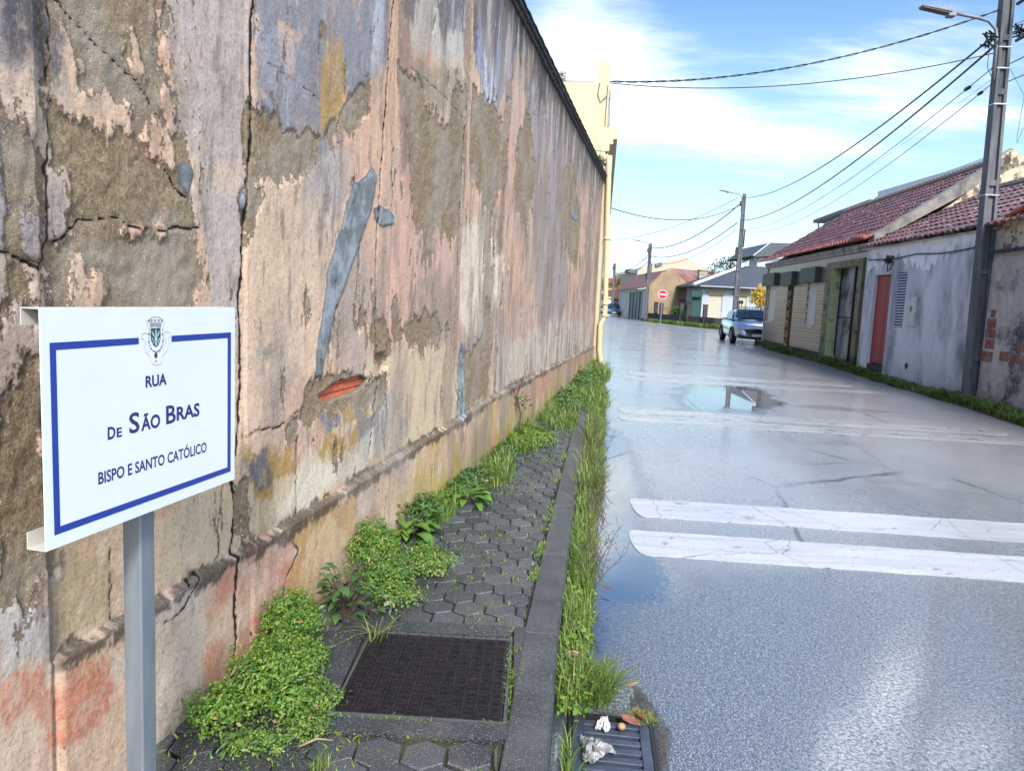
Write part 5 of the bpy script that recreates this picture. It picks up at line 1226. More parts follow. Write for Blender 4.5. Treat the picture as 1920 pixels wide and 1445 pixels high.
mb.prism([(lf_[0], lf_[2]), (pk[0], pk[2]), (rt_[0], rt_[2]), (rt_[0], rt_[2] - 0.22), (pk[0], pk[2] - 0.16), (lf_[0], lf_[2] - 0.2)], 1, Yq - 0.2, Yq + 7); mb.build('roof', wwall, W2, True)
mb = MB(); mb.prism([(lf_[0] + .1, 0), (rt_[0] + 2, 0), (rt_[0] + 2, rt_[2] - 0.3), (pk[0], pk[2] - 0.2), (lf_[0] + .1, lf_[2] - 0.24)], 1, Yq + 0.6, Yq + 6.9); mb.build('wall', M('annexe_pink', (0.62, 0.50, 0.45)), W2, True)
q1, q2 = at(1897, 330, 21.5), at(1960, 325, 21.5); mb = MB(); mb.prism([(q1[0], 0), (q2[0], 0), (q2[0], q2[2] - 0.05), (q1[0], q1[2])], 1, 21.5, 22.4); mb.build('low_parapet', wwall, W2, True)

# ================================================================== FAR STREET
def facing_box(mb, xl, xr, yb_top, Y, depth, ztop=None, z0=-0.1):
    """block standing at distance Y between picture columns xl..xr, top at row yb_top"""
    a, b = at(xl, yb_top, Y), at(xr, yb_top, Y); zt_ = ztop if ztop else float((a[2] + b[2]) / 2)
    mb.box(float(a[0]), float(b[0]), Y, Y + depth, z0, zt_); return float(a[0]), float(b[0]), zt_
def X_at(x, y, Y): return float(at(x, y, Y)[0])
def Z_at(x, y, Y): return float(at(x, y, Y)[2])
# white bungalow with dark roof
WHm = M('bungalow_wall', (0.40, 0.44, 0.52), (0.36, 0.40, 0.48), 0.8, scale=30)
BH = thing('bungalow', 'white bungalow with dark hipped roof and two closed cream shutters', 'house', (18, 62, 0))
mb = MB(); xa, xb = X_at(1316, 560, 62), X_at(1470, 560, 62); ze = Z_at(1330, 535, 62)
zsh0, zsh1 = Z_at(1340, 597, 62), Z_at(1340, 550, 62)
w1_ = (X_at(1328, 570, 62), X_at(1354, 570, 62)); w2_ = (X_at(1376, 570, 62), X_at(1399, 570, 62))
walls_open(mb, xa, xb, -0.2, ze, 62, 62.3, [(w1_[0], w1_[1], zsh0, zsh1), (w2_[0], w2_[1], zsh0, zsh1)]); mb.box(xa, xa + 0.3, 62.301, 70, -0.2, ze); mb.box(xb - 0.3, xb, 62.301, 70, -0.2, ze); mb.box(xa, xb, 70.01, 70.3, -0.2, ze)
mb.build('wall', WHm, BH, True)
creamsh = M('cream_shutter', (0.55, 0.50, 0.40), (0.50, 0.46, 0.37), 0.6)
for q in (w1_, w2_):
    mb = MB(); z = zsh0
    while z < zsh1: mb.box(q[0], q[1], 62.1, 62.14, z, z + 0.07); z += 0.08
    mb.box(q[0], q[1], 62.15, 62.2, zsh0, zsh1); wn_ = mb.build('window', creamsh, BH, True)
    mb = MB(); mb.box(q[0] - 0.12, q[1] + 0.12, 61.9, 61.999, zsh1 - 0.1, zsh1 + 0.22); mb.build('lintel', M('lintel_tan', (0.42, 0.32, 0.18)), wn_, True)
mb = MB(); ex0, ex1 = X_at(1301, 533, 61.3), X_at(1475, 540, 61.3); rz1 = Z_at(1410, 499, 66)
hx0, hx1 = X_at(1397, 500, 66), X_at(1462, 503, 66)
vs = [(ex0, 61.3, ze - 0.02), (ex1, 61.3, ze - 0.02), (ex1, 71, ze - 0.02), (ex0, 71, ze - 0.02), (hx0, 66, rz1), (hx1, 66, rz1), (ex0, 61.3, ze - 0.16), (ex1, 61.3, ze - 0.16), (ex1, 71, ze - 0.16), (ex0, 71, ze - 0.16)]
mb.add(vs, [(0, 1, 5, 4), (1, 2, 5), (2, 3, 4, 5), (3, 0, 4), (0, 6, 7, 1), (1, 7, 8, 2), (2, 8, 9, 3), (3, 9, 6, 0), (6, 9, 8, 7)])
mb.build('roof', slate, BH, True)
mb = MB(); mb.tube([(ex0, 61.25, ze + 0.03), (hx0, 65.95, rz1 + 0.07)], 0.13, 6); mb.build('hip_trim', white_paint, BH, True)
mb = MB(); mb.tube([(ex0 + 0.5, 61.2, ze - 0.1), (ex1, 61.2, ze - 0.1)], 0.06, 6); mb.build('gutter', M('gutter_grey', (0.35, 0.37, 0.42)), BH, True)
GRN = M('green_gate_far', (0.02, 0.07, 0.06)); mb = MB(); mb.box(X_at(1297, 570, 61.6), X_at(1314, 570, 61.6), 61.6, 61.8, 0, Z_at(1305, 557, 61.6)); g_1 = tag(mb.build('side_gate', GRN), 'dark green metal gate between the brown gable house and the bungalow', 'gate')
mb = MB(); mb.box(X_at(1295, 570, 61.2), X_at(1316, 570, 61.2), 61.2, 61.599, Z_at(1305, 556, 61.2), Z_at(1305, 545, 61.2)); mb.build('canopy', GRN, g_1)
# two storey house with dark roof behind
TW = thing('two_storey_house', 'white upper storey with dark overhanging roof above the tiled house end', 'house', (25, 76, 0))
YY = 76.0; mb = MB(); xa, xb = X_at(1421, 500, YY), X_at(1485, 500, YY); mb.box(xa, xb, YY, YY + 3, 0, Z_at(1425, 483, YY)); mb.build('wall', M('pale_wall', (0.60, 0.64, 0.72)), TW, True)
mb = MB(); e0 = (X_at(1408, 480, YY), Z_at(1408, 480, YY)); e1 = (X_at(1440, 456, YY), Z_at(1440, 456, YY)); e2 = (X_at(1500, 458, YY), Z_at(1500, 458, YY))
mb.prism([e0, e1, e2, (e2[0], e2[1] - 1.0), (e0[0] + 0.4, e0[1] - 0.12)], 1, YY - 0.7, YY + 8.5); mb.build('roof', M('roof_slate_b', (0.075, 0.085, 0.10), (0.055, 0.065, 0.08), 0.6, scale=4), TW, True)
mb = MB(); mb.tube([(e0[0], YY - 0.75, e0[1]), (e1[0], YY - 0.75, e1[1] + 0.03)], 0.06, 6); mb.build('verge_trim', M('trim_pale', (0.60, 0.64, 0.70)), TW, True)
mb = MB(); mb.tube([(e0[0] + 0.2, YY - 0.4, e0[1] - 0.15), (xa - 0.1, YY - 0.1, e0[1] - 0.5), (xa - 0.1, YY - 0.1, 2)], 0.06, 6); mb.build('downpipe', M('pipe_grey', (0.5, 0.5, 0.53)), TW, True)
# brown gable house with street-side garage
BR = thing('gable_house', 'old house with bare brown gable, mottled red roof and green garage doors on the street', 'house', (12.5, 68, 0))
brn = M('brown_render', (0.36, 0.26, 0.155), (0.25, 0.18, 0.11), 0.9, scale=0.9, bump=0.4, dirt=(0.14, 0.10, 0.07), dscale=0.5, dlo=0.5, dhi=0.72)
YG = 68.0; pts = [(1213, 615), (1307, 618), (1305, 545), (1292, 540), (1283, 525), (1272, 517), (1268, 508), (1258, 503), (1252, 504), (1248, 509), (1240, 511), (1236, 518), (1222, 530), (1213, 540)]
mb = MB(); q = [(X_at(a, b, YG), max(-0.1, Z_at(a, b, YG))) for a, b in pts]
mb.prism(q, 1, YG, YG + 0.4); mb.build('gable', brn, BR, True)
ez = Z_at(1213, 541, YG); sxn, syn = X_at(1213, 560, YG), YG; Yf = 84.0; sxf = X_at(1162, 545, Yf)
dirs = np.array([sxf - sxn, Yf - YG]); Ls = np.linalg.norm(dirs); dirs = dirs / Ls; nr = np.array([dirs[1], -dirs[0]])
def sblk(mb, s0, s1, d0, d1, z0, z1):
    vs = [(sxn + dirs[0] * s + nr[0] * d, YG + 0.41 + dirs[1] * s + nr[1] * d, z) for z in (z0, z1) for d in (d0, d1) for s in (s0, s1)]
    mb.add(vs, [(0, 2, 3, 1), (4, 5, 7, 6), (0, 1, 5, 4), (2, 6, 7, 3), (0, 4, 6, 2), (1, 3, 7, 5)])
mb = MB(); sblk(mb, 9.0, Ls, 0, 0.3, 0, ez); sblk(mb, 0, 1.6, 0, 0.3, 0, ez); sblk(mb, 1.6, 9.0, 0, 0.3, ez - 0.25, ez - 0.001); mb.build('street_wall', M('street_wall_pale', (0.60, 0.55, 0.50), (0.50, 0.46, 0.42), 0.85, scale=1.2, dirt=(0.34, 0.27, 0.22), dscale=0.6), BR, True)
greeng = M('green_grey_gate', (0.10, 0.16, 0.16), (0.055, 0.09, 0.095), 0.5, scale=1.2, stretch=(1.5, 1.5, 0.4), dirt=(0.38, 0.32, 0.22), dscale=0.9, dlo=0.58, dhi=0.68, dstretch=(1.5, 1.5, 0.35))
mb = MB(); sblk(mb, 1.601, 8.999, 0.08, 0.2, 0, ez - 0.26)
for s in (1.7, 3.4, 5.2, 7.0, 8.8): sblk(mb, s, s + 0.12, 0.0, 0.079, 0, ez - 0.26)
mb.build('garage_doors', greeng, BR, True)
mb = MB(); bk = 9.5; apx = q[7]
rp = [(X_at(1158, 545, Yf), Yf + .5, ez), (sxn - 0.3, YG - 0.05, ez + 0.05), (q[9][0], YG + 0.05, q[9][1] + 0.02), (q[9][0] + dirs[0] * Ls, Yf + 0.5, q[9][1] + 0.02)]
mb.slab(rp, (0, 0, 0.1)); rp2 = [(q[7][0] + 0.02, YG + 0.5, q[7][1] + 0.02), (X_at(1385, 512, YG + 3), YG + 3, Z_at(1385, 512, YG + 3)), (X_at(1310, 560, YG + 0.5), YG + 0.6, ez - 0.3), (X_at(1283, 525, YG + .5), YG + 0.45, Z_at(1283, 525, YG))]
mb.slab([(q[7][0], YG + 0.42, q[7][1] - 0.02), (X_at(1300, 497 + 10, YG + 4), YG + 4, Z_at(1300, 508, YG + 4)), (X_at(1390, 513, YG + 4), YG + 4, Z_at(1390, 514, YG + 4)), (X_at(1395, 560, YG + 0.9), YG + 0.9, ez - 0.4), (X_at(1290, 545, YG + 0.42), YG + 0.42, ez - 0.1)], (0, 0.1, 0.06))
mb.build('roof', clay_far, BR, True)
mb = MB(); mb.box(X_at(1309, 520, YG + 1), X_at(1324, 520, YG + 1), YG + 0.6, YG + 1.3, Z_at(1315, 528, YG), Z_at(1315, 507, YG)); mb.box(X_at(1308, 520, YG + 1), X_at(1325, 520, YG + 1), YG + 0.5, YG + 1.4, Z_at(1315, 507, YG) + 0.002, Z_at(1315, 505, YG)); ch = mb.build('chimney', M('chimney_stone', (0.22, 0.20, 0.18), (0.4, 0.36, 0.3), 0.9, scale=2), BR, True)
mb = MB(); mb.tube([(X_at(1341, 512, YG + 3), YG + 3, Z_at(1341, 515, YG + 3)), (X_at(1341, 500, YG + 3), YG + 3, Z_at(1341, 498, YG + 3))], 0.12, 6); mb.box(X_at(1335, 500, YG + 3), X_at(1348, 500, YG + 3), YG + 2.8, YG + 3.2, Z_at(1341, 498, YG + 3) + .01, Z_at(1341, 494, YG + 3)); mb.build('flue', M('flue_grey', (0.24, 0.26, 0.3)), BR, True)
mb = MB(); xa, xb = X_at(1274, 570, YG - .1), X_at(1293, 570, YG - .1); mb.box(xa, xb, YG - 0.06, YG - 0.003, 0, Z_at(1280, 564, YG)); dr = mb.build('door', M('pink_door', (0.50, 0.12, 0.13)), BR, True)
mb = MB(); mb.box(xa - 0.1, xb + 0.1, YG - 0.1, YG - 0.003, Z_at(1280, 564, YG) + .002, Z_at(1280, 562, YG)); mb.build('lintel', plastic_b, dr, True)
# cream gable hall far behind
HL = thing('hall', 'large cream gabled hall rising behind the brown gable house', 'building', (22, 100, 0)); YH = 100.0
pts = [(1195, 600), (1350, 600), (1347, 514), (1318, 500), (1282, 481), (1235, 494), (1202, 501), (1195, 508)]; q = [(X_at(a, b, YH), Z_at(a, b, YH)) for a, b in pts]
mb = MB(); mb.prism(q, 1, YH, YH + 25); mb.build('wall', M('hall_cream', (0.45, 0.40, 0.32), (0.43, 0.38, 0.30), 0.8), HL, True)
mb = MB(); mb.box(q[7][0] - 1.2, q[7][0], YH + 0.2, YH + 3, Z_at(1195, 512, YH), Z_at(1195, 505, YH)); mb.tube([(q[7][0] - 1.1, YH, Z_at(1195, 507, YH)), (q[7][0] - 1.3, YH, Z_at(1195, 510, YH)), (q[7][0] - 0.1, YH - 0.1, Z_at(1195, 514, YH)), (q[7][0] - 0.1, YH - 0.1, 1)], 0.12, 6); mb.build('gutter', M('gutter_dark', (0.12, 0.14, 0.16)), HL, True)
mb = MB(); mb.tube([(X_at(1229, 497, YH), YH - 0.1, Z_at(1229, 498, YH)), (X_at(1240, 495, YH), YH - 0.1, Z_at(1240, 494, YH))], 0.25, 6); mb.build('roof_vent', M('vent_dark', (0.2, 0.2, 0.22)), HL, True)
# far yellow house and low grey house at the end
FY = thing('far_yellow_house', 'bright yellow house with long red roof at the far end of the street', 'house', (15, 118, 0)); Yf_ = 118.0
ym = M('bright_yellow', (0.80, 0.56, 0.17), (0.76, 0.52, 0.16), 0.8)
mb = MB(); mb.box(X_at(1100, 560, Yf_), X_at(1185, 560, Yf_), Yf_, Yf_ + 9, 0, Z_at(1140, 530, Yf_)); mb.build('wall', ym, FY, True)
mb = MB(); mb.prism([(X_at(1098, 532, Yf_), Z_at(1098, 528, Yf_)), (X_at(1164, 532, Yf_), Z_at(1164, 533, Yf_)), (X_at(1190, 523, Yf_), Z_at(1190, 524, Yf_)), (X_at(1098, 519, Yf_), Z_at(1098, 519, Yf_))], 1, Yf_ - 1, Yf_ - 0.5); mb.build('roof', clay_far, FY, True)
mb = MB(); mb.box(X_at(1127, 540, Yf_), X_at(1131, 540, Yf_), Yf_ - 0.1, Yf_ - 0.003, Z_at(1129, 545, Yf_), Z_at(1129, 534, Yf_)); mb.build('window', M('win_brown', (0.12, 0.08, 0.04)), FY, True)
mb = MB(); mb.prism([(X_at(1162, 533, Yf_ - 3), Z_at(1162, 534, Yf_ - 3)), (X_at(1192, 524, Yf_ - 3), Z_at(1192, 524, Yf_ - 3)), (X_at(1192, 524, Yf_ - 3), Z_at(1192, 546, Yf_ - 3)), (X_at(1160, 533, Yf_ - 3), Z_at(1160, 546, Yf_ - 3))], 1, Yf_ - 3, Yf_ - 2); mb.build('side_wing', ym, FY, True)
LG = thing('low_far_house', 'low grey pink house with sloping red brown roof behind the parked blue car', 'house', (11, 100, 0)); Yl = 104.0
mb = MB(); mb.prism([(X_at(1120, 560, Yl), 0), (X_at(1141, 560, Yl), 0), (X_at(1141, 544, Yl), Z_at(1141, 548, Yl)), (X_at(1120, 560, Yl), Z_at(1120, 556, Yl))], 1, Yl, Yl + 8); mb.build('wall', M('pinkgrey', (0.42, 0.36, 0.38)), LG, True)
mb = MB(); mb.prism([(X_at(1117, 555, Yl), Z_at(1119, 557, Yl)), (X_at(1143, 543, Yl), Z_at(1143, 543, Yl)), (X_at(1163, 546, Yl), Z_at(1163, 545, Yl)), (X_at(1163, 555, Yl), Z_at(1163, 560, Yl)), (X_at(1141, 555, Yl), Z_at(1141, 556, Yl))], 1, Yl - 0.6, Yl - 0.05); mb.build('roof', M('far_brown_roof', (0.14, 0.065, 0.065), (0.09, 0.05, 0.05)), LG, True)
mb = MB(); mb.box(X_at(1141, 570, Yl), X_at(1163, 570, Yl), Yl + 0.01, Yl + 0.3, 0, Z_at(1150, 560, Yl)); mb.build('front', M('far_dark_front', (0.12, 0.10, 0.11), (0.06, 0.06, 0.06)), LG, True)
mb = MB(); mb.box(X_at(1139, 570, Yl), X_at(1145, 570, Yl), Yl - 0.1, Yl - 0.001, 0, Z_at(1150, 561, Yl)); mb.build('door', white_paint, LG, True)
mb = MB()
for k in range(9): x = X_at(1147 + k * 1.8, 570, Yl - .3); mb.box(x, x + 0.06, Yl - 0.34, Yl - 0.3, 0.8, 2.3)
mb.build('railing', plastic_b, LG, True)

# ---- low dark garden wall with gate posts
dwm = M('dark_wall', (0.060, 0.052, 0.058), (0.035, 0.032, 0.038), 0.9, scale=2, bump=0.4)
GW = thing('garden_wall', 'low dark garden wall with upright posts in front of the brown gable house', 'wall', (13, 60, 0))
mb = MB(); Ps = [gnd(1214, 600)[:2], gnd(1245, 605)[:2], gnd(1290, 610)[:2], gnd(1345, 617)[:2], np.array([19.0, 53.0])]
Ps = [np.array([11.9, 67.4]), np.array([12.6, 63]), np.array([13.5, 59.5]), np.array([14.9, 56]), np.array([17.6, 54.5]), np.array([24, 54.5])]
for a, b in zip(Ps[:-1], Ps[1:]):
    d = (b - a) / np.linalg.norm(b - a); nn_ = np.array([d[1], -d[0]]) * 0.1; b2 = b - d * 0.004
    vs = [tuple(np.append(p_, z)) for z in (-0.1, 0.72) for p_ in (a - nn_, b2 - nn_, a + nn_, b2 + nn_)]
    mb.add(vs, [(0, 2, 3, 1), (4, 5, 7, 6), (0, 1, 5, 4), (2, 6, 7, 3), (0, 4, 6, 2), (1, 3, 7, 5)])
mb.build('wall_base', dwm, GW, True)
def on_gw(x):      # point of the wall line under a picture column
    best = None
    for a, b in zip(Ps[:-1], Ps[1:]):
        for t in np.linspace(0, 1, 60):
            p_ = a + (b - a) * t; v = np.array([p_[0], p_[1], 0.7]) - CAM; c_ = 960 + F_PX * (v @ RT) / (v @ FWD)
            if best is None or abs(c_ - x) < best[0]: best = (abs(c_ - x), p_)
    return best[1]
for xc, ytop in ((1229, 567), (1239, 569), (1277, 570), (1290, 571), (1321, 572)):
    p_ = on_gw(xc); zt_ = Z_at(xc, ytop, float(p_[1])); mb = MB(); mb.box(p_[0] - 0.15, p_[0] + 0.15, p_[1] - 0.16, p_[1] + 0.16, -0.05, zt_); mb.box(p_[0] - 0.18, p_[0] + 0.18, p_[1] - 0.19, p_[1] + 0.19, zt_ + .002, zt_ + 0.05); mb.build('post', dwm, GW, True)
p_ = on_gw(1345); mb = MB()
for k in range(9): mb.lathe([(0.06, 0.72), (0.035, 0.78), (0.075, 0.90), (0.04, 1.0), (0.06, 1.04)], 8, (15.2 + k * 0.3, 55.9 - k * 0.155, 0))
mb.slab([(15.0, 55.9, 1.045), (17.8, 54.5, 1.045), (17.8, 54.7, 1.045), (15.0, 56.1, 1.045)], (0, 0, 0.06)); tag(mb.build('balustrade', white_paint), 'short white balustrade on the dark garden wall left of the silver car', 'balustrade')
# green fence in front of the bungalow
mb = MB(); Yk = 57.5
for x in np.arange(X_at(1375, 580, Yk), X_at(1440, 580, Yk), 0.12): mb.box(x, x + 0.06, Yk, Yk + 0.03, 0.5, Z_at(1390, 575, Yk) + random.uniform(0, 0.05))
tag(mb.build('picket_fence', M('fence_green', (0.025, 0.06, 0.055))), 'dark green picket fence in front of the bungalow above the silver car', 'fence')
fr_ = thing('street_light_pair', 'pair of small dark round garden lights above the green fence', 'garden light', (X_at(1388, 575, 57), 57, 1)); mb = MB()
for px_c in (1386, 1391): x = X_at(px_c, 570, 57); mb.tube([(x, 57, Z_at(px_c, 578, 57)), (x, 57, Z_at(px_c, 570, 57))], 0.03, 6); mb.lathe([(0.05, 0), (0.10, .08), (0.10, .2), (0.03, .3)], 8, (x, 57, Z_at(px_c, 570, 57)))
mb.build('lantern', plastic_b, fr_, True)

# ---- no entry sign
NE = thing('no_entry_sign', 'round red no entry sign with white bar on a thin grey pole', 'road sign', (float(at(1239, 604, 60)[0]), 60, 0)); cx, cz = X_at(1242.5, 552, 60) - NE.location[0], Z_at(1242.5, 552, 60)
mb = MB(); mb.tube([(cx, 0.05, -0.1), (cx, 0.05, cz + 0.2)], 0.035, 8); mb.build('pole', galv, NE)
mb = MB(); mb.lathe([(0.36, 0.0), (0.36, -0.03)], 32, (cx, 0, cz), 'y'); mb.build('rim_disc', white_paint, NE)
mb = MB(); mb.lathe([(0.325, -0.031), (0.325, -0.036)], 32, (cx, 0, cz), 'y'); mb.build('red_disc', M('sign_red', (0.62, 0.015, 0.03), None, 0.4), NE)
mb = MB(); mb.box(cx - 0.25, cx + 0.25, -0.042, -0.037, cz - 0.062, cz + 0.062); mb.build('white_bar', white_paint, NE)

# ================================================================== POLES AND CABLES
def pole(label, loc, H_, lampz, rz=0.0, arm=1.45, w0=0.27, w1=0.19, clutter=True, ribs=True):
    t = thing('utility_pole', label, 'utility pole', loc, rz, 'concrete poles along the street')
    mb = MB(); lv_ = lambda z: w0 + (w1 - w0) * z / H_
    for sx in (-1, 1):
        b = lambda z: (sorted((sx * lv_(z) / 2, sx * (lv_(z) / 2 - 0.055))) + [-lv_(z) * 0.36, lv_(z) * 0.36])
        mb.tbox(b(0), b(H_), -0.2, H_)
    q = lambda z: (-lv_(z) / 2 + 0.056, lv_(z) / 2 - 0.056, -0.03, 0.03)
    mb.tbox(q(0), q(H_), -0.2, H_ - 0.01)
    z = 0.65
    while z < H_:
        a = lv_(z) / 2 - 0.057; mb.box(-a, a, -lv_(z) * 0.33, -0.031, z, z + 0.10); mb.box(-a, a, 0.031, lv_(z) * 0.33, z, z + 0.10); z += 1.55 if z < 4 else 0.9
    mb.build('shaft', pole_con, t, bevel=0.008)
    mb = MB(); pts = [(-w1 / 2 - 0.05, -0.06, lampz - 0.95), (-w1 / 2 - 0.05, -0.06, lampz - 0.28), (-w1 / 2 - 0.09, -0.06, lampz - 0.10), (-w1 / 2 - 0.22, -0.06, lampz + 0.03), (-w1 / 2 - 0.42, -0.06, lampz + 0.08), (-w1 / 2 - arm + 0.55, -0.06, lampz + 0.15)]
    mb.tube(pts, 0.028, 8); am = mb.build('lamp_arm', lamp_grey, t, smooth=True)
    mb = MB(); x0 = -w1 / 2 - arm; zc = lampz + 0.2
    mb.add([(x0, y, z) for y, z in ((-0.13, zc + .03), (0.03, zc + .03), (0.03, zc + .055), (-0.13, zc + .055))] + [(x0 + 0.52, y, z) for y, z in ((-0.14, zc - .06), (0.04, zc - .06), (0.04, zc + .02), (-0.14, zc + .02))],
           [(0, 1, 2, 3), (7, 6, 5, 4), (0, 4, 5, 1), (1, 5, 6, 2), (2, 6, 7, 3), (3, 7, 4, 0)])
    mb.box(x0 + 0.47, x0 + 0.60, -0.12, 0.02, zc - 0.12, zc - 0.0); hd = mb.build('lamp_head', lamp_grey, am, bevel=0.012)
    mb = MB(); mb.add([(x0 + 0.02, -0.12, zc + 0.024), (x0 + 0.47, -0.125, zc - 0.058), (x0 + 0.47, 0.03, zc - 0.058), (x0 + 0.02, 0.02, zc + 0.024), (x0 + 0.02, -0.12, zc + 0.012), (x0 + 0.47, -0.125, zc - 0.070), (x0 + 0.47, 0.03, zc - 0.070), (x0 + 0.02, 0.02, zc + 0.012)], [(0, 1, 2, 3), (7, 6, 5, 4), (0, 4, 5, 1), (1, 5, 6, 2), (2, 6, 7, 3), (3, 7, 4, 0)])
    mb.build('lamp_lens', lamp_glass, am)
    bsm = bpy.data.materials.get('band_steel') or M('band_steel', (0.5, 0.5, 0.52), None, 0.35, 0.5)
    for z in ((lampz - 0.75, lampz - 0.40, lampz - 1.35, lampz - 2.9) if clutter else ()): mb = MB(); mb.box(-lv_(z) / 2 - 0.006, lv_(z) / 2 + 0.006, -lv_(z) * .36 - 0.006, lv_(z) * .36 + 0.006, z, z + 0.022); mb.build('steel_band', bsm, t)
    if clutter:
        r_ = random.Random(5)
        for sx, zc in ((-1, lampz - 0.28), (1, lampz - 0.15)):
            mb = MB()
            for k in range(7):
                o3 = [Vector((sx * (w1 / 2 + r_.uniform(0.0, 0.30)), r_.uniform(-0.15, 0.05), zc + r_.uniform(-0.14, 0.14))) for _ in range(4)]
                mb.tube(o3, 0.010 + 0.008 * r_.random(), 5)
            mb.build('cable_splice', black_cable, t, smooth=True)
        mb = MB(); mb.tube([(-w1 / 2 - 0.03, -0.1, lampz - 0.3), (-w1 / 2 - 0.2, -0.1, lampz - 0.5), (-w1 / 2 - 0.2, -0.1, lampz - 0.75), (-w1 / 2 - 0.08, -0.1, lampz - 0.95)], 0.006, 5)
        mb.tube([(w1 / 2, -0.1, lampz - 0.75), (w1 / 2 + 0.3, -0.1, lampz - 1.2), (w1 / 2 + 0.24, -0.1, lampz - 1.9), (w1 / 2 + 0.25, -0.1, lampz - 2.0), (w1 / 2 + 0.33, -0.1, lampz - 1.75), (w1 / 2 + 0.5, -0.1, lampz - 1.62)], 0.004, 5); mb.build('loose_wire', black_cable, t, smooth=True)
    else:
        mb = MB(); mb.box(-w1 / 2 - 0.16, -w1 / 2 - 0.003, -0.1, 0.1, H_ * 0.55, H_ * 0.62); mb.build('fuse_box', dark_metal, t); mb = MB(); mb.box(-w1 / 2 - 0.14, -w1 / 2 - 0.003, -0.06, 0.06, H_ - 0.75, H_ - 0.45); mb.build('cable_splice', dark_metal, t); mb = MB(); mb.tube([(w1 / 2 + 0.08, 0, H_ * 0.62), (w1 / 2 + 0.10, 0, H_ * 0.74), (w1 / 2 + 0.0, 0, H_ * 0.75)], 0.04, 6); mb.build('conduit', dark_metal, t)
    return t
P1x, P1y = 8.40, 13.6
lampz1 = 6.58
pole('tall concrete utility pole with street lamp standing against the grey house', (P1x, P1y, 0.1), 8.4, lampz1 - 0.1, 0.02, arm=1.42)
for o_ in bpy.data.objects:
    if o_.name == 'utility_pole': o_.rotation_euler = (0, math.radians(-1.6), 0.02)
pole('concrete lamp pole rising behind the parked silver car', (X_at(1377, 600, 46), 46, 0), 8.35, 8.25, 0, clutter=False, w0=0.34)
pole('concrete lamp pole in front of the brown gable house', (X_at(1211, 590, 66), 66, 0), 6.75, 6.75, 0, clutter=False, w0=0.32, w1=0.24)
pole('smallest concrete lamp pole beyond the blue car', (X_at(1147, 590, 100), 100, 0), 6.65, 6.6, 0, clutter=False, w0=0.34, w1=0.28)
def V(x, y, Y): return Vector(at(x, y, Y))
ncab = [0]
def cable(a, b, sag, r, label, blobs=()):
    mb = MB(); N = 28; pts = []
    for i in range(N + 1):
        t = i / N; p_ = a.lerp(b, t); p_.z -= sag * 4 * t * (1 - t); pts.append(p_)
    mb.tube(pts, r, 5)
    for t, L, rr in blobs:
        d = (b - a).normalized(); p_ = a.lerp(b, t); p_.z -= sag * 4 * t * (1 - t); mb.tube([p_ - d * L, p_ - d * L * .5, p_ + d * L * .5, p_ + d * L], [rr * .3, rr, rr, rr * .3], 8)
    o_ = mb.build('overhead_cable', black_cable, smooth=True); return tag(o_, label, 'cable', 'overhead cables strung between the poles')
TL_, BL_ = V(1142, 153, 15.6), V(1143, 156, 15.6)
def twisted(a, b, sag, label):
    mb = MB(); N = 160
    for ph in (0, PI):
        pts = []
        for i in range(N + 1):
            t = i / N; p_ = a.lerp(b, t); p_.z -= sag * 4 * t * (1 - t); an = ph + t * 75; pts.append(p_ + Vector((0, math.cos(an) * 0.011, math.sin(an) * 0.011)))
        mb.tube(pts, 0.0105, 4)
    return tag(mb.build('overhead_cable', black_cable, smooth=True), label, 'cable', 'overhead cables strung between the poles')
pt = lambda y, dx_=0.0: Vector((P1x - 0.2 + dx_, P1y, float(at(1868, y, 13.6)[2])))
twisted(TL_, pt(14, 0.0), 0.36, 'thick twisted cable from the yellow building to the top of the near pole')
cable(BL_, pt(97), 0.30, 0.009, 'thin straight cable from the yellow building to the near pole below the twisted one')
far2 = lambda y, dx_=0: Vector((X_at(1391, 400, 46) + dx_, 46, Z_at(1391, y, 46)))
cable(pt(66, -0.12), far2(370), 0.75, 0.019, 'uppermost long cable from the near pole to the second pole')
cable(pt(88, -0.12), far2(413), 0.75, 0.020, 'second long cable from the near pole to the second pole')
cable(pt(128, -0.1), far2(431), 0.75, 0.008, 'third long cable with a dark clamp near the near pole', [(0.03, 0.16, 0.035)])
cable(pt(160, -0.1), far2(431.5), 0.95, 0.008, 'lowest long cable with a small dark clamp near the near pole', [(0.012, 0.12, 0.03)])
cable(pt(150, -0.1), far2(431), 0.60, 0.003, 'faintest thin wire between the near pole and the second pole')
far3 = lambda y: Vector((X_at(1219, 470, 66), 66, Z_at(1219, y, 66)))
cable(far2(384, -.2), far3(465), 0.75, 0.032, 'upper cable from the second pole to the third pole')
cable(far2(417, -.2), far3(480), 0.8, 0.028, 'lower cable from the second pole to the third pole')
cable(far2(432, -.3), far3(492), 0.8, 0.016, 'faint low cable from the second pole to the third pole')
cable(V(1140, 388, 31), far2(388, -.3), 0.65, 0.020, 'sagging cable crossing the street from the left row to the second pole')
cable(V(1128, 452, 60), far2(371, -.3), 0.6, 0.016, 'rising thin cable from the far left row to the second pole')
far4 = lambda y: Vector((X_at(1152, 500, 100), 100, Z_at(1152, y, 100)))
cable(far3(475), far4(500), 0.9, 0.03, 'upper cable from the third pole to the smallest pole'); cable(far3(488), far4(508), 0.9, 0.03, 'lower cable from the third pole to the smallest pole')
cable(V(1128, 492, 100), far3(482), 0.5, 0.018, 'thin cable from the far left houses to the third pole')
cable(pt(6, 0.2), Vector((7.4, -12, 8.8)), 0.3, 0.030, 'thick bundled cable leaving the near pole to the upper right', [(0.02, 0.3, 0.05)])
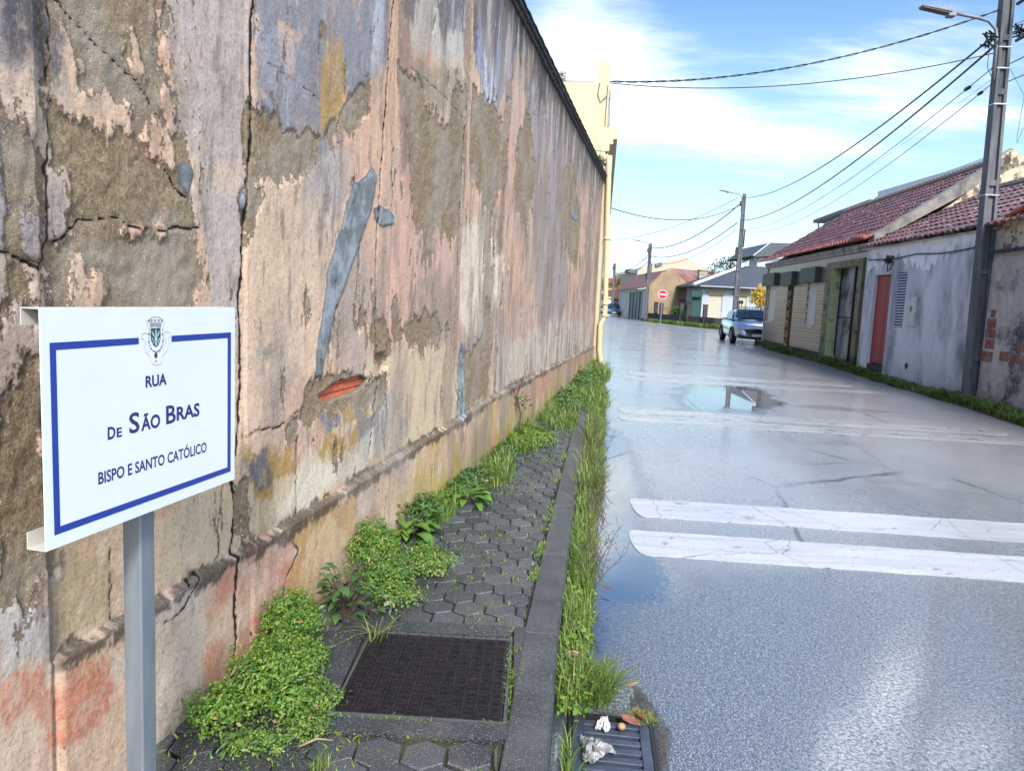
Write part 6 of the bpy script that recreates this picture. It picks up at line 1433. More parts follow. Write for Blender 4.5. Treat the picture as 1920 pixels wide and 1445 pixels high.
cable(pt(75, 0.25), Vector((7.4, -12, 7.4)), 0.3, 0.028, 'tangled middle cable leaving the near pole to the right', [(0.03, 0.25, 0.05)])
cable(pt(118, 0.2), Vector((7.4, -12, 6.9)), 0.35, 0.010, 'thin cable with clamp leaving the near pole to the right', [(0.045, 0.14, 0.04)])
cable(pt(152, 0.2), Vector((7.4, -12, 6.2)), 0.35, 0.009, 'lowest thin cable with clamp leaving the near pole to the right', [(0.045, 0.12, 0.035)])
cable(pt(44, 0.2), Vector((12, -2, 7.6)), 0.3, 0.006, 'wispy wire leaving the near pole between the thick bundles')

# ================================================================== CARS
def car(label, loc, rz, paint, L=4.36, Wd=1.79, H_=1.47, old=False, name='parked_car', group=None):
    t = thing(name, label, 'car', loc, rz, group)       # front faces local -y
    hw = Wd / 2; bon = 0.98 if not old else 0.92; bmb = MB()
    # body stations: y, half width, bottom z, belt z, top z (bonnet or belt)
    st = [(-L / 2, .62, .30, .50, .56), (-L / 2 + .06, .78, .22, .58, .68), (-L / 2 + .25, .93, .20, .66, .80), (-L / 2 + .75, 1.0, .20, .74, bon - .06), (-L / 2 + 1.25, 1.0, .20, .84, bon + 0.02), (-0.2, 1.0, .20, .90, bon + .03), (0.7, 1.0, .20, .92, bon + .04), (L / 2 - .75, 1.0, .20, .93, bon + .06), (L / 2 - .25, .95, .24, .90, bon + .05), (L / 2 - .04, .86, .32, .84, .98), (L / 2, .74, .42, .74, .86)]
    rings = []
    for y, w_, zb, zm, zt_ in st:
        q = hw * w_; rings.append([(-q * .90, y, zb), (-q, y, zb + .14), (-q * 1.0, y, (zb + zm) / 2), (-q * .985, y, zm), (-q * .86, y, zt_), (0, y, zt_ + .035), (q * .86, y, zt_), (q * .985, y, zm), (q, y, (zb + zm) / 2), (q, y, zb + .14), (q * .90, y, zb)])
    k = 11; vs = [p_ for r_ in rings for p_ in r_]
    fs = [(i * k + j, i * k + j + 1, (i + 1) * k + j + 1, (i + 1) * k + j) for i in range(len(st) - 1) for j in range(k - 1)] + [(i * k + k - 1, i * k, (i + 1) * k, (i + 1) * k + k - 1) for i in range(len(st) - 1)] + [tuple(range(k)), tuple(range((len(st) - 1) * k, len(st) * k))[::-1]]
    bmb.add(vs, fs)
    # greenhouse
    zb_ = bon + .02; zr = H_ - .03; g = [(-L / 2 + 1.12, .80, zb_, zb_ + .02), (-L / 2 + 1.95, .66, zb_, zr - .02), (0.15, .68, zb_, zr + .02), (0.95, .67, zb_, zr - .02), (L / 2 - (.45 if not old else .75), .72, zb_, zb_ + .12), (L / 2 - (.30 if not old else .65), .74, zb_, zb_ + .02)]
    vs = []; 
    for y, w_, z0_, z1_ in g: vs += [(-hw * .87, y, z0_), (-hw * w_ - .02, y, z1_ - .03), (-hw * w_ * .8, y, z1_), (0, y, z1_ + .02), (hw * w_ * .8, y, z1_), (hw * w_ + .02, y, z1_ - .03), (hw * .87, y, z0_)]
    m_ = len(g); bmb.add(vs, [(i * 7 + j, i * 7 + j + 1, (i + 1) * 7 + j + 1, (i + 1) * 7 + j) for i in range(m_ - 1) for j in range(6)] + [tuple(range(7)), tuple(range((m_ - 1) * 7, m_ * 7))[::-1]])
    bmb.build('body', paint, t, smooth=True, sub=1)
    o = -.022
    def pn(name, pts, mat, par=t, th=(0, 0, 0.0)):
        mb = MB(); mb.add(pts, [tuple(range(len(pts)))]); o_ = mb.build(name, mat, par); s_ = o_.modifiers.new('s', 'SOLIDIFY'); s_.thickness = 0.02; s_.offset = 0; return o_
    ya, yb, za, zb2 = -L / 2 + 1.12, -L / 2 + 1.92, bon + .07, zr - .05
    pn('windscreen', [(-hw * .78, ya + .10, za + .02), (hw * .78, ya + .10, za + .02), (hw * .60, yb, zb2 + .03), (-hw * .60, yb, zb2 + .03)], glass_dark)
    for p_ in (-1,): pass
    ws = bpy.data.objects[t.children[-1].name]; ws.location = (0, -0.055, 0.035)
    for s_ in (-1, 1):
        xb_, xt_ = s_ * (hw * .885), s_ * (hw * .70 + 0.03)
        pn('side_window', [(xb_, ya + .42, za), (xb_, 0.02, za), (xt_, 0.02, zb2), (xt_, yb + .08, zb2 - .01)], glass_dark)
        pn('side_window', [(xb_, 0.10, za), (xb_, L / 2 - (1.05 if not old else 1.3), za + .02), (xt_, 0.82, zb2 - .01), (xt_, 0.10, zb2)], glass_dark)
        mb = MB(); mb.box(s_ * (hw + .16) - .10, s_ * (hw + .16) + .10 - .04, ya + .42, ya + .55, bon + .0, bon + .15); mb.tube([(s_ * hw * .9, ya + .5, bon + .04), (s_ * (hw + .1), ya + .49, bon + .05)], .03, 6); mb.build('mirror', paint if not old else plastic_b, t, bevel=.03)
        zl = .66 if not old else .64
        pn('headlight', [(s_ * hw * .95, -L / 2 + .32, zl + .05), (s_ * hw * .90, -L / 2 + .16, zl - .06), (s_ * hw * .50, -L / 2 - .02, zl - .07), (s_ * hw * .46, -L / 2 + .02, zl + .05), (s_ * hw * .80, -L / 2 + .20, zl + .10)], lens_m)
        pn('fog_lamp', [(s_ * hw * .86, -L / 2 + .09, .42), (s_ * hw * .86, -L / 2 + .07, .34), (s_ * hw * .56, -L / 2 - .04, .33), (s_ * hw * .56, -L / 2 - .04, .37)], plastic_b)
        for yy in (-L / 2 + .86, L / 2 - .84):
            mb = MB(); R_ = .325; mb.lathe([(R_ - .06, s_ * (hw - .20)), (R_, s_ * (hw - .18)), (R_, s_ * (hw + .005)), (R_ - .03, s_ * (hw + .02)), (R_ - .10, s_ * (hw + .02))], 28, (0, yy, R_), 'x'); wh = mb.build('wheel', tyre, t, smooth=False)
            mb = MB(); mb.lathe([(R_ - .10, s_ * (hw + .015)), (R_ - .115, s_ * (hw + .022)), (R_ - .135, s_ * (hw + .005))], 24, (0, yy, R_), 'x'); mb.lathe([(.05, s_ * (hw + .0)), (.05, s_ * (hw + .024))], 12, (0, yy, R_), 'x')
            for a in range(5):
                an = a * 2 * PI / 5; mb.tube([(s_ * (hw + .012), yy + .04 * math.cos(an), R_ + .04 * math.sin(an)), (s_ * (hw + .016), yy + (R_ - .12) * math.cos(an), R_ + (R_ - .12) * math.sin(an))], .022, 5)
            mb.build('rim', rim_m, wh)
            mb = MB(); mb.tube([(s_ * (hw + .004), yy + .385 * math.cos(a), R_ + .385 * math.sin(a)) for a in np.linspace(-0.25, PI + .25, 16)], .035, 6); mb.build('wheel_arch', plastic_b, wh)
    yf = -L / 2 - .02
    if not old:
        pn('grille', [(-.50, yf + .02, .64), (-.40, yf - .02, .46), (.40, yf - .02, .46), (.50, yf + .02, .64), (0, yf - .03, .67)], plastic_b)
        mb = MB(); mb.tube([(-.54, yf - .01, .66), (-.42, yf - .05, .44), (.42, yf - .05, .44), (.54, yf - .01, .66), (0, yf - .06, .695), (-.54, yf - .01, .66)], .018, 6); mb.build('grille_trim', rim_m, t)
        mb = MB(); mb.box(-.72, .72, yf - .03, yf + .03, .24, .33); mb.build('air_intake', plastic_b, t, bevel=.01)
    else:
        mb = MB(); mb.box(-.78, .78, yf - .07, yf + .1, .28, .50); mb.build('bumper', plastic_b, t, bevel=.03)
        pn('grille', [(-.40, yf + .0, .60), (.40, yf + .0, .60), (.40, yf + .02, .69), (-.40, yf + .02, .69)], plastic_b)
        mb = MB(); mb.tube([(-.05, yf - .02, .645), (0, yf - .02, .60), (.05, yf - .02, .645), (0, yf - .02, .69), (-.05, yf - .02, .645)], .012, 5); mb.build('badge', rim_m, t)
    mb = MB(); zp = .40; mb.box(-.26, .26, yf - .085, yf - .073, zp - .055, zp + .055); pl = mb.build('number_plate', plate_w, t)
    mb = MB(); mb.box(-.26, -.22, yf - .088, yf - .0855, zp - .055, zp + .055); mb.build('blue_strip', sign_blue, pl)
    return t
silver = M('silver_blue_paint', (0.42, 0.53, 0.63), (0.39, 0.50, 0.60), 0.22, 0.45, coat=0.8)
blue_p = M('dark_teal_paint', (0.03, 0.10, 0.16), (0.025, 0.09, 0.14), 0.25, 0.3, coat=0.7)
hv = gnd(1365, 636)
car('silver blue hatchback parked half hidden behind the tiled house corner', (10.42, 33.7, 0.0), math.radians(-6), silver)
car('dark blue older hatchback parked facing the camera beside the pale street wall', (10.95, 84.2, 0.0), math.radians(-4), blue_p, L=4.1, Wd=1.68, H_=1.40, old=True)
# scooter by the far left
SCO = thing('parked_scooter', 'small white and black scooter parked left of the blue car', 'scooter', (X_at(1131, 590, 96), 96, 0), 0.3)
mb = MB(); mb.lathe([(.22, -.06), (.24, 0), (.22, .06)], 14, (0, -.6, .24), 'x'); mb.lathe([(.22, -.06), (.24, 0), (.22, .06)], 14, (0, .6, .24), 'x'); mb.build('wheel', tyre, SCO)
mb = MB(); mb.tube([(0, -.62, .3), (0, -.5, .7), (0, -.42, 1.05)], [.10, .16, .06], 8); mb.tube([(0, -.45, .35), (0, 0, .3), (0, .4, .55), (0, .8, .7)], [.14, .16, .2, .1], 8); mb.build('body', white_paint, SCO, smooth=True)
mb = MB(); mb.tube([(0, .05, .75), (0, .5, .82), (0, .85, .82)], [.12, .16, .10], 8); mb.tube([(-.33, -.38, 1.05), (0, -.42, 1.08), (.33, -.38, 1.05)], .03, 6); mb.build('saddle', plastic_b, SCO, smooth=True)

# ================================================================== PLANTS
def leaves_np(P, Nrm, L, Wd, r_):
    """4-vertex pointed leaves at points P with facing Nrm"""
    n_ = len(P); Nrm = Nrm / (np.linalg.norm(Nrm, axis=1, keepdims=True) + 1e-9)
    t = r_.normal(size=(n_, 3)); t -= (t * Nrm).sum(1, keepdims=True) * Nrm; t /= np.linalg.norm(t, axis=1, keepdims=True) + 1e-9
    s_ = np.cross(Nrm, t); L = L[:, None]; Wd = Wd[:, None]
    V = np.stack([P, P + t * L * .5 + s_ * Wd * .5 + Nrm * L * .08, P + t * L, P + t * L * .5 - s_ * Wd * .5 + Nrm * L * .08], 1).reshape(-1, 3)
    return V, np.arange(n_ * 4).reshape(-1, 4)
def bush(name, label, cat, blobs, count, leafL, leafW, mat, seed, parts=True, stem=stemm, z0=0.12, group=None, tipc=0.5, kind=None):
    r_ = np.random.default_rng(seed); Ps = []; Ns = []; Ts = []
    tot = sum(b[3] * b[4] * b[5] for b in blobs)
    for (cx, cy, cz, rx_, ry_, rz2) in blobs:
        m_ = int(count * rx_ * ry_ * rz2 / tot); d = r_.normal(size=(m_, 3)); d /= np.linalg.norm(d, axis=1, keepdims=True); d[:, 2] = np.where(d[:, 2] < -0.35, -d[:, 2], d[:, 2])
        lump = 1 + 0.20 * np.sin(d[:, 1] * 13 + d[:, 2] * 8 + seed) * np.sin(d[:, 0] * 11) + 0.20 * np.sin(d[:, 0] * 7 + seed) * np.cos(d[:, 1] * 6 + seed * 2) + 0.12 * np.sin(d[:, 2] * 9 + d[:, 0] * 5)
        rad = (1 - r_.random(m_) ** 2.2 * 0.55) * lump + (r_.random(m_) < 0.06) * r_.random(m_) * .22
        P = d * rad[:, None] * np.array([rx_, ry_, rz2]) + np.array([cx, cy, cz]); Ps.append(P); Ns.append(d + r_.normal(size=d.shape) * 0.75 + np.array([0, 0, .5])); Ts.append(np.clip((rad - 0.55) * 1.6 * r_.random(m_) * tipc * 2 + 0.35 * np.sin(d[:, 0] * 5 + seed) * np.sin(d[:, 1] * 4 + 1), 0, 1))
    P = np.concatenate(Ps); Nn = np.concatenate(Ns); T_ = np.concatenate(Ts); ok = P[:, 2] > z0 - 0.005; P, Nn, T_ = P[ok], Nn[ok], T_[ok]
    V, F_ = leaves_np(P, Nn, leafL * r_.uniform(.6, 1.3, len(P)), leafW * r_.uniform(.6, 1.3, len(P)), r_)
    base = (float(np.mean([b[0] for b in blobs])), float(np.mean([b[1] for b in blobs])), z0)
    t = thing(name, label, cat, base, 0, group)
    npmesh('foliage', V, F_, mat, t, True, False, {'tint': ('FLOAT', np.repeat(T_, 4))})
    if len(P) > 1900 and z0 > .1:
        i = r_.integers(0, len(P), 160); P2 = P[i] * 1.0 + (P[i] - np.array(base)) * 0.10; npmesh('leaves', *leaves_np(P2, Nn[i], leafL * r_.uniform(1.8, 3.6, 160), leafW * r_.uniform(.8, 1.6, 160), r_), leafd, t, True, False, {'tint': ('FLOAT', np.repeat(r_.random(160), 4))})
        i = r_.integers(0, len(P), 60); npmesh('leaves', *leaves_np(P[i], Nn[i], leafL * r_.uniform(1.2, 2.6, 60), leafW * r_.uniform(.8, 1.4, 60), r_), deadm, t, True, False)
    mb = MB()
    for k in range(14):
        b = blobs[k % len(blobs)]; a = r_.uniform(0, 6.28); q = r_.uniform(.3, .8)
        mb.tube([(b[0] + .1 * b[3] * math.cos(a), b[1] + .1 * b[4] * math.sin(a), z0 - 0.01), (b[0] + .5 * q * b[3] * math.cos(a), b[1] + .5 * q * b[4] * math.sin(a), b[2]), (b[0] + q * b[3] * math.cos(a), b[1] + q * b[4] * math.sin(a), b[2] + b[5] * .5)], [b[3] * .02, b[3] * .014, b[3] * .006], 4)
    mb.build('stems', stem, t, True)
    return t
def blades(name, P, H_, Wd, lean, mat, seed, bend=0.6, tip=0.5, parent=None):
    """grass blades: P (n,3) roots"""
    r_ = np.random.default_rng(seed); n_ = len(P); a = r_.uniform(0, 2 * PI, n_); d = np.stack([np.cos(a), np.sin(a), np.zeros(n_)], 1); s_ = np.stack([-np.sin(a + r_.normal(size=n_) * .5), np.cos(a), np.zeros(n_)], 1)
    lean = lean * r_.uniform(.3, 1.5, n_); V = []
    for q, ww in ((0, .8), (.35, 1), (.7, .75), (1, 0.04)):
        ctr = P + d * (lean * H_ * q ** 1.8)[:, None] + np.array([0, 0, 1]) * (H_ * (q - bend * lean * q * q * .6))[:, None]
        V += [ctr - s_ * (Wd * ww * .5)[:, None], ctr + s_ * (Wd * ww * .5)[:, None]]
    V = np.stack(V, 1).reshape(-1, 3); b = np.arange(n_)[:, None] * 8
    F_ = np.concatenate([b + np.array([[0, 1, 3, 2]]), b + np.array([[2, 3, 5, 4]]), b + np.array([[4, 5, 7, 6]])], 0)
    T_ = np.repeat(np.clip(r_.random(n_) ** 1.5 * tip * 2, 0, 1), 8)
    return npmesh(name, V, F_, mat, parent, True if parent else False, False, {'tint': ('FLOAT', T_)})
def gp(x, y, z=0.12): return gnd(x, y, z)
def W_(px_w, Y): return px_w / F_PX * Y

# fine-leaved chickweed clumps along the foot of the wall
q = gp(468, 1400); bush('weed_clump', 'largest rounded clump of fine bright weeds nearest the camera at the wall foot', 'weed', [(q[0] - .02, 2.36, .20, .13, .14, .115), (q[0] - .12, 2.22, .16, .11, .12, .07), (q[0] + .07, 2.30, .16, .08, .10, .07)], 8500, .0125, .0085, leafm, 11, tipc=.5)
q = gp(575, 1290); bush('weed_clump', 'fine bright weed clump between the largest clump and the iron cover', 'weed', [(-0.84 + .05, 2.68, .225, .105, .13, .125), (-0.70, 2.56, .17, .08, .09, .06)], 6200, .0125, .0085, leafm, 12, tipc=.45)
bush('weed_clump', 'low straggling yellow green weeds at the front left corner of the iron cover', 'weed', [(-0.62, 2.36, .135, .09, .10, .035), (-0.60, 2.22, .13, .07, .07, .03), (-0.72, 2.10, .135, .10, .06, .03)], 2100, .012, .008, leafm, 13, tipc=.9)
bush('weed_clump', 'mound of fine bright weeds above the pale leafed plant by the plinth', 'weed', [(-0.66, 3.55, .245, .13, .19, .12), (-0.55, 3.38, .17, .12, .12, .07)], 6000, .0145, .0095, leafm, 14, tipc=.45)
bush('weed_clump', 'broad spread of yellow green weeds between mound and pavers', 'weed', [(-0.47, 3.20, .15, .12, .10, .05), (-0.40, 3.62, .16, .14, .16, .06)], 2600, .015, .009, leafm, 15, tipc=.7)
# broad-leaved plant
def broad(name, label, base, n_, H_, spread, lw, ll, mat, seed, group=None):
    r_ = random.Random(seed); t = thing(name, label, 'plant', base, 0, group); st = MB(); lf = MB()
    for k in range(n_):
        a = r_.uniform(0, 2 * PI); h = H_ * r_.uniform(.35, 1); d = spread * r_.uniform(.2, 1); tip = Vector((d * math.cos(a), d * math.sin(a), h)); st.tube([(0, 0, -.01), (tip.x * .4, tip.y * .4, h * .6), tuple(tip)], [.004, .003, .0018], 5)
        lf.cur = r_.random() * .5
        for j in range(r_.choice((2, 3))):
            b = a + r_.uniform(-1.3, 1.3); L = ll * r_.uniform(.6, 1.2); ww = lw * r_.uniform(.7, 1.2); up = r_.uniform(-.3, .5); f = Vector((math.cos(b), math.sin(b), up)).normalized(); s_ = f.cross(Vector((0, 0, 1))).normalized(); u = s_.cross(f)
            o3 = tip + Vector((0, 0, -j * .03 * H_ / .15)); V = []; N = 5
            for i in range(N + 1):
                q = i / N; w2 = ww * .5 * math.sin(PI * min(1, q * .92 + .06)) ** .8; c_ = o3 + f * (L * q) + u * (.12 * L * math.sin(PI * q) - .25 * L * q * q)
                V += [c_ - s_ * w2 + u * w2 * .25, c_, c_ + s_ * w2 + u * w2 * .25]
            lf.add(V, [(i * 3 + m_, i * 3 + m_ + 1, i * 3 + m_ + 4, i * 3 + m_ + 3) for i in range(N) for m_ in (0, 1)])
    st.build('stems', stemm, t); lf.build('leaves', mat, t, smooth=True, tint=True); return t
q = gp(690, 1190); broad('broad_leaf_weed', 'grey green broad leafed weed leaning over the cover corner by the orange plaster patch', (-0.66, 3.02, .115), 26, .23, .13, .038, .05, leafd, 3)
q = gp(815, 1060); broad('broad_leaf_weed', 'plant with large round glossy leaf growing halfway along the wall foot', (-0.54, 4.12, .115), 14, .19, .12, .075, .10, leafm, 4)
q = gp(960, 935); broad('broad_leaf_weed', 'low spreading dock leaves on the pavers below the long grass', (-0.30, 4.9, .115), 14, .07, .16, .05, .13, leafm, 6)
# grass tufts at the wall foot
def tuft(label, cx, cy, r1, n_, H_, w_, seed, mat=grassm, z0=.115, lean=.5, tip=.4, name='grass_tuft', ry=None):
    r_ = np.random.default_rng(seed); a = r_.uniform(0, 6.28, n_); q = np.sqrt(r_.random(n_)); P = np.stack([cx + r1 * q * np.cos(a), cy + (ry or r1) * q * np.sin(a), np.full(n_, z0)], 1)
    lim = -1.46 + .2025 * P[:, 1]; 
    if z0 > .1: P[:, 0] = np.maximum(P[:, 0], lim)
    t = blades(name, P, H_ * r_.uniform(.5, 1.15, n_), w_ * r_.uniform(.6, 1.3, n_), lean, mat, seed + 1, tip=tip); return tag(t, label, 'grass tuft')
tuft('tall grass tuft beside the round leafed plant on the wall foot', -0.47, 4.75, .15, 650, .13, .007, 31, ry=.45)
tuft('dense bright grass at the wall foot past the dock leaves', -0.12, 5.9, .17, 650, .12, .009, 32, ry=.7)
tuft('feathery grass clump below the thin dark sapling', 0.12, 7.3, .20, 700, .14, .010, 33, ry=.8)
tuft('long grass tuft closing the pavement in front of the downpipe', 1.05, 11.3, .36, 1300, .17, .013, 34, ry=2.1)
tuft('pale leafed grass clump between the sapling and the downpipe grass', 0.55, 9.0, .26, 800, .14, .011, 35, ry=1.2)
tuft('dark grass gathered round the foot of the downpipe', 1.5, 14.2, .30, 900, .30, .014, 36, ry=1.6)
tuft('dry yellow grass blades sprawling over the left corner of the iron cover', -0.50, 2.86, .05, 26, .15, .004, 37, lean=1.3, tip=1.0)
tuft('short tuft among the front pavers left of the twig', -0.50, 2.02, .035, 60, .05, .003, 38, tip=.8, lean=.8)
tuft('thick spiky grass tuft in the gutter just above the drain', 0.375, 2.74, .075, 620, .15, .0042, 39, z0=-.005, lean=.95, tip=.35, ry=.11)
tuft('pale grass blades at the kerb beside the drain', 0.235, 2.2, .025, 60, .13, .005, 40, z0=-.005, lean=.6, tip=.5, ry=.16)
tuft('yellow moss tuft on the broken asphalt edge by the drain', 0.53, 2.58, .05, 300, .028, .004, 41, z0=-.01, lean=1.2, tip=1.2)
tuft('thin green moss along the right side of the drain', 0.565, 2.34, .025, 260, .03, .004, 42, z0=-.04, lean=1, tip=.7, ry=.16)
bush('weed_clump', 'dark green creeping weeds between the dock leaves and the far pavement grass', 'weed', [(-0.28, 5.3, .16, .15, .35, .06), (-0.05, 6.5, .15, .12, .30, .05)], 2600, .024, .014, leafd, 21, tipc=.5)
bush('weed_clump', 'bright low weed cushion spilling onto the pavers below the sapling', 'weed', [(0.22, 7.2, .16, .22, .40, .07)], 2200, .026, .014, leafm, 22, tipc=.8)
bush('weed_clump', 'leafy weeds massed along the wall foot before the downpipe', 'weed', [(0.75, 10.0, .18, .22, .8, .09), (1.15, 12.2, .20, .25, .9, .12)], 3400, .036, .02, leafd, 23, tipc=.9)
bush('weed_clump', 'small leafy weeds behind the round leafed plant against the plinth', 'weed', [(-0.50, 4.35, .19, .10, .22, .10)], 1500, .022, .013, leafd, 24, tipc=.7)
# sapling
t = thing('sapling', 'thin dark sapling with few leaves against the plinth', 'plant', (0.08, 7.3, .115)); mb = MB()
mb.tube([(0, 0, 0), (.02, 0, .25), (-.03, .02, .42), (.03, 0, .62)], [.012, .010, .007, .004], 6); mb.tube([(0, 0, .3), (-.10, 0, .42)], [.006, .003], 5); mb.tube([(0, 0, .35), (.09, .02, .44)], [.006, .003], 5); mb.build('stem', stemm, t)
r_ = np.random.default_rng(5); P = r_.normal(size=(50, 3)) * [.07, .06, .06] + [0.06, 7.3, .50]; Vv, Ff = leaves_np(P, r_.normal(size=(50, 3)), r_.uniform(.03, .06, 50), r_.uniform(.02, .03, 50), r_); npmesh('leaves', Vv, Ff, leafd, t, True, False, {'tint': ('FLOAT', np.repeat(r_.random(50) * .6, 4))})

# gutter grass (uncountable)
def strip(name, label, ya, yb, dens, off0, off1, H0, w0_, seed, mat=grassm, tip=.4, z=0.0, side=le, mod=None, lean=.5, kscale=.06):
    r_ = np.random.default_rng(seed); n_ = dens; u = r_.random(n_); Y = np.exp(np.log(ya) + (np.log(yb) - np.log(ya)) * u); o3 = off0 + (off1 - off0) * r_.random(n_) ** 1.2
    X = side(Y) + o3; cl_ = fbm(X, Y, 5, 2.2, seed + 7, 4); keep = cl_ + 0.32 + (mod(Y) if mod else 0) > r_.random(n_) * .5; X, Y, cl_ = X[keep], Y[keep], cl_[keep]; n_ = len(X)
    P = np.stack([X, Y, np.full(n_, z) + (0 if np.isscalar(z) else 0)], 1); sc2 = 1 + np.clip(Y - 4, 0, 30) * kscale
    t = blades(name, P, H0 * (.75 + 1.2 * cl_ + .5) * r_.uniform(.4, 1.15, n_), w0_ * sc2 * r_.uniform(.6, 1.4, n_), lean, mat, seed, tip=tip); return stuff(t, label, 'grass')
strip('gutter_grass', 'grass growing in the gutter along the kerb', 2.55, 6.2, 4600, .005, .13, .13, .0052, 51, tip=.5, mod=lambda y: np.where(y < 3.2, -.05, .1))
strip('gutter_grass', 'grass growing in the gutter along the kerb', 5.5, 16, 4600, .0, .19, .18, .007, 52, tip=.5, mod=lambda y: .05)
strip('gutter_grass', 'grass growing in the gutter along the kerb', 15.5, 30, 2500, -.25, .05, .28, .01, 53, tip=.2, mod=lambda y: .2)
# broad leaves mixed in the gutter
r_ = np.random.default_rng(61); m_ = 1500; Y = np.exp(r_.uniform(math.log(2.5), math.log(9), m_)); X = le(Y) + .01 + .13 * r_.random(m_); P = np.stack([X, Y, r_.uniform(.01, .09, m_)], 1)
Vv, Ff = leaves_np(P, r_.normal(size=(m_, 3)) * .5 + [0, -.2, 1], r_.uniform(.015, .035, m_), r_.uniform(.012, .024, m_), r_); stuff(npmesh('gutter_leaves', Vv, Ff, leafm, smooth=False, attrs={'tint': ('FLOAT', np.repeat(r_.random(m_), 4))}), 'small broad leaves among the gutter grass', 'ground cover')
# dry seed-head weeds leaning over the puddle
for k, (yb, n_, lab) in enumerate(((3.9, 12, 'nearest group of dark dry seed stems standing in the gutter grass'), (4.9, 16, 'middle group of dark dry seed stems leaning over the puddle'), (6.0, 18, 'tallest group of dark dry seed stems beside the puddle'), (7.4, 14, 'farthest group of dark dry seed stems in the gutter'))):
    r2 = random.Random(70 + k); x0 = float(le(yb)) + .08; t = thing('seed_stems', lab, 'dry weed', (x0, yb, 0), 0, 'dry seed stems in the gutter grass'); mb = MB(); hd = []
    for j in range(n_):
        bx, by = x0 + r2.uniform(-.06, .06), yb + r2.uniform(-.45, .45); H2 = r2.uniform(.22, .42); ln = r2.uniform(-.02, .16); ly = r2.uniform(-.12, .10); pts = [(bx + ln * q ** 1.6, by + ly * q, H2 * q) for q in (0, .3, .6, 1)]; mb.tube(pts, [.0028, .0024, .0018, .0010], 4)
        for m2 in range(7):
            q = r2.uniform(.35, 1); c_ = Vector((bx + ln * q ** 1.6, by + ly * q, H2 * q)); e = c_ + Vector((r2.uniform(-.03, .06), r2.uniform(-.04, .04), r2.uniform(.01, .06))); mb.tube([c_, e], [.0012, .0008], 3)
            for m3 in range(3): hd.append(tuple(c_.lerp(e, r2.uniform(.5, 1.1))))
    mb.build('stems', stemm, t, True); P = np.array(hd); rr_ = np.random.default_rng(k); Vv, Ff = leaves_np(P, rr_.normal(size=P.shape), rr_.uniform(.006, .011, len(P)), rr_.uniform(.004, .007, len(P)), rr_); npmesh('foliage', Vv, Ff, M('seed_%d' % k, (0.10, 0.06, 0.05), (0.06, 0.05, 0.04)), t, True, False)  # this foliage mesh is the seed heads on the dry stems
# moss and tiny weeds in the paving joints
r_ = np.random.default_rng(81); m_ = 9000; Y = np.exp(r_.uniform(math.log(1.95), math.log(10), m_)); u = r_.random(m_); xl, xr = -1.46 + .2025 * Y, le(Y) - .16
X = np.where(r_.random(m_) < .42, xr + r_.normal(size=m_) * .02, xl + (xr - xl) * u); cl_ = fbm(X, Y, 5, 5, 83, 4); keep = (cl_ > .005) & ~((X > -.57) & (X < .045) & (Y > 2.29) & (Y < 2.93)); X, Y = X[keep], Y[keep]
P = np.stack([X, Y, np.full(len(X), .108)], 1); n_ = len(X); stuff(blades('joint_weeds', P, r_.uniform(.012, .032, n_), r_.uniform(.003, .006, n_) * (1 + .1 * Y), 1.0, leafm, 84, tip=.9), 'moss and tiny weeds in the paving joints', 'moss')
X = np.concatenate([np.full(140, .035) + r_.normal(size=140) * .008, r_.uniform(-.56, .05, 90), r_.uniform(-.6, .0, 60)]); Y = np.concatenate([r_.uniform(2.3, 2.92, 140), np.full(90, 2.30) + r_.normal(size=90) * .006, np.full(60, 2.21) + r_.normal(size=60) * .01]); n_ = len(X)
stuff(blades('joint_weeds', np.stack([X, Y, np.full(n_, .112)], 1), r_.uniform(.006, .020, n_), r_.uniform(.003, .005, n_), 1.2, leafm, 85, tip=1.0), 'moss round the iron cover', 'moss')
# verge grass on the right
def rside(Y): return np.interp(Y, [a for a, b in VX], [b for a, b in VX])
def vstrip(ya, yb, dens, seed, H0, wv, o0=0.0, o1=.8, z=.06):
    r_ = np.random.default_rng(seed); Y = np.exp(r_.uniform(math.log(ya), math.log(yb), dens)); wall_ = np.where(Y < 19.2, 8.36 + GHD * (Y - 12.3), 9.05 + .088 * (Y - 19.17)) - .06; e0 = rside(Y) + .03
    f = r_.random(dens); X = e0 + (wall_ - e0) * f; cl_ = fbm(X, Y, 2.5, 1.2, seed + 3, 4); keep = cl_ + .30 - .10 * f > r_.random(dens) * .5; X, Y, cl_, f = X[keep], Y[keep], cl_[keep], f[keep]; n_ = len(X)
    return stuff(blades('verge_grass', np.stack([X, Y, .0 + .06 * np.minimum(1, f * 6) + .04 * f + np.maximum(0, Y - 18) * .008 * f], 1), H0 * (.62 + cl_ * 2.6).clip(.25, 2) * (1 - .35 * f) * r_.uniform(.5, 1.2, n_), wv * r_.uniform(.6, 1.4, n_), 1.0, grassm, seed, tip=.5), 'grass on the right hand verge', 'grass')
vstrip(9, 14, 6500, 91, .22, .022); vstrip(13.5, 20, 6500, 92, .20, .026); vstrip(20, 31, 4500, 93, .22, .034)
r_ = np.random.default_rng(95); m_ = 700; Y = r_.uniform(12.5, 17.5, m_); X = 8.36 + GHD * (Y - 12.3) - r_.uniform(.02, .2, m_); P = np.stack([X, Y, r_.uniform(.1, .5, m_) ** 1.3], 1); Vv, Ff = leaves_np(P, r_.normal(size=P.shape), np.full(m_, .02), np.full(m_, .014), r_)
stuff(npmesh('pale_umbels', Vv, Ff, M('umbel', (0.45, 0.50, 0.42), (0.25, 0.33, 0.15)), smooth=False), 'pale fine seedheads against the grey wall foot', 'weeds')
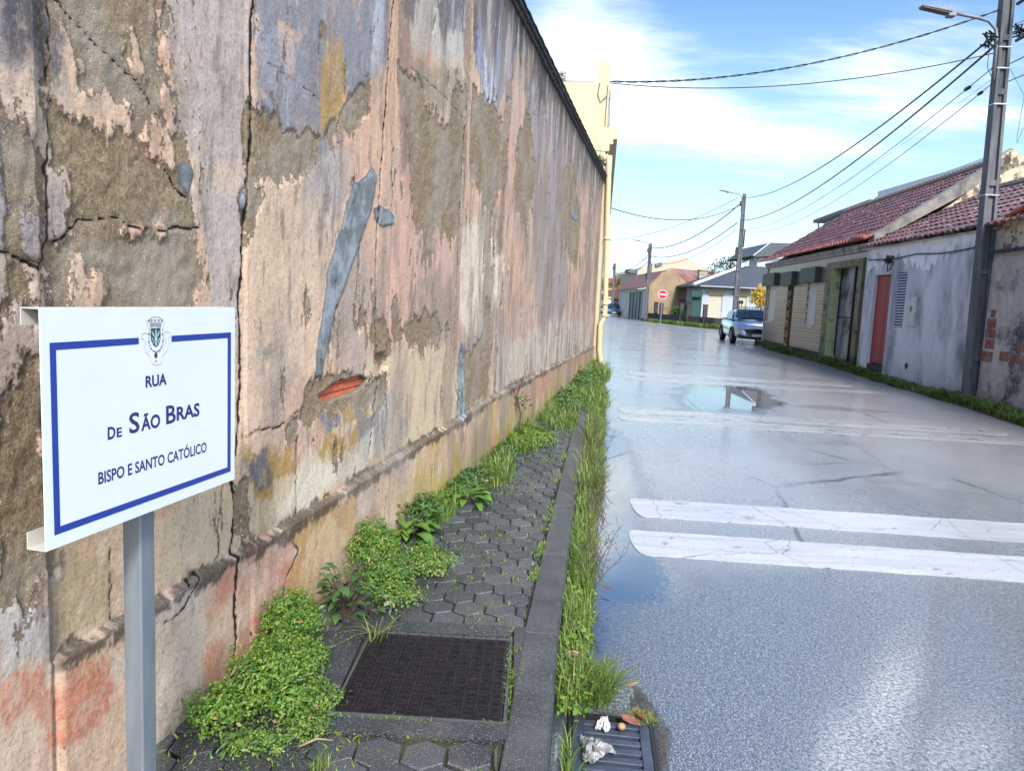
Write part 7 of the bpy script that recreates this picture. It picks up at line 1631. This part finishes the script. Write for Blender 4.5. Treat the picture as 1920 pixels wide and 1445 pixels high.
# grass by the no-entry sign
r_ = np.random.default_rng(97); m_ = 2500; Yw = []; Xw = []
for a, b in zip(Ps[:-2], Ps[1:-1]):
    tt = r_.random(m_ // 3); Xw.append(a[0] + (b[0] - a[0]) * tt - r_.uniform(.1, .7, m_ // 3)); Yw.append(a[1] + (b[1] - a[1]) * tt - r_.uniform(.1, .9, m_ // 3))
X, Y = np.concatenate(Xw), np.concatenate(Yw); stuff(blades('far_verge_grass', np.stack([X, Y, np.zeros(len(X))], 1), r_.uniform(.15, .4, len(X)), np.full(len(X), .05), .6, grassm, 98, tip=.3), 'grass in front of the dark garden wall', 'grass')
# trees and shrubs far off
def tree(name, label, cat, base, H_, R_, count, ls, mat, seed, trunk=.12, blobs=None, group=None):
    r_ = np.random.default_rng(seed); t = thing(name, label, cat, base, 0, group); mb = MB(); tips = []
    mb.tube([(0, 0, 0), (.05 * R_, 0, H_ * .4), (0, 0, H_ * .85)], [trunk, trunk * .7, trunk * .2], 7)
    for k in range(12):
        a = k * 2.4 + r_.uniform(-.3, .3); z = H_ * r_.uniform(.4, .85); q = R_ * r_.uniform(.5, .95); e = np.array([q * math.cos(a), q * math.sin(a), z + H_ * r_.uniform(.03, .2)]); mb.tube([(0, 0, z - H_ * .1), tuple(e * .5 + [0, 0, z * .5 - .02]), tuple(e)], [trunk * .4, trunk * .25, trunk * .08], 5); tips.append(e)
    mb.build('trunk', stemm, t); tips.append(np.array([0, 0, H_ * .9])); tips = np.array(tips); m_ = count; i = r_.integers(0, len(tips), m_); P = tips[i] + r_.normal(size=(m_, 3)) * R_ * np.array([.20, .20, .16]); P[:, 2] = np.minimum(P[:, 2], H_ * 1.05)
    Vv, Ff = leaves_np(P, r_.normal(size=P.shape) + [0, 0, .4], ls * r_.uniform(.6, 1.3, m_), ls * .5 * r_.uniform(.6, 1.3, m_), r_)
    npmesh('crown', Vv, Ff, mat, t, False, False, {'tint': ('FLOAT', np.repeat(r_.random(m_), 4))}); return t
darkleaf = M('leaf_far_dark', (0.04, 0.075, 0.05), (0.025, 0.05, 0.035), 0.6, tint=(.06, .10, .07))
xT = X_at(1364, 490, 85); tree('dark_tree', 'dark open crowned tree rising behind the bungalow left of the second pole', 'tree', (xT, 85, 0), Z_at(1364, 474, 85) - .3, 1.9, 1500, .28, darkleaf, 111, .16)
tree('dark_tree', 'low dark tree top just right of the second pole', 'tree', (X_at(1387, 495, 86), 86, 0), Z_at(1390, 492, 86), 1.1, 420, .26, darkleaf, 112, .12)
yleaf = M('leaf_yellow', (0.62, 0.42, 0.05), (0.45, 0.27, 0.03), 0.5, scale=9, tint=(0.66, 0.52, 0.10), trans=.2)
Yy = 52.0; xc, zc = X_at(1422, 560, Yy), Z_at(1422, 560, Yy)
t = bush('yellow_shrub', 'rounded shrub with golden yellow foliage behind the silver car', 'shrub', [(xc + .12, Yy, zc - .05, .66, .6, .80), (xc + .5, Yy, zc - .4, .6, .6, .7)], 2600, .16, .08, yleaf, 113, z0=.0)
bush('dark_shrub', 'dark leafy shrub with pale flowers beside the pink door', 'shrub', [(X_at(1290, 585, 63), 63.5, .9, .75, .7, .75), (X_at(1303, 585, 63), 63.5, .8, .75, .7, .7)], 1500, .22, .08, leafd, 114, z0=0.0)
bush('dark_shrub', 'smaller dark shrub left of the pink door', 'shrub', [(X_at(1270, 590, 64), 64.5, .8, .4, .4, .5)], 500, .2, .08, leafd, 115, z0=0.0)
# moss on the coping end
q = WP + WD * 14.9 + WN * -.1; bush('moss_clump', 'dark mossy plant growing on the far end of the wall coping', 'moss', [(q[0], 14.9, TOPZ + .2, .15, .5, .12)], 800, .05, .025, M('moss_dark', (0.06, 0.07, 0.03), (0.04, 0.04, 0.02)), 116, z0=TOPZ + .1)
q = WP + WD * 9.3 + WN * 0; bush('moss_clump', 'tiny sprigs growing on the wall coping near the top of the wall', 'moss', [(q[0], 9.3, TOPZ + .18, .06, .25, .06)], 160, .04, .012, M('moss_dark_b', (0.06, 0.07, 0.03), (0.04, 0.04, 0.02)), 117, z0=TOPZ + .1)
